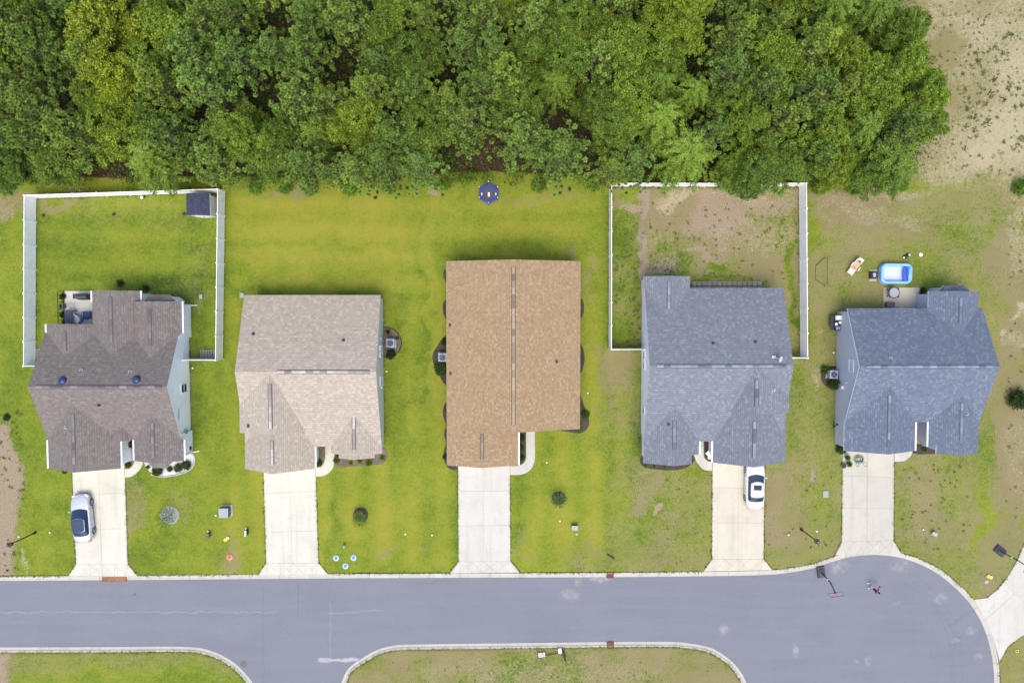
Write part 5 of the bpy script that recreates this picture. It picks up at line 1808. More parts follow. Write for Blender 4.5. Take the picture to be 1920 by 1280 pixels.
bed([(270, 862), (275, 876), (285, 887), (300, 891.5), (322, 890), (344, 884), (356, 878), (362, 868), (363, 856), (356, 851), (340, 850), (300, 855)], M['pebbles'], 'pale pebble bed with clipped round shrubs before the taupe roofed house')
bed([(1700, 836), (1742, 833), (1757, 838), (1758, 848), (1740, 851), (1712, 849)], M['mulch'], 'dark mulch bed in front of the porch of the slate blue house')
bed([(1574, 690), (1560, 686), (1545, 690), (1539, 704), (1543, 718), (1556, 728), (1574, 726)], M['mulch'], 'dark mulch patch round the air conditioner of the slate blue house')

def ring_edging():
    """Bent black edging strip round the oval bed."""
    p = spline(px_path([(717, 614), (728, 614), (741, 620), (750, 632), (753, 645), (749, 656), (740, 666), (730, 671), (717, 668)]), .15)
    mb = MB().tube([(q.x, q.y, .05) for q in p], .045, 5)
    solo('edging_strip', mb, M['dark_plastic'], (p[0].x, p[0].y, 0), 'black edging strip bent round the oval soil bed', 'edging', world=True)
ring_edging()

def stone_edging():
    p = spline(px_path([(283, 888.5), (300, 893), (322, 891.5), (344, 886), (358, 879), (364.5, 868), (365, 856), (359, 849)]), .30)
    top = empty('stone_edging', (p[0].x, p[0].y, 0), 'row of pale kerb stones round the pebble bed', 'edging')
    base = None
    for a, b in zip(p, p[1:]):
        c = (a + b) / 2; ang = math.atan2((b - a).y, (b - a).x)
        if base is None:
            base = MB().box((0, 0, .03), (.275, .13, .12), bev=.02).mesh('edging_stone', M['concrete'])
        o = bpy.data.objects.new('edging_stone', base)
        o.location = (c.x - p[0].x, c.y - p[0].y, rng.uniform(-.01, .012)); o.rotation_euler = (0, 0, ang + rng.uniform(-.05, .05))
        o.color = (.42, .42, .43, 1)
        link(o, top)
stone_edging()

def paver_patch(x0, y0, x1, y1, nx, ny, label, col):
    a, b = G(x0, y1), G(x1, y0)
    top = solo('paving', MB().box(((a.x + b.x) / 2, (a.y + b.y) / 2, -.02), (b.x - a.x, b.y - a.y, .05)), M['bed_soil'], (a.x, a.y, 0), label, None, None, 'structure', world=True)
    dx, dy = (b.x - a.x) / nx, (b.y - a.y) / ny
    me = MB().box((0, 0, .012), (dx - .06, dy - .06, .06), bev=.012).mesh('paving_stone', M['concrete'])
    for i in range(nx):
        for j in range(ny):
            o = bpy.data.objects.new('paving_stone', me)
            o.location = ((i + .5) * dx, (j + .5) * dy, rng.uniform(-.006, .006)); o.rotation_euler = (rng.uniform(-.01, .01), rng.uniform(-.01, .01), rng.uniform(-.02, .02))
            o.color = tuple(col) + (1,)
            link(o, top)
paver_patch(374.5, 655.5, 403.5, 672, 6, 4, 'small patch of grey pavers inside the fence gate', (.30, .29, .27))
paver_patch(66, 653, 78, 672, 2, 4, 'narrow grey paver strip at the left fence corner', (.36, .36, .36))
paver_patch(1297, 527, 1429, 545, 14, 2, 'two rows of weathered pavers behind the grey blue roof', (.30, .285, .22))

# patios
def patio(pts, z, col, label):
    p = px_path(pts)
    top = solo('patio', MB().prism([tuple(q) for q in p], -.08, z - .01), M['joint'], (p[0].x, p[0].y, 0), label, None, None, 'structure', world=True)
    slab(p, top, col, .006, 'slab', z)
patio([(122, 545.5), (180, 545.5), (180, 618), (122, 618)], .06, (.50, .48, .43), 'cream patio slab with grill and garden chairs')
patio([(1656, 539), (1724, 539), (1724, 590), (1656, 590)], .06, (.43, .395, .32), 'stained concrete patio slab below the pool')

# ------------------------------------------------------------------ shrubs and small plants
def shrub_proto(seed, r, h, leaf=(.05, .10), n=150, kind='ball'):
    global npr
    npr = np.random.default_rng(seed)
    v = unit(npr.normal(size=(n, 3))); v[:, 2] = np.abs(v[:, 2])
    if kind == 'ball':
        cs = v * np.array([r, r, h]) * npr.uniform(.55, 1.22, (n, 1)) + np.array([0, 0, h * .12])
        C = np.repeat(cs, 16, 0) + npr.normal(size=(n * 16, 3)) * .06
        Q = leaves(C, npr.uniform(leaf[0], leaf[1], len(C)), .4)
    else:
        C = npr.normal(size=(n * 4, 3)) * np.array([r * .18, r * .18, .02]) + np.array([0, 0, .05])
        D = unit(npr.normal(size=C.shape) * np.array([1, 1, .3]) + np.array([0, 0, .55]))
        Q = blades(C, D, npr.uniform(r * .5, r * 1.1, len(C)), npr.uniform(.05, .10, len(C)) * r * 2.2)
    tint = npr.uniform(0, 1, len(Q)) * .9
    stem = MB()
    for k in range(4):
        a = k * 1.57 + .4
        stem.tube([(0, 0, -.05), (math.cos(a) * r * .3, math.sin(a) * r * .3, h * .5), (math.cos(a) * r * .5, math.sin(a) * r * .5, h * .85)], .018, 4)
    return quads_mesh('foliage', Q, tint, M['shrub']), stem.mesh('stem', M['bark'])

SH_BALL = [shrub_proto(101 + i, .5, .7) for i in range(3)]
SH_TUFT = [shrub_proto(111 + i, .45, .4, kind='tuft', n=70) for i in range(3)]
def shrub(px, py, r_px, label, kind='ball', tint=(1, 1, 1), name='shrub', cat='shrub', group=None, z=0, hs=1.0):
    fol, st = (SH_BALL if kind == 'ball' else SH_TUFT)[rng.randrange(3)]
    s = r_px / 19.0 / .52
    p = G(px, py, z + .25)
    t = empty(name, (p.x, p.y, z), label, cat, group, rng.uniform(0, 6.28))
    t.scale = (s, s, s * hs)
    o = bpy.data.objects.new('foliage', fol); o.color = tuple(tint) + (1,)
    link(o, t); link(bpy.data.objects.new('stem', st), t)
    return t
G1 = 'round shrubs in the pebble bed'
shrub(295.5, 882, 9, 'largest round dark shrub, at the left end of the pebble bed', group=G1)
shrub(317, 879, 5, 'smallest round shrub of the pebble bed', group=G1)
shrub(333.5, 876.5, 7.5, 'round dark shrub between smallest and rightmost in pebble bed', group=G1)
shrub(348.5, 871.5, 8, 'rightmost round dark shrub of the pebble bed', group=G1)
shrub(276, 876, 4.5, 'low pointed green shrub between curved path and pebble bed', 'tuft', (.9, 1.05, .9))
shrub(238.5, 871, 5, 'small dark shrub where curved cream path meets silver car driveway')
shrub(243.5, 833, 6, 'dark shrub deep in the porch recess of taupe roof', hs=1.4)
shrub(119, 883, 5, 'flat dark shrub at left corner of silver car driveway', hs=.6)
shrub(224, 531, 9, 'low brownish shrub behind the taupe roof', 'tuft', (1.5, 1.15, .8))
shrub(272, 540, 8, 'reddish brown shrub by the rear bay of taupe roof', 'tuft', (1.5, .95, .8))
G2 = 'yellow green plants below the pink beige roof'
for px, py, r, l in ((630, 863, 8, 'leftmost bushy yellow green plant at the path edge below pink roof'), (657, 868, 5, 'second yellow green plant from the path below pink roof'), (674, 864, 6, 'middle yellow green plant of the row below pink roof'),
                     (691, 868, 8, 'star shaped yellow green plant right of middle below pink roof'), (716, 858, 6, 'rightmost yellow green plant by the corner below pink roof')):
    shrub(px, py, r, l, 'tuft', (2.0, 2.0, .9), 'plant', 'plant', G2)
shrub(632, 854, 4, 'small purple flowering plant under the pink roof edge', 'tuft', (2.2, 1.0, 3.5), 'plant', 'plant')
shrub(597, 868, 6.5, 'green shrub inside the path bend by pink beige roof', 'ball', (1.1, 1.2, 1))
shrub(733, 664, 8, 'dark shrub at lower end of the oval bed', 'ball', (.6, .7, .8))
shrub(727, 622, 5, 'small dark shrub at upper end of the oval bed', 'tuft', (.8, .9, .9))
shrub(744, 634, 5, 'thin green plant right of the air conditioner in oval bed', 'tuft', (1.1, 1.2, .8), 'plant', 'plant')
shrub(818, 671, 3.6, 'small lime green plant left of tan house air conditioner', 'tuft', (2.1, 2.2, .9), 'plant', 'plant')
shrub(827, 690, 12, 'wide dark shrub below the air conditioner of tan roof', 'ball', (.75, .95, .8), hs=.6)
shrub(834, 641, 6, 'dark shrub above the air conditioner of tan roof', 'ball', (.6, .8, .7))
shrub(1098, 777, 7, 'green shrub on the corner mulch bed of tan roof', 'ball', (1.3, 1.5, 1))
shrub(1086, 801, 9, 'bright lime shrub at the corner below the tan roof', 'tuft', (1.7, 2.0, .9))
for k, (px, py) in enumerate(((977, 822), (976, 840), (977, 858))):
    shrub(px, py, 5.5, ('upper', 'middle', 'lower')[k] + ' dark shrub in mulch strip beside tan garage', 'ball', (.8, 1, .9), group='shrubs in the strip beside the tan garage')
shrub(835, 857, 5, 'dark shrub at lower left corner of the tan roof', 'ball', (.7, .9, .8))
for k, (px, py) in enumerate(((1211, 872.5), (1228, 875), (1248, 876.5))):
    shrub(px, py, 5, ('left', 'middle', 'right')[k] + ' yellow green plant in the mulch under grey blue roof', 'tuft', (2.1, 2.0, .9), 'plant', 'plant', 'yellow green plants in the mulch under the grey blue roof')
shrub(1548, 693, 11, 'bright leafy shrub left of slate blue house air conditioner', 'tuft', (1.3, 1.6, .9))
shrub(1563, 718, 11, 'dark green shrub below slate blue house air conditioner', 'ball', (.9, 1.1, .9))
shrub(1577, 842, 9, 'dark bush at the garage corner of the slate blue house', 'ball', (.8, .9, .8))
shrub(1726, 816, 5, 'green shrub in the porch recess of the slate blue house', 'ball', (1.1, 1.2, .9))
shrub(1736, 842, 7, 'green shrub in front of slate blue porch', 'tuft', (1.3, 1.4, .9))
shrub(1733, 545, 9, 'brown dry shrub at the patio corner of slate blue house', 'tuft', (2.0, 1.2, .7))
shrub(1906, 748, 17, 'big dark glossy bush at the right edge of the picture', 'ball', (.75, .9, .8), 'bush', 'bush')
shrub(1914, 352, 14, 'bright green bush at right edge below the sandy field', 'ball', (2.4, 2.8, 1.2), 'bush', 'bush')
for px, py, r, l in ((582, 352, 13, 'light green bush at wood edge behind the yellow lawn'), (835, 345, 10, 'pale green bush at wood edge left of the trampoline'), (480, 348, 14, 'low green bush at wood edge right of navy shed'),
                     (1110, 340, 14, 'low green bush at wood edge left of dirt yard'), (1600, 350, 12, 'low green bush at wood edge right of dirt yard'), (885, 330, 9, 'tiny green bush at wood edge above the trampoline'),
                     (1690, 345, 12, 'low bush below the feathery corner tree of the wood'), (1720, 62, 14, 'loose green bush at the right wood edge near the top'), (12, 352, 13, 'low green bush at wood edge in the left corner'), (655, 352, 14, 'low green bush at wood edge behind the middle of the yellow lawn'), (730, 350, 12, 'small green bush at wood edge right of yellow lawn centre'), (535, 352, 11, 'small green bush at wood edge near the dry strip'), (1010, 348, 12, 'green bush at wood edge right of the trampoline'), (1535, 352, 12, 'green bush at the outer corner of the dirt yard fence')):
    shrub(px, py, r, l, 'ball', (2.7, 3.1, 1.6), 'bush', 'bush', None, 0, rng.uniform(.7, 1.3))
shrub(10, 783, 6, 'dark clump on the bare plot at the left edge', 'ball', (.7, .8, .7), 'bush', 'bush', hs=.6)

def sapling(px, py, r_px, ring_mat, label, kind, tint, cr):
    p = G(px, py)
    s = r_px / 19.0
    t = empty('young_tree', (p.x, p.y, 0), label, 'tree')
    poly = [(math.cos(a) * s * rng.uniform(.94, 1.05), math.sin(a) * s * rng.uniform(.94, 1.05)) for a in [k * 2 * math.pi / 26 for k in range(26)]]
    part('mulch_ring', MB().prism(poly, -.05, .03), ring_mat, t)
    tr = MB().tube([(0, 0, 0), (.02, 0, .8), (.0, .03, 1.6)], [.035, .03, .015], 6)
    for k in range(9):
        a = k * 2.4; z = .8 + .09 * k
        tr.tube([(0, 0, z), (math.cos(a) * cr * .6, math.sin(a) * cr * .6, z + .15), (math.cos(a) * cr, math.sin(a) * cr, z + .12)], [.014, .01, .004], 4)
    part('trunk', tr, M['bark'], t)
    o = bpy.data.objects.new('crown', quads_mesh('crown', kind, npr.uniform(.2, .9, len(kind)), M['shrub'])); o.color = tuple(tint) + (1,)
    link(o, t)
    return t
def palm_q(n, L):
    global npr
    npr = np.random.default_rng(n)
    Cs, Ds = [], []
    for k in range(13):
        a = k * 2.4
        for j in range(26):
            f = j / 25
            p = (math.cos(a) * L * f, math.sin(a) * L * f, .55 + .45 * math.sin(f * 2.4))
            for sd in (-1, 1):
                Cs.append(p); Ds.append((math.cos(a + sd * .7), math.sin(a + sd * .7), -.1))
    C = np.array(Cs); D = unit(np.array(Ds))
    return blades(C, D, npr.uniform(.10, .2, len(C)), npr.uniform(.025, .05, len(C)))
def sparse_q(n, cr, m=260, z=(.7, 1.9)):
    global npr
    npr = np.random.default_rng(n)
    a = npr.uniform(0, 6.28, m); r = cr * np.sqrt(npr.uniform(0, 1, m))
    C = np.stack([np.cos(a) * r, np.sin(a) * r, npr.uniform(z[0], z[1], m)], 1)
    return leaves(C, npr.uniform(.06, .13, m), .5)
sapling(676.5, 964, 14, M['mulch'], 'sapling with drooping green leaves in a half bare mulch circle', np.concatenate([sparse_q(3, .7, 420, (.2, 1.0)) + np.array([0, -.45, 0]), palm_q(8, .6)]), (1.5, 1.8, 1.0), .6)
sapling(1047.5, 933, 13, M['mulch'], 'small palm in a round black mulch circle', palm_q(5, .75), (1.1, 1.4, 1.0), .2)
sapling(318.5, 965, 18, mulch_mat('grey_mulch', (.14, .15, .13), (.30, .31, .27)), 'thin sapling in a round grey green mulch circle', sparse_q(4, .95, 500, (.5, 1.5)), (1.2, 1.7, 1.4), .8)

# ------------------------------------------------------------------ vehicles
M['silver_paint'] = paint_mat('silver_paint', (0.46, 0.465, 0.50), 0.28, 0.2)
M['white_paint'] = paint_mat('white_paint', (0.60, 0.60, 0.595), 0.3)
M['car_glass'] = glass_mat('car_glass', (0.012, 0.03, 0.075), .06)
M['car_glass'].node_tree.nodes['Principled BSDF'].inputs['Specular IOR Level'].default_value = 0.6
M['tyre'] = plain('tyre', (0.018, 0.018, 0.02), 0.8, .2)
M['rim'] = plain('rim', (0.42, 0.42, 0.45), 0.3, .1, 6, .6)
M['tail_red'] = plain('tail_red', (0.45, 0.02, 0.03), 0.25, .1)
M['lamp_clear'] = plain('lamp_clear', (0.6, 0.62, 0.65), 0.15, .1)

def car(loc, rz, label, paint, L=4.72, Wd=1.82, glass_roof=False, fast=0.0, name='parked_car'):
    t = empty(name, loc, label, 'car', None, rz)
    hw, hl = Wd / 2, L / 2
    # lower body: rings along the length
    st = [(-hl, .62, .36, .72, .80), (-hl + .10, .80, .28, .84, .93), (-hl + .42, .90, .22, .92, 1.02 + fast * .04), (-1.35, .985, .20, .93, .98), (-.6, 1.0, .19, .90, .95), (.5, 1.0, .19, .88, .93), (1.15, .995, .20, .86, .95),
          (1.65, .965, .22, .80, .90), (hl - .40, .90, .24, .70, .80), (hl - .14, .78, .28, .60, .69), (hl, .56, .36, .50, .56)]
    mb = MB(); rows = []
    for y, w, zb, zs, zt in st:
        w = w * hw
        half = [(w * .80, zb), (w * .97, zb + .10), (w, (zb + zs) / 2), (w * .985, zs), (w * .90, zs + (zt - zs) * .7), (w * .62, zt), (w * .25, zt + .015)]
        rows.append([(x, y, z) for x, z in half] + [(-x, y, z) for x, z in half[::-1]])
    n = len(rows[0]); vs = [p for r in rows for p in r]; fs = []
    for i in range(len(rows) - 1):
        for j in range(n):
            k = (j + 1) % n
            fs.append((i * n + k, i * n + j, (i + 1) * n + j, (i + 1) * n + k))
    fs.append(tuple(range(n))); fs.append(tuple(range(len(vs) - 1, len(vs) - n - 1, -1)))
    mb.add(vs, fs)
    body = part('body', mb, paint, t, False, True)
    # cabin outline curves
    yb, yt = (1.15, .15) if fast else (1.20, .45)   # windscreen foot and head
    rt, rb = (-1.2, -1.95) if fast else (-1.1, -1.85)   # rear window head and foot
    wb, wt = hw * .90, hw * .66
    zb, zt = .90, 1.42
    def ring(z, wf, yf, yr, wr, sh=0.0):
        o = []
        us = [i / 5 - 1 for i in range(11)]
        o += [(u * wf, yf - .26 * u * u * (1 - sh), z) for u in us[::-1]]
        ym = [(yf + (yr - yf) * k) for k in (.35, .6, .85)]
        o += [(-(wf + (wr - wf) * 0.3) * 1.045, y, z) for y in ym]
        o += [(u * wr, yr + .13 * u * u * (1 - sh), z) for u in us]
        o += [((wf + (wr - wf) * 0.3) * 1.045, y, z) for y in ym[::-1]]
        return o
    R0 = ring(zb - .04, wb, yb, rb, wb * .92)
    R1 = ring(zt, wt, yt, rt, wt * .94, .3)
    R2 = [(x * .86, (y - (yt + rt) / 2) * .92 + (yt + rt) / 2, zt + .055) for x, y, z in R1]
    n = len(R0)
    mb = MB()
    vs = R0 + R1 + R2
    fs = [(r * n + i, r * n + (i + 1) % n, (r + 1) * n + (i + 1) % n, (r + 1) * n + i) for r in range(2) for i in range(n)]
    fs.append(tuple(2 * n + i for i in range(n)))
    mb.add(vs, fs)
    part('cabin', mb, paint, t, False, True)
    def pane(idx, u0, u1, name, mat, push=.012):
        """Panel on the cabin side between two ring indices, from height share u0 to u1."""
        m = MB(); a = []
        for i in idx:
            p, q = Vector(R0[i % n]), Vector(R1[i % n])
            a.append((p.lerp(q, u0), p.lerp(q, u1)))
        c = Vector((0, (yt + rt) / 2, .9))
        vs = []
        for p, q in a:
            for r in (p, q):
                d = Vector(((r - c).x, (r - c).y * .6, .45)).normalized() * push
                vs.append(r + d)
        for p, q in a:
            for r in (p, q):
                vs.append(r - Vector((0, 0, .01)))
        k = len(a)
        f2 = [(2 * i, 2 * i + 2, 2 * i + 3, 2 * i + 1) for i in range(k - 1)]
        f2 += [(2 * k + 2 * i, 2 * k + 2 * i + 1, 2 * k + 2 * i + 3, 2 * k + 2 * i + 2) for i in range(k - 1)]
        for i in range(k - 1):
            f2.append((2 * i + 1, 2 * i + 3, 2 * k + 2 * i + 3, 2 * k + 2 * i + 1))
            f2.append((2 * i, 2 * k + 2 * i, 2 * k + 2 * i + 2, 2 * i + 2))
        m.add(vs, f2)
        return part(name, m, mat, t, False, False)
    pane(range(0, 11), .06, .98, 'windscreen', M['car_glass'])
    pane(range(14, 25), .06, .96, 'rear_window', M['car_glass'])
    pane([10, 11, 12], .22, .90, 'side_window', M['car_glass']); pane([12, 13, 14], .22, .90, 'side_window', M['car_glass'])
    pane([24, 25, 26], .22, .90, 'side_window', M['car_glass']); pane([26, 27, 0], .22, .90, 'side_window', M['car_glass'])
    # roof panel
    if glass_roof:
        m = MB(); k = [(x * .97, (y - (yt + rt) / 2) * .99 + (yt + rt) / 2) for x, y, z in R1]
        m.prism(k, zt + .005, zt + .066)
        part('glass_roof', m, M['car_glass'], t)
        part('roof_bar', MB().box((0, -.28, zt + .066), (wt * 1.5, .07, .012)), M['dark_plastic'], t)
    else:
        part('sunroof', MB().box((0, -.12, zt + .056), (.78, .50, .014), bev=.006), M['window_glass'], t)
        part('aerial', MB().box((0, rt + .12, zt + .08), (.05, .16, .06)), M['grey_metal'], t)
    # wheels
    for sx in (-1, 1):
        for y in (1.42, -1.38):
            w = MB().cyl((sx * (hw - .20), y, .325), (sx * (hw + .015), y, .325), .325, .325, 22)
            wo = part('wheel', w, M['tyre'], t)
            r = MB().cyl((sx * (hw - .02), y, .325), (sx * (hw + .024), y, .325), .225, .215, 18)
            part('rim', r, M['rim'], wo)
            sp = MB()
            for k in range(5):
                a = k * 1.2566
                sp.box((sx * (hw + .028), y + math.cos(a) * .12, .325 + math.sin(a) * .12), (.012, .10, .045), Matrix.Rotation(a, 3, 'X') if False else None)
            part('hub', sp.cyl((sx * (hw + .02), y, .325), (sx * (hw + .04), y, .325), .05), M['dark_plastic'], wo)
        # doors, mirrors, handles
        for y0, y1 in ((.82, -.15), (-.17, -1.05)):
            d = part('door', MB().box((sx * (hw + .001), (y0 + y1) / 2, .56), (.018, y0 - y1 - .02, .58), bev=.006), paint, t)
            part('handle', MB().box((sx * (hw + .018), y1 + .14, .74), (.025, .18, .03)), paint, d)
        mm = MB().box((sx * (hw + .09), .74, .98), (.20, .11, .13), bev=.03)
        part('mirror', mm, paint, t)
        part('headlight', MB().box((sx * hw * .70, hl - .22, .655), (.34, .26, .09), Matrix.Rotation(sx * -.5, 3, 'Z'), bev=.03), M['lamp_clear'], t)
        part('tail_light', MB().box((sx * hw * .70, -hl + .09, .80), (.36, .14, .12), Matrix.Rotation(sx * .35, 3, 'Z'), bev=.03), M['tail_red'], t)
    part('bonnet', MB().add([(-.66, 1.12, .962), (.66, 1.12, .962), (.60, hl - .42, .826), (-.60, hl - .42, .826), (-.66, 1.12, .93), (.66, 1.12, .93), (.60, hl - .42, .79), (-.60, hl - .42, .79)],
                            [(3, 2, 1, 0), (0, 1, 5, 4), (1, 2, 6, 5), (2, 3, 7, 6), (3, 0, 4, 7)]), paint, t)
    part('bumper', MB().box((0, hl - .03, .42), (1.15, .10, .16), bev=.04), M['dark_plastic'], t)
    part('bumper', MB().box((0, -hl + .02, .46), (1.25, .10, .18), bev=.04), paint, t)
    return t

p = G(161.5, 967, 0)
car((p.x, p.y, DZ), R(3.6), 'silver car with dark blue glass roof parked on the leftmost driveway', M['silver_paint'], 4.75, 1.80, True, .6)
p = G(1411, 905, 0)
car((p.x, p.y, DZ), R(-.3), 'white car with small sunroof parked close under the grey blue roof', M['white_paint'], 4.75, 1.80, False, 0)

# ------------------------------------------------------------------ garden shed
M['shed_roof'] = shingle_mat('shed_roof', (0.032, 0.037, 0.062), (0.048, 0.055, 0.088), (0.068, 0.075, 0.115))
def shed():
    a, b = G(350, 404.5, 2.0), G(393, 362.5, 2.0)
    c = ((a.x + b.x) / 2, (a.y + b.y) / 2)
    t = empty('garden_shed', (c[0], c[1], 0), 'small white garden shed with navy roof in the fence corner', 'shed')
    W = MB()
    gable(t, 'ns', c[0], 2.45, a.x, 2.0, b.x, 2.0, a.y, b.y, M['shed_roof'], M['trim'], W, oh=.10, ohr=.10)
    part('wall', W, M['wall_shed'], t, True)
    d = part('door', MB().box((c[0], a.y + .085, .92), (1.1, .04, 1.75)).box((c[0], a.y + .06, .92), (.03, .02, 1.75)), M['trim'], t, True)
    part('handle', MB().box((c[0] + .1, a.y + .045, 1.0), (.05, .04, .16)), M['black_metal'], d, True)
    part('wall_vent', MB().box((c[0] + .12, a.y + .085, 2.05), (.25, .04, .12)), M['dark_plastic'], t, True)
M['wall_shed'] = siding_mat('wall_shed', (0.62, 0.61, 0.57))
shed()

# ------------------------------------------------------------------ air conditioners
M['ac_paint'] = plain('ac_paint', (0.30, 0.34, 0.42), .45, .1)
def ac_unit(px, py, label, col=None):
    p = G(px, py, .8)
    t = empty('air_conditioner', (p.x, p.y, 0), label, 'air conditioner', 'air conditioners beside the houses', rng.uniform(-.06, .06))
    part('pad', MB().box((0, 0, .02), (.95, .95, .12)), M['concrete'], t, color=(.4, .4, .38, 1))
    cs = MB()
    for k in range(9):
        for sx, sy, w, d in ((0, -.385, .80, .03), (0, .385, .80, .03), (-.385, 0, .03, .80), (.385, 0, .03, .80)):
            cs.box((sx, sy, .12 + k * .078), (w, d, .055))
    cs.box((0, 0, .30), (.72, .72, .46))
    part('case', cs, col or M['ac_paint'], t)
    top = MB()
    rr = [.38, .30]
    top.lathe([(.385, .76), (.40, .80), (.33, .82), (.31, .79)], 24, caps=False)
    for k in range(4):
        sx, sy = (1, 1, -1, -1)[k], (1, -1, 1, -1)[k]
        top.box((sx * .33, sy * .33, .785), (.14, .14, .05))
    part('top_ring', top, col or M['ac_paint'], t)
    f = MB().cyl((0, 0, .62), (0, 0, .72), .12, n=12)
    for k in range(5):
        a = k * 1.2566
        f.box((math.cos(a) * .18, math.sin(a) * .18, .67), (.26, .12, .012), a + .3)
    part('fan', f, M['navy_plastic'], t)
    g = MB()
    for r in (.08, .16, .24, .31):
        g.tube([(math.cos(k * .5236) * r, math.sin(k * .5236) * r, .80) for k in range(12)], .006, 4, True)
    for k in range(4):
        a = k * .785
        g.cyl((-math.cos(a) * .32, -math.sin(a) * .32, .80), (math.cos(a) * .32, math.sin(a) * .32, .80), .006, n=4)
    part('grille', g, M['grey_metal'], t)
ac_unit(731.5, 643, 'blue grey air conditioner in the oval bed beside sage wall')
ac_unit(829.5, 670, 'blue grey air conditioner in the dark mulch left of tan roof')
ac_unit(1564, 702, 'blue green air conditioner left of the slate blue house wall')

# ------------------------------------------------------------------ trampoline
M['blue_pad'] = plain('blue_pad', (0.014, 0.040, 0.26), .35, .15)
M['jump_mat'] = plain('jump_mat', (0.055, 0.052, 0.065), .6, .15)
def trampoline():
    p = G(916.5, 364, .6)
    t = empty('trampoline', (p.x, p.y, 0), 'blue padded trampoline at the wood edge', 'trampoline')
    N = 6; Ro, Ri = 1.0, .70
    hx = [(math.cos(math.pi / 2 + k * math.pi / 3), math.sin(math.pi / 2 + k * math.pi / 3)) for k in range(N)]
    for k in range(N):
        a, b = hx[k], hx[(k + 1) % N]
        m = MB()
        q = [(a[0] * Ro, a[1] * Ro), (b[0] * Ro, b[1] * Ro), (b[0] * Ri, b[1] * Ri), (a[0] * Ri, a[1] * Ri)]
        m.prism(q, .56, .63)
        part('pad', m, M['blue_pad'], t)
        part('leg', MB().tube([(a[0] * .95, a[1] * .95, 0), (a[0] * .95, a[1] * .95, .58)], .03, 6), M['grey_metal'], t)
        po = part('pole', MB().tube([(a[0] * 1.0, a[1] * 1.0, .05), (a[0] * 1.0, a[1] * 1.0, 1.75)], .03, 6), M['blue_pad'], t)
        part('cap', MB().ball((a[0] * 1.0, a[1] * 1.0, 1.78), .05), M['white_plastic'], po)
        part('net_rail', MB().tube([(a[0], a[1], 1.72), (b[0], b[1], 1.72)], .022, 5), M['blue_pad'], t)
    part('jump_mat', MB().prism([(x * .72, y * .72) for x, y in hx], .54, .57), M['jump_mat'], t)
    part('logo_patch', MB().box((0, -.03, .575), (.17, .40, .008)), M['white_plastic'], t)
    for s in (-1, 1):
        part('strap', MB().box((s * .68, 0, .636), (.09, .22, .012)), M['white_plastic'], t)
    part('frame', MB().tube([(x * .98, y * .98, .55) for x, y in hx], .03, 6, True), M['grey_metal'], t)
trampoline()

# ------------------------------------------------------------------ pool and its company
M['pool_blue'] = plain('pool_blue', (0.21, 0.44, 0.78), .3, .06)
M['pool_deep'] = plain('pool_deep', (0.035, 0.10, 0.56), .3, .1)
M['pool_floor'] = plain('pool_floor', (0.46, 0.52, 0.57), .4, .05)
def water_mat():
    m = NT('pool_water')
    n = m.noise(5.0, 3.0)
    m.set(Base_Color=(0.8, 0.93, 1.0), Roughness=0.03)
    m.bsdf.inputs['Alpha'].default_value = 0.22
    m.bump(n, .15, .02)
    return m.mat
M['pool_water'] = water_mat()
def rounded(hx, hy, r, n=6):
    o = []
    for cx, cy, a0 in ((hx - r, hy - r, 0), (-hx + r, hy - r, 90), (-hx + r, -hy + r, 180), (hx - r, -hy + r, 270)):
        for k in range(n + 1):
            a = R(a0 + 90 * k / n)
            o.append((cx + math.cos(a) * r, cy + math.sin(a) * r))
    return o
def pool():
    p = G(1678, 513, .3)
    t = empty('inflatable_pool', (p.x, p.y, 0), 'rectangular light blue inflatable pool on the lawn', 'pool', None, R(-.5))
    hx, hy = 1.56, 1.03
    for k, (z, rr) in enumerate(((.13, .165), (.36, .16), (.56, .15))):
        part('ring', MB().tube([(x, y, z) for x, y in rounded(hx - .17, hy - .17, .42, 7)], rr, 10, True), M['pool_blue'], t, False, True)
    part('floor', MB().prism(rounded(hx - .2, hy - .2, .35), .0, .05), M['pool_floor'], t)
    part('water', MB().prism(rounded(hx - .30, hy - .30, .30), .30, .34), M['pool_water'], t)
    st = MB()
    for r_, z in ((.0, .50),):
        st.tube([(.98 + x * .17, y * .62, .40) for x, y in rounded(1, 1, .8, 6)], .12, 8, True)
    st.box((.98, 0, .42), (.18, 1.1, .22), bev=.06)
    part('seat', st, M['pool_deep'], t, False, True)
    part('backrest', MB().tube([(1.26, -.72, .58), (1.30, 0, .60), (1.26, .72, .58)], .15, 8), M['pool_blue'], t, False, True)
pool()

def pump():
    p = G(1637, 516, .1)
    t = empty('paver_base', (p.x, p.y, 0), 'pale concrete stepping slab beside the pool', 'slab')
    part('slab', MB().box((.02, .0, .02), (.72, 1.16, .09), bev=.02), M['concrete'], t, color=(.42, .38, .28, 1))
    b = empty('pool_pump', (p.x - .08, p.y, .066), 'black pool pump box with white print on its slab', 'pump')
    part('case', MB().box((0, 0, .2), (.62, .72, .4), bev=.05), M['dark_plastic'], b)
    part('lid', MB().box((0, 0, .41), (.54, .64, .04), bev=.02), M['black_metal'], b)
    lg = MB()
    for a in (0, 1.05, 2.1):
        lg.box((.02, .06, .432), (.28, .10, .008), a)
    lg.box((.02, -.14, .432), (.2, .06, .008))
    part('white_mark', lg, M['lamp_clear'], b)
pump()

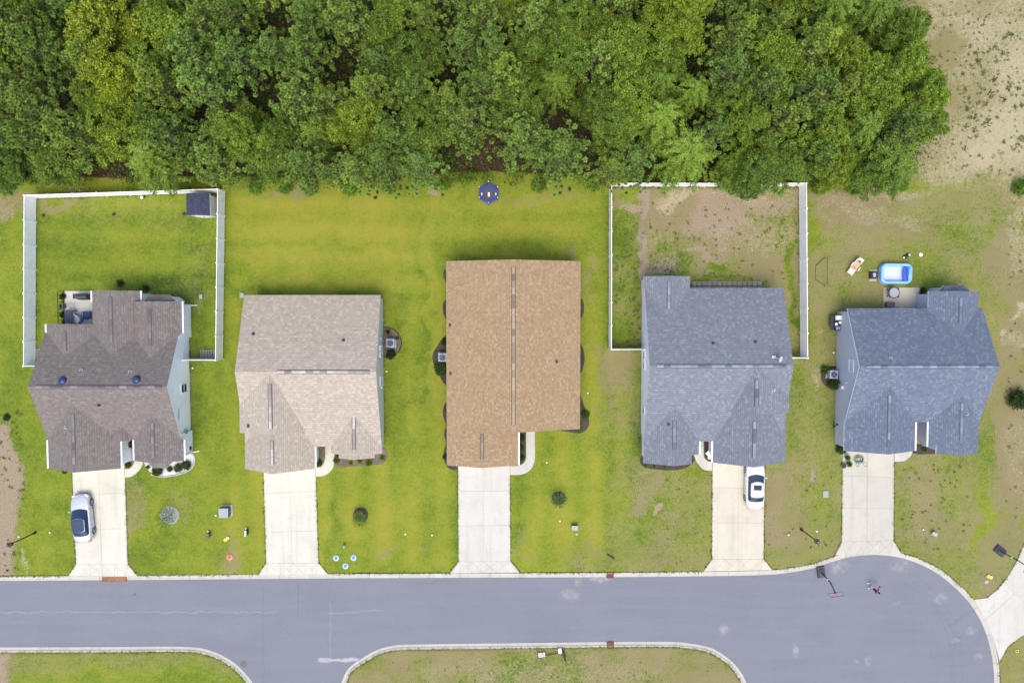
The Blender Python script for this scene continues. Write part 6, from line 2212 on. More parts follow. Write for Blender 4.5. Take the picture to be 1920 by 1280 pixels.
M['towel'] = mulch_mat('towel', (0.42, 0.15, 0.07), (0.62, 0.36, 0.22), 5.0)
M['resin'] = plain('resin', (0.58, 0.53, 0.48), .4, .05)
def lounger():
    a, b = G(1612, 488, .45), G(1594, 512, .35)
    c = (a + b) / 2
    ang = math.atan2(a.y - b.y, a.x - b.x)
    t = empty('sun_lounger', (c.x, c.y, 0), 'white resin lounger with armrests on the grass left of the pool', 'sun lounger', None, ang)
    L = (a - b).length / 2 + .16
    for k in range(5):
        part('seat_slat', MB().box((-L + .18 + k * .22, 0, .33), (.205, .56, .05), bev=.015), M['resin'], t)
    bk = MB()
    for k in range(4):
        bk.box((.30 + k * .19, 0, .37 + k * .075), (.19, .56, .05), Matrix.Rotation(-.37, 3, 'Y'), bev=.015)
    part('backrest', bk, M['resin'], t)
    part('headrest', MB().box((L - .10, 0, .70), (.26, .54, .09), Matrix.Rotation(-.3, 3, 'Y'), bev=.04), M['resin'], t)
    for s in (-1, 1):
        part('frame', MB().tube([(-L + .05, s * .29, .31), (L * .3, s * .29, .31), (L - .1, s * .29, .62)], .03, 6), M['resin'], t)
        ar = MB().tube([(.18, s * .33, .31), (.16, s * .40, .55), (-.18, s * .42, .55), (-.2, s * .34, .31)], .035, 6).box((-.01, s * .42, .585), (.40, .13, .03), bev=.012)
        part('armrest', ar, M['resin'], t)
        for x in (-L + .15, L * .45):
            part('leg', MB().cyl((x, s * .27, 0), (x, s * .27, .31), .03, n=6), M['resin'], t)
    # towel thrown over the middle and back
    w = MB(); rows = []
    for i in range(9):
        x = -.28 + i * .115
        z = .375 if x < .2 else .375 + (x - .2) * .40
        rows.append([(x + .03 * math.sin(j * 1.3 + i), -.20 + j * .08 + .03 * math.sin(i * .8), z + .035 + .012 * math.sin(i * 1.7 + j * 2.1)) for j in range(6)])
    vs = [q for r_ in rows for q in r_]
    fs = [(i * 6 + j, (i + 1) * 6 + j, (i + 1) * 6 + j + 1, i * 6 + j + 1) for i in range(8) for j in range(5)]
    tw = MB().add(vs, fs)
    o = solo('beach_towel', tw, M['towel'], (c.x, c.y, 0), 'orange brown patterned towel lying on the white lounger', 'towel', None, None, ang)
    md = o.modifiers.new('cloth_thickness', 'SOLIDIFY'); md.thickness = .015; md.offset = 1
    q = G(1611, 491, .6)
    bag = MB().ball((0, 0, .06), .11, 10, 6, (1, .8, .6)).tube([(-.09, 0, .06), (0, .03, .15), (.09, 0, .06)], .012, 5)
    solo('bag', bag, M['dark_plastic'], (q.x, q.y, .66), 'small dark bag at the head of the white lounger', 'bag')
lounger()

# patio table, storage, toys
def patio_things():
    p = G(1669, 549, .0)
    t = empty('round_table', (p.x, p.y, .06), 'round dark framed glass table on the stained patio', 'table')
    ring = [(math.cos(k * .5236) * .52, math.sin(k * .5236) * .52, .70) for k in range(12)]
    part('rim', MB().tube(ring, .035, 6, True), M['black_metal'], t)
    part('tabletop', MB().cyl((0, 0, .685), (0, 0, .70), .50, n=24), M['grey_glass'], t)
    for k in range(4):
        a = .785 + k * 1.571
        part('leg', MB().tube([(math.cos(a) * .5, math.sin(a) * .5, .69), (math.cos(a) * .36, math.sin(a) * .36, .35), (math.cos(a) * .52, math.sin(a) * .52, 0)], .035, 6), M['black_metal'], t)
        part('foot', MB().ball((math.cos(a) * .56, math.sin(a) * .56, .68), .09, 8, 6, (1, 1, .5)), M['black_metal'], t)
    p = G(1669, 571, .4)
    t = empty('deck_box', (p.x, p.y, .06), 'dark brown storage box against the house on the stained patio', 'box')
    part('box', MB().box((0, 0, .23), (.76, .46, .46), bev=.02), M['brown_plastic'], t)
    part('lid', MB().box((0, 0, .485), (.80, .50, .05), bev=.02), M['brown_plastic'], t)
    p = G(1713.5, 552, .1)
    solo('shoe', MB().box((0, 0, .04), (.10, .27, .08), bev=.03).box((0, -.05, .09), (.08, .12, .05), bev=.02), M['pinkish'], (p.x, p.y, .06), 'pale pink shoe lying on the stained patio', 'shoe')
    p = G(1727, 477.5, .05)
    solo('toy_disc', MB().lathe([(.02, .05), (.15, .05), (.18, .03), (.18, 0), (.02, 0)][::-1], 18), M['white_plastic'], (p.x, p.y, .0), 'round white disc lying on the grass above the pool', 'disc')
    p = G(1702, 480, .3)
    t = empty('ride_on_toy', (p.x, p.y, 0), 'black and white child ride-on toy above the pool', 'toy', None, R(35))
    part('body', MB().box((0, 0, .22), (.42, .24, .16), bev=.05), M['black_metal'], t)
    part('seat', MB().box((-.16, 0, .33), (.18, .2, .06), bev=.02), M['dark_plastic'], t)
    part('steering_bar', MB().tube([(.12, 0, .25), (.18, 0, .5)], .02).tube([(.18, -.14, .5), (.18, .14, .5)], .02), M['grey_metal'], t)
    part('bonnet', MB().box((.22, 0, .30), (.2, .26, .18), bev=.06), M['white_plastic'], t)
    for x in (-.15, .2):
        for s in (-1, 1):
            part('wheel', MB().cyl((x, s * .11, .09), (x, s * .17, .09), .09, n=12), M['tyre'], t)
    part('flag', MB().box((-.34, .06, .2), (.14, .14, .03)), M['white_plastic'], t)
M['grey_glass'] = plain('grey_glass', (0.30, 0.31, 0.34), .15, .06)
M['brown_plastic'] = plain('brown_plastic', (0.10, 0.075, 0.075), .5, .15)
M['pinkish'] = plain('pinkish', (0.70, 0.52, 0.48), .5, .1)
patio_things()

def bin_table():
    p = G(1570, 605, .75)
    t = empty('grill_cart', (p.x, p.y, 0), 'black outdoor cart with shelf against slate blue wall', 'cart')
    part('top', MB().box((0, 0, .80), (.62, 1.52, .06), bev=.015), M['black_metal'], t)
    part('cabinet', MB().box((0, 0, .42), (.54, 1.42, .70), bev=.02), M['black_metal'], t)
    part('side_shelf', MB().box((-.45, 0, .66), (.34, 1.40, .04)), M['dark_plastic'], t)
    for s in (-1, 1):
        part('bracket', MB().tube([(-.28, s * .5, .35), (-.58, s * .5, .64)], .02), M['black_metal'], t)
    part('rack', MB().tube([(.05 + x * .2, -.52 + y * .17, .86) for x, y in ((-1, -1), (1, -1), (1, 1), (-1, 1))], .018, 5, True).box((.05, -.52, .84), (.36, .28, .02)), M['grey_metal'], t)
    solo('plastic_tub', MB().box((0, 0, .14), (.58, .44, .28), bev=.05), M['white_plastic'], (p.x + .02, p.y + .50, .83), 'white rectangular tub on the black cart', 'tub')
    for k, (dx, dy, l) in enumerate(((-.17, -.14, 'left white bowl beside the tub on black cart'), (.19, .02, 'right white bowl by the wall on black cart'))):
        solo('bowl', MB().lathe([(.05, 0), (.12, .04), (.145, .10), (.13, .10), (.10, .05), (.02, .03)], 18), M['white_plastic'], (p.x + dx, p.y + dy, .83), l, 'bowl', 'white bowls on the black cart')
bin_table()

# ------------------------------------------------------------------ taupe house patio
M['cushion_navy'] = plain('cushion_navy', (0.03, 0.045, 0.13), .7, .15)
M['cushion_blue'] = plain('cushion_blue', (0.10, 0.20, 0.52), .6, .15)
M['pale_fabric'] = plain('pale_fabric', (0.55, 0.56, 0.60), .7, .06)
def taupe_patio():
    z = .06
    p = G(152, 556, .9)
    t = empty('grill', (p.x, p.y, z), 'covered black grill on the cream patio', 'grill')
    part('cart', MB().box((.1, -.03, .38), (1.05, .52, .76), bev=.03), M['black_metal'], t)
    part('hood', MB().tube([(-.32, 0, .86), (.62, 0, .86)], .29, 12), M['dark_plastic'], t)
    part('side_shelf', MB().box((-.62, .04, .80), (.42, .5, .05), bev=.015), M['dark_plastic'], t)
    part('handle', MB().tube([(-.2, -.33, .84), (.5, -.33, .84)], .022), M['grey_metal'], t)
    p = G(130, 594, .7)
    t = empty('patio_table', (p.x, p.y, z), 'dark slatted table on the cream patio', 'table')
    for k in range(5):
        part('slat', MB().box((-.34 + k * .17, 0, .70), (.155, 1.28, .04), bev=.01), M['cushion_dark'], t)
    for sx in (-1, 1):
        for sy in (-1, 1):
            part('leg', MB().box((sx * .38, sy * .58, .34), (.06, .06, .68)), M['black_metal'], t)
    def chair(px, py, rz, label, seat_m, cat='chair', w=.62, d=.62):
        p = G(px, py, .5)
        t = empty('garden_chair', (p.x, p.y, z), label, cat, None, rz)
        part('seat', MB().box((0, 0, .38), (w, d, .12), bev=.03), seat_m, t)
        part('backrest', MB().box((0, d / 2 + .02, .68), (w, .10, .5), Matrix.Rotation(-.2, 3, 'X'), bev=.03), seat_m, t)
        for s in (-1, 1):
            part('armrest', MB().tube([(s * (w / 2 + .03), -d / 2, .02), (s * (w / 2 + .03), -d / 2, .56), (s * (w / 2 + .03), d / 2, .58), (s * (w / 2 + .03), d / 2, .02)], .025), M['black_metal'], t)
        return t
    chair(162, 590.5, R(180), 'wide dark navy seat by the taupe house wall', M['cushion_navy'], 'chair', .78, .66)
    chair(144, 599, R(-35), 'tilted pale fabric chair between table and navy seat', M['pale_fabric'], 'chair', .66, .66)
    p = G(163.5, 588, .55)
    solo('hose_coil', MB().tube([(math.cos(k * .4) * (.19 + .004 * k % .03), math.sin(k * .4) * .19, .02 + .0012 * k) for k in range(48)], .02, 5), M['cushion_blue'], (p.x, p.y, .51), 'coiled bright blue hose lying on the navy seat', 'hose')
    p = G(149, 604, .3)
    solo('cushion', MB().box((0, 0, .1), (.22, .75, .18), bev=.08), M['cushion_blue'], (p.x, p.y, z), 'blue white cushion lying beside the pale chair', 'cushion', None, None, R(-38))
    p = G(132, 575, .4)
    t = empty('wire_chair', (p.x, p.y, z), 'thin wire garden chair in the middle of the cream patio', 'chair', None, R(90))
    w = MB()
    for k in range(7):
        x = -.27 + k * .09
        w.tube([(x, -.35, .40), (x, .25, .42), (x, .42, .85)], .010, 4)
    part('seat', w, M['grey_metal'], t)
    part('frame', MB().tube([(-.32, -.38, .40), (.32, -.38, .40), (.32, .27, .42), (.32, .46, .88), (-.32, .46, .88), (-.32, .27, .42)], .02, 5, True), M['grey_metal'], t)
    for sx in (-1, 1):
        for y in (-.36, .3):
            part('leg', MB().cyl((sx * .31, y, 0), (sx * .31, y, .4), .018, n=5), M['grey_metal'], t)
    # railing with climbing plants on the left edge
    a, b = G(119, 546.5, 0), G(119, 606, 0)
    t = empty('railing', (a.x, a.y, 0), 'black metal railing along the left edge of the cream patio', 'railing')
    for k in range(10):
        y = (b.y - a.y) * k / 9
        part('baluster', MB().cyl((0, y, 0), (0, y, .95), .025, n=6), M['black_metal'], t)
    for zz in (.12, .95):
        part('rail', MB().box((0, (b.y - a.y) / 2, zz), (.05, abs(b.y - a.y), .05)), M['black_metal'], t)
    for k, (py, l) in enumerate(((556, 'top'), (574, 'second'), (590, 'third'))):
        shrub(117, py, 5, f'{l} dark potted vine along the patio railing', 'ball', (.6, .7, .6), 'climbing_plant', 'plant', 'vines along the patio railing', 0, 1.2)
    shrub(118, 603, 6, 'red brown planter bush at lower end of the railing', 'tuft', (1.6, .8, .6), 'climbing_plant', 'plant')
M['cushion_dark'] = plain('cushion_dark', (0.055, 0.055, 0.075), .6, .2)
taupe_patio()

# ------------------------------------------------------------------ driveway plants and hose
M['terracotta'] = plain('terracotta', (0.10, 0.085, 0.075), .7, .2)
def pot_plants():
    for px, py, l, r in ((1588, 857, 'upper potted green plant on the weathered driveway', 6.5), (1591, 869, 'lower potted green plant on the weathered driveway', 7)):
        p = G(px, py, .2)
        t = empty('potted_plant', (p.x, p.y, DZ), l, 'potted plant', 'potted plants on the weathered driveway')
        part('pot', MB().lathe([(.02, 0), (.13, 0), (.19, .30), (.21, .30), (.21, .34), (.17, .34), (.15, .28), (.02, .26)], 16), M['terracotta'], t)
        f, st = SH_TUFT[rng.randrange(3)]
        o = bpy.data.objects.new('foliage', f); o.location = (0, 0, .28); s = r / 19 / .5; o.scale = (s, s, s); o.color = (1.4, 1.6, .9, 1); link(o, t)
    p = G(1581, 864, .2)
    p = G(1580.5, 872.5, .15)
    t = empty('planter_bowl', (p.x + .05, p.y, DZ), 'dark round planter bowl at lower end of potted plants', 'planter')
    part('bowl', MB().lathe([(.02, 0), (.18, 0), (.26, .22), (.23, .22), (.18, .12), (.02, .12)], 18), M['terracotta'], t)
    part('soil', MB().cyl((0, 0, .1), (0, 0, .16), .20, n=14), M['mulch'], t)
    p = G(1610, 861, .1)
    hose = MB()
    pts = []
    for k in range(130):
        a = k * .33; r_ = .30 + .12 * math.sin(k * .37) + .10 * math.sin(k * .11)
        pts.append((math.cos(a) * r_ * 1.1, math.sin(a) * r_ * .9 + .05, .03 + .0007 * k + .01 * math.sin(k)))
    hose.tube(pts, .017, 5)
    lp = [(.25, -.25, .03), (.55, -.25, .03), (.85, -.40, .03), (.92, -.62, .03), (.75, -.72, .03), (.55, -.55, .03), (.42, -.32, .03), (.2, -.2, .04)]
    hose.tube([(q.x, q.y, .03) for q in spline([(a, b) for a, b, c in lp], .05)], .014, 5)
    lp = [(-.2, -.2), (-.25, -.5), (-.12, -.72), (.05, -.62), (0, -.25)]
    hose.tube([(q.x, q.y, .03) for q in spline(lp, .05)], .014, 5)
    solo('garden_hose', hose, M['hose_green'], (p.x, p.y, DZ), 'tangled dark green garden hose on the weathered driveway', 'hose')
M['hose_green'] = plain('hose_green', (0.03, 0.095, 0.085), .45, .15)
pot_plants()

# ------------------------------------------------------------------ porch bench of the grey roof
def bench():
    a, b = G(1326, 848, .45), G(1335, 856, .45)
    c = (a + b) / 2
    t = empty('porch_bench', (c.x, c.y, 0), 'small white bench in the mulch beside the grey blue porch', 'bench', None, math.atan2(b.y - a.y, b.x - a.x))
    for k in range(3):
        part('slat', MB().box((0, -.14 + k * .13, .42), (.72, .115, .03)), M['white_plastic'], t)
    part('backrest', MB().box((0, .26, .66), (.72, .04, .22)).box((0, .25, .5), (.05, .03, .2)), M['white_plastic'], t)
    for s in (-1, 1):
        part('leg', MB().box((s * .31, -.12, .2), (.06, .06, .40)), M['white_plastic'], t)
        part('leg', MB().box((s * .31, .24, .2), (.06, .06, .40)), M['white_plastic'], t)
    p = G(1331.5, 857, .3)
    solo('planter_box', MB().box((0, 0, .12), (.34, .30, .24), bev=.02).box((0, 0, .25), (.38, .34, .03)), M['white_plastic'], (p.x, p.y, 0), 'white square planter in front of the porch bench', 'planter')
bench()

# ------------------------------------------------------------------ street furniture
def street_lamp(bx, by, label):
    p = G(bx, by, 0)
    t = empty('street_lamp', (p.x, p.y, 0), label, 'street lamp', 'black street lamps on the verge', rng.uniform(-.1, .1))
    part('post', MB().lathe([(.13, 0), (.13, .25), (.08, .32), (.06, .5), (.05, 3.25)], 10), M['black_metal'], t)
    lamp = part('lantern', MB().lathe([(.05, 3.22), (.10, 3.26), (.13, 3.34)], 8).box((0, 0, 3.42), (.30, .30, .05)), M['black_metal'], t)
    part('pane', MB().box((0, 0, 3.58), (.27, .27, .28)), M['window_glass'], lamp)
    part('hood', MB().box((0, 0, 3.745), (.44, .44, .05), bev=.015).lathe([(.22, 3.77), (.10, 3.86), (.03, 3.90)], 4), M['dark_plastic'], lamp)
    part('photo_cell', MB().cyl((0, 0, 3.88), (0, 0, 3.96), .04), M['grey_metal'], lamp)
street_lamp(66.5, 998, 'black street lamp on the bare plot at the left edge')
street_lamp(1502, 992, 'black street lamp on the dry verge right of the white car')

M['orange_rim'] = plain('orange_rim', (0.55, 0.12, 0.07), .4, .1)
M['net'] = plain('net', (0.60, 0.55, 0.55), .7, .1)
def hoop(loc, rz, label, lean=.75, board=True, scale=1.0):
    """Portable basketball hoop facing local -y."""
    t = empty('basketball_hoop', loc, label, 'basketball hoop', 'portable basketball hoops', rz)
    t.scale = (scale,) * 3
    part('base', MB().box((0, .35, .10), (.80, 1.15, .20), bev=.07).box((0, .30, .215), (.45, .7, .05), bev=.02), M['dark_plastic'], t)
    part('pole', MB().tube([(0, .30, .15), (0, .20, 1.2), (0, .02, 2.35)], .055, 8), M['black_metal'], t)
    part('brace', MB().tube([(-.12, .75, .2), (0, .2, 1.2)], .02, 5).tube([(.12, .75, .2), (0, .2, 1.2)], .02, 5), M['black_metal'], t)
    part('arm', MB().tube([(0, .10, 1.95), (0, -lean * .6, 2.6), (0, -lean + .03, 2.9)], .035, 6).tube([(0, .02, 2.35), (0, -lean + .03, 3.2)], .03, 6), M['black_metal'], t)
    part('sticker', MB().box((0, .13, 1.55), (.13, .13, .22)), M['white_plastic'], t)
    b = part('backboard', MB().box((0, -lean, 3.08), (1.22, .02, .80)), M['board'], t)
    fr = MB().tube([(x * .62, -lean, 3.08 + z * .41) for x, z in ((-1, -1), (1, -1), (1, 1), (-1, 1))], .025, 5, True)
    part('board_frame', fr, M['black_metal'], b)
    part('target_square', MB().tube([(x * .29, -lean - .015, 2.98 + z * .22) for x, z in ((-1, -1), (1, -1), (1, 1), (-1, 1))], .012, 4, True), M['orange_rim'], b)
    part('rim', MB().tube([(math.cos(k * .3927) * .225, -lean - .34 + math.sin(k * .3927) * .225, 2.82) for k in range(16)], .014, 6, True).box((0, -lean - .06, 2.82), (.14, .12, .05)), M['orange_rim'], t)
    n = MB()
    for k in range(12):
        a, b2 = k * .5236, (k + .5) * .5236
        f = lambda q, r, z: (math.cos(q) * r, -lean - .34 + math.sin(q) * r, z)
        n.tube([f(a, .22, 2.81), f(b2, .16, 2.62), f(a, .12, 2.42)], .007, 3)
        n.tube([f(a, .22, 2.81), f(a - .26, .16, 2.62), f(a, .12, 2.42)], .007, 3)
    part('net', n, M['net'], t)
    return t
def board_mat():
    m = NT('board')
    m.set(Base_Color=(0.75, 0.78, 0.8), Roughness=.1)
    m.bsdf.inputs['Alpha'].default_value = 0.25
    return m.mat
M['board'] = board_mat()
p = G(1539.5, 1071, RZ)
hoop((p.x, p.y - .35, RZ), R(8), 'basketball hoop standing in the street at the kerb')
p = G(1879, 1032, 0)
hoop((p.x, p.y - .2, 0), R(52), 'basketball hoop on the grass beside the right edge driveway')
def fallen_hoop():
    p = G(1050, 1222, .1)
    t = empty('basketball_hoop', (p.x, p.y, 0), 'fallen basketball hoop lying on the dry grass island', 'basketball hoop', 'portable basketball hoops', R(4))
    part('base', MB().box((.36, -.25, .33), (.16, 1.0, .62), Matrix.Rotation(.22, 3, 'Z'), bev=.06), M['dark_plastic'], t)
    part('pole', MB().tube([(.3, .0, .18), (-1.5, -.22, .12)], .04, 8), M['black_metal'], t)
    part('counterweight', MB().box((0, .20, .16), (.36, .45, .32), bev=.04), M['white_plastic'], t)
    b = part('backboard', MB().box((-1.85, -.12, .16), (.75, .52, .03), Matrix.Rotation(.12, 3, 'Y')), M['board'], t)
    part('board_frame', MB().tube([(-1.85 + x * .38, -.12 + y * .27, .17 + x * -.045) for x, y in ((-1, -1), (1, -1), (1, 1), (-1, 1))], .03, 5, True), M['black_metal'], b)
    part('rim', MB().tube([(-1.75 + math.cos(k * .3927) * .05, .25 + math.sin(k * .3927) * .225, .26 + math.cos(k * .3927) * .2) for k in range(16)], .018, 6, True), M['orange_rim'], t)
fallen_hoop()

def drain_grate(px, py, wpx, hpx, label, mat, z=RZ):
    p = G(px, py, RZ)
    w, h = wpx / 19.0, hpx / 19.0
    t = empty('drain_grate', (p.x, p.y, 0), label, 'drain grate', 'iron drain grates at the kerb')
    t.location.z = 0.028
    part('frame', MB().tube([(x * w / 2, y * h / 2, 0) for x, y in ((-1, -1), (1, -1), (1, 1), (-1, 1))], .03, 4, True).box((0, 0, -.03), (w, h, .02)), mat, t)
    n = max(3, int(w / .16))
    for k in range(n):
        part('bar', MB().box((-w / 2 + (k + .5) * w / n, 0, .0), (w / n * .6, h - .05, .035)), mat, t)
drain_grate(215.5, 1084.5, 46, 7.5, 'long rusty drain grate at the leftmost driveway', M['rust'])
drain_grate(1143.5, 1077, 13, 10, 'square red brown grate in the upper kerb', M['red_brown_grate'])
drain_grate(1144, 1208, 13, 11.5, 'square red brown grate in the island kerb', M['red_brown_grate'])

def manhole(px, py, r, label):
    p = G(px, py, RZ)
    t = empty('manhole_cover', (p.x, p.y, RZ), label, 'manhole cover')
    part('ring', MB().lathe([(r, 0), (r, .006), (r * .86, .008), (r * .86, 0)], 28), M['iron'], t)
    cv = MB().cyl((0, 0, -.01), (0, 0, .006), r * .84, n=28)
    part('cover', cv, M['iron'], t)
    rb = MB()
    for k in range(-2, 3):
        rb.box((0, k * r * .28, .008), (r * 1.1, r * .09, .006))
    part('rib', rb, M['iron'], t)
M['iron'] = plain('iron', (0.10, 0.10, 0.115), .6, .2)
manhole(457, 1244, .36, 'round iron manhole cover where the side street begins')
manhole(253, 1113.5, .14, 'tiny round iron cover in the street near the rusty grate')

M['box_green'] = plain('box_green', (0.24, 0.29, 0.28), .45, .1)
M['box_dark'] = plain('box_dark', (0.06, 0.075, 0.08), .5, .15)
def transformer():
    p = G(425, 957, 0)
    t = empty('transformer_box', (p.x, p.y, 0), 'grey green utility transformer box on the lawn', 'utility box')
    part('pad', MB().box((.05, .05, .02), (1.12, 1.12, .10), bev=.02), M['concrete'], t, color=(.36, .37, .36, 1))
    part('case', MB().box((-.02, -.02, .40), (.90, .90, .70), bev=.015), M['box_dark'], t)
    part('lid', MB().box((-.02, -.02, .775), (.94, .94, .05), bev=.02), M['box_green'], t)
    part('lock', MB().box((.44, .0, .45), (.03, .08, .12)), M['grey_metal'], t)
transformer()
def pedestal(px, py, w, d, h, mat, label, name='utility_pedestal', cat='utility box', rz=0, lid=None):
    p = G(px, py, h * .5)
    t = empty(name, (p.x, p.y, 0), label, cat, None, rz)
    part('case', MB().box((0, 0, h / 2 - .02), (w, d, h), bev=min(w, d) * .12), mat, t)
    part('lid', MB().box((0, 0, h), (w * 1.08, d * 1.08, .05), bev=.015), lid or mat, t)
pedestal(1077.5, 988, .58, .42, .5, M['box_dark'], 'dark utility pedestal with grey lid on lawn below palm', lid=M['box_green'])
pedestal(1751, 1000, .52, .34, .35, M['box_green'], 'grey green utility pedestal on the patchy lawn', rz=R(-28), lid=M['grey_metal'])
pedestal(391, 1002.5, .24, .46, .5, M['brown_plastic'], 'brown utility post right of the grey mulch circle', 'utility_post')
pedestal(462, 998, .22, .55, .6, M['black_metal'], 'black utility post beside empty cream driveway', 'utility_post', lid=M['grey_metal'])
pedestal(454, 553.5, .38, .46, .18, M['box_green'], 'small pale green meter box at rear corner of pink roof', 'meter_box')
pedestal(377, 556, .28, .40, .16, M['grey_metal'], 'small pale meter box beside right fence', 'meter_box')
pedestal(1548, 926, .50, .62, .06, M['box_green'], 'flat green valve lid on the dry verge', 'valve_lid', 'valve box')

# white clean-out caps and small markers dotted over the lawns
def cap_at(px, py, label, r=.075, z=.12, mat='white_plastic'):
    p = G(px, py, z)
    t = empty('pipe_cap', (p.x, p.y, 0), label, 'pipe cap', 'white pipe caps in the lawns')
    part('pipe', MB().cyl((0, 0, -.1), (0, 0, z), r * .8, n=10), M[mat], t)
    part('cap', MB().lathe([(r, z - .02), (r, z + .02), (r * .5, z + .035), (.01, z + .035)], 12), M[mat], t)
for px, py, l in ((93, 998, 'white pipe cap right of the left street lamp'), (35, 1006, 'white pipe cap on the bare plot near street lamp'), (390, 996, 'white pipe cap above the brown utility post'),
                  (461, 991, 'white pipe cap above the black utility post'), (760, 1001, 'left white pipe cap on lawn before tan driveway'), (810, 1003, 'right white pipe cap on lawn before tan driveway'),
                  (1025, 867, 'white pipe cap on lawn right of curved white path'), (1050, 976.5, 'white pipe cap above the dark pedestal'), (1081, 1001, 'white pipe cap below the dark pedestal'),
                  (1102, 737, 'white pipe cap right of the tan roof'), (1478.5, 1002.5, 'white pipe cap left of the right street lamp'), (1532, 995.5, 'white pipe cap above the right street lamp'),
                  (1731.5, 992.5, 'white pipe cap left of the tilted green pedestal'), (361, 690, 'white pipe cap outside the right fence gate'), (725, 696, 'white pipe cap right of the sage wall'),
                  (1563, 661, 'white pipe cap left of the slate blue wall'), (404.5, 966, 'white pipe cap beside the transformer box')):
    cap_at(px, py, l)

def dog_stake():
    p = G(267, 370.5, .2)
    t = empty('garden_lantern', (p.x, p.y, 0), 'small white garden lantern at the back of fenced green lawn', 'lantern')
    part('post', MB().cyl((0, 0, -.1), (0, 0, .3), .05), M['black_metal'], t)
    part('shade', MB().lathe([(.14, .28), (.15, .34), (.07, .44), (.01, .46)], 14), M['white_plastic'], t)
    for px, py, l in ((81, 404, 'left dark sprinkler box in the fenced green lawn'), (213, 402, 'middle dark sprinkler box in the fenced green lawn'), (345, 401, 'right dark sprinkler box left of the navy shed')):
        q = G(px, py, .1)
        s = empty('sprinkler_box', (q.x, q.y, 0), l, 'sprinkler box', 'dark boxes in the fenced lawn')
        part('case', MB().box((0, 0, .06), (.22, .22, .16), bev=.03), M['box_dark'], s)
        part('lid', MB().box((0, 0, .145), (.24, .24, .02)), M['black_metal'], s)
dog_stake()

# lawn toys
M['toy_blue'] = plain('toy_blue', (0.36, 0.50, 0.72), .35, .08)
M['toy_deep'] = plain('toy_deep', (0.12, 0.20, 0.55), .35, .08)
M['toy_pink'] = plain('toy_pink', (0.68, 0.21, 0.19), .35, .08)
M['toy_rose'] = plain('toy_rose', (0.45, 0.08, 0.10), .4, .08)
M['toy_yellow'] = plain('toy_yellow', (0.62, 0.50, 0.12), .35, .08)
def disc(px, py, label, a, b, r=.29):
    p = G(px, py, .1)
    t = empty('splash_disc', (p.x, p.y, 0), label, 'toy disc', 'round toy discs on the lawn')
    part('plate', MB().lathe([(r * .6, 0), (r, .03), (r, .07), (r * .62, .10), (r * .55, .08)], 22), a, t)
    part('centre', MB().lathe([(r * .52, .02), (r * .52, .10), (r * .3, .13), (.01, .14)], 18), b, t)
disc(630, 1046, 'left of three blue toy discs on lawn', M['toy_blue'], M['toy_deep']); disc(662.5, 1045.5, 'right of three blue toy discs on lawn', M['toy_blue'], M['toy_deep']); disc(647.5, 1061, 'lowest of three blue toy discs on lawn', M['toy_blue'], M['toy_deep'])
disc(430, 1044.5, 'pink red toy disc on the worn lawn patch', M['toy_pink'], M['toy_rose'])
def toy_pair(px, py, rz, label):
    p = G(px, py, .1)
    t = empty('lawn_toy', (p.x, p.y, 0), label, 'toy', None, rz)
    for s in (-1, 1):
        part('wheel', MB().tube([(s * .15 + math.cos(k * .5236) * .13, math.sin(k * .5236) * .13, .08) for k in range(12)], .06, 6, True), M['toy_yellow'], t)
        part('hub', MB().cyl((s * .15, 0, .03), (s * .15, 0, .10), .08), M['toy_yellow'], t)
toy_pair(424.5, 1010, R(40), 'pale yellow toy of two rings above pink disc')
toy_pair(1856, 1081, R(-22), 'yellow toy of two rings near right edge driveway')
p = G(1907, 1220, .05)
solo('toy_ring', MB().tube([(math.cos(k * .5236) * .14, math.sin(k * .5236) * .14, .05) for k in range(12)], .04, 6, True), M['toy_yellow'], (p.x, p.y, 0), 'small yellow toy ring on dry grass at lower right', 'toy ring')
p = G(1850.5, 1090.5, .05)
solo('lid_plate', MB().lathe([(.01, 0), (.17, 0), (.19, .05), (.15, .06), (.01, .05)], 18), M['grey_metal'], (p.x, p.y, 0), 'grey round lid below the yellow toy', 'lid')
p = G(645.5, 1024, .2)
t = empty('toy_figure', (p.x, p.y, 0), 'small blue grey toy above the three blue discs', 'toy')
part('body', MB().box((0, .05, .14), (.16, .26, .2), bev=.05), M['toy_deep'], t)
part('head', MB().ball((.0, .2, .26), .10), M['box_dark'], t)
part('foot', MB().ball((-.06, -.12, .06), .06), M['white_plastic'], t)
p = G(1145, 1043, .1)
solo('drain_pipe', MB().tube([(-.34, .22, .08), (0, 0, .085), (.34, -.22, .08)], .085, 10), M['black_metal'], (p.x, p.y, 0), 'short black pipe lying on grass near upper square grate', 'pipe')

def goal():
    pts = [G(x, y, 0) for x, y in ((1545, 483), (1529, 498), (1529, 524), (1545, 536))]
    t = empty('toy_goal', tuple(pts[0]), 'thin black framed toy goal right of the dirt yard fence', 'goal')
    o = pts[0]
    part('ground_frame', MB().tube([(q.x - o.x, q.y - o.y, .03) for q in pts], .022, 5), M['black_metal'], t)
    a, b = pts[0] - o, pts[3] - o
    part('crossbar', MB().tube([(a.x, a.y, .03), (a.x, a.y, .75), (b.x, b.y, .75), (b.x, b.y, .03)], .025, 5), M['black_metal'], t)
    for k in range(1, 3):
        part('side_rope', MB().tube([(pts[k].x - o.x, pts[k].y - o.y, .03), ((a.x if k == 1 else b.x), (a.y if k == 1 else b.y), .75)], .010, 4), M['black_metal'], t)
goal()

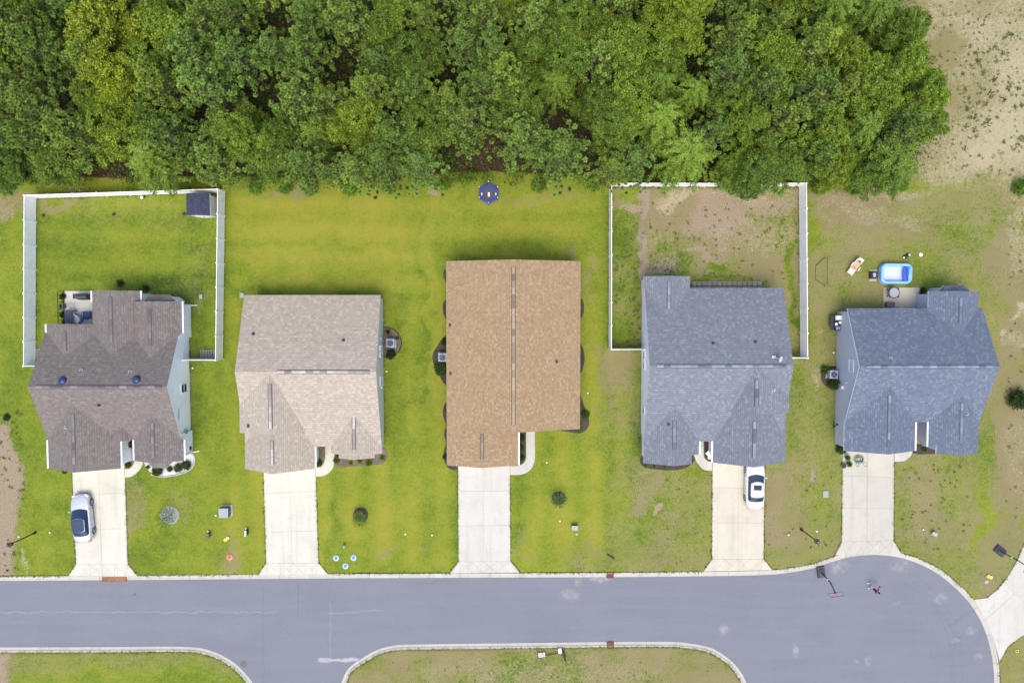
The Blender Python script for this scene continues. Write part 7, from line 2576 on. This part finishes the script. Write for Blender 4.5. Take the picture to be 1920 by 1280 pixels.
# ------------------------------------------------------------------ person bouncing a ball in the street
M['skin'] = plain('skin', (0.33, 0.17, 0.10), .5, .08)
M['maroon_cloth'] = plain('maroon_cloth', (0.095, 0.022, 0.022), .8, .15)
M['white_cloth'] = plain('white_cloth', (0.66, 0.62, 0.64), .8, .06)
M['dark_cloth'] = plain('dark_cloth', (0.045, 0.035, 0.04), .8, .15)
M['shoe_white'] = plain('shoe_white', (0.80, 0.80, 0.80), .5, .04)
M['hair_dark'] = plain('hair_dark', (0.022, 0.015, 0.012), .6, .2)
M['ball_leather'] = plain('ball_leather', (0.36, 0.12, 0.05), .6, .15)
def person():
    fa, fb = G(1627.3, 1092.5, RZ), G(1629.5, 1101.8, RZ)
    c = G(1629.5, 1097.5, RZ)
    t = empty('person', (c.x, c.y, RZ), 'person in maroon top and white shorts with white shoes bouncing ball', 'person')
    fa, fb = fa - c, fb - c
    V, E_, Rd = [], [], []
    def v(p, r, frm=None):
        V.append(tuple(p)); Rd.append(r)
        if frm is not None: E_.append((frm, len(V) - 1))
        return len(V) - 1
    pel = v((.02, -.02, .86), .135)
    waist = v((.05, -.03, 1.0), .125, pel)
    chest = v((.09, -.05, 1.20), .15, waist)
    shl = v((.12, -.06, 1.34), .11, chest)
    neck = v((.14, -.07, 1.43), .052, shl)
    head0 = v((.15, -.08, 1.53), .088, neck)
    head1 = v((.16, -.085, 1.64), .082, head0)
    tips = []
    for s, foot in ((1, fa), (-1, fb)):
        hx, hy = foot.x * .35, foot.y * .35
        hip = v((hx + .01, hy - .01, .82), .10, pel)
        kn = v((foot.x * .72 + .05, foot.y * .72 - .02, .46), .078, hip)
        an = v((foot.x, foot.y, .10), .050, kn)
        toe = v((foot.x + .17, foot.y - .03, .045), .038, an)
    # arms: right hand down on the ball to the east, left hand forward
    for pts in (((.02, -.20, 1.33), (.05, -.30, 1.10), (.22, -.30, .98)), ((.20, .10, 1.34), (.36, .17, 1.14), (.52, .16, 1.02))):
        a = v(pts[0], .062, shl); b = v(pts[1], .045, a); w = v(pts[2], .030, b)
        d = (Vector(pts[2]) - Vector(pts[1])).normalized()
        h = v(Vector(pts[2]) + d * .08, .036, w)
        tips.append((Vector(pts[2]) + d * .08, d))
    me = bpy.data.meshes.new('body_skeleton')
    me.from_pydata(V, E_, [])
    o = bpy.data.objects.new('body', me); link(o, t)
    sk = o.modifiers.new('skin', 'SKIN'); sk.use_smooth_shade = True
    for i, r in enumerate(Rd):
        me.skin_vertices[0].data[i].radius = (r, r)
    me.skin_vertices[0].data[0].use_root = True
    o.modifiers.new('smooth', 'SUBSURF').levels = 1
    o.modifiers['smooth'].render_levels = 1
    dg = bpy.context.evaluated_depsgraph_get(); dg.update()
    new = bpy.data.meshes.new_from_object(o.evaluated_get(dg))
    o.modifiers.clear(); o.data = new; new.name = 'body'
    new.materials.clear()
    for m in ('skin', 'maroon_cloth', 'white_cloth', 'shoe_white', 'dark_cloth'): new.materials.append(M[m])
    for f in new.polygons:
        q = f.center; mi = 0
        armd = math.hypot(q.x - .10, q.y + .05)
        if q.z < .11: mi = 3
        elif q.z < .40: mi = 0 if q.z > .2 else 3 if q.z < .13 else 0
        elif q.z < .52: mi = 0
        elif q.z < .93: mi = 2
        elif q.z < 1.41 and (armd < .30 or q.z > 1.2): mi = 1
        f.material_index = mi; f.use_smooth = True
    for f in (fa, fb):
        sh = MB().box((f.x + .06, f.y - .01, .055), (.31, .12, .10), Matrix.Rotation(-.17, 3, 'Z'), bev=.035)
        part('shoe', sh, M['shoe_white'], t)
        part('sock', MB().cyl((f.x, f.y, .09), (f.x + .012, f.y - .004, .20), .056, .06), M['shoe_white'], t)
    # fingers
    for p, d in tips:
        side = d.cross(Vector((0, 0, 1))).normalized()
        fm = MB()
        for k, (off, L) in enumerate(((-.030, .060), (-.010, .075), (.010, .072), (.030, .055))):
            b0 = p + side * off + d * .02
            fm.tube([b0, b0 + d * L * .55 + Vector((0, 0, -.005)), b0 + d * L + Vector((0, 0, -.028))], [.010, .009, .006], 5)
        b0 = p - side * .03
        fm.tube([b0, b0 - side * .03 + d * .025, b0 - side * .04 + d * .055], [.011, .010, .007], 5)
        part('fingers', fm, M['skin'], t)
    hr = MB().ball((.155, -.083, 1.655), .108, 14, 10, (1, 1, .95)).ball((.185, -.13, 1.60), .075, 10, 8, (1, 1, 1.2))
    part('hair', hr, M['hair_dark'], t, False, True)
    part('nose', MB().ball((.11, .01, 1.58), .018, 8, 6), M['skin'], t)
    for s in (-1, 1):
        part('eye', MB().ball((.125 + s * .035 - .02, .0 + s * .012, 1.61), .011, 8, 6), M['dark_cloth'], t)
        part('ear', MB().ball((.155 + s * .085, -.083 + s * .02, 1.59), .022, 8, 6, (.6, 1, 1.3)), M['skin'], t)
    # the ball under the outstretched hand
    hp = tips[1][0] + Vector((c.x, c.y, RZ)) + tips[1][1] * .05
    solo('basketball', MB().ball((0, 0, 0), .125, 18, 12), M['ball_leather'], (hp.x + .04, hp.y, hp.z - .155), 'orange brown basketball under the hand of the person', 'ball', smooth=True)
person()
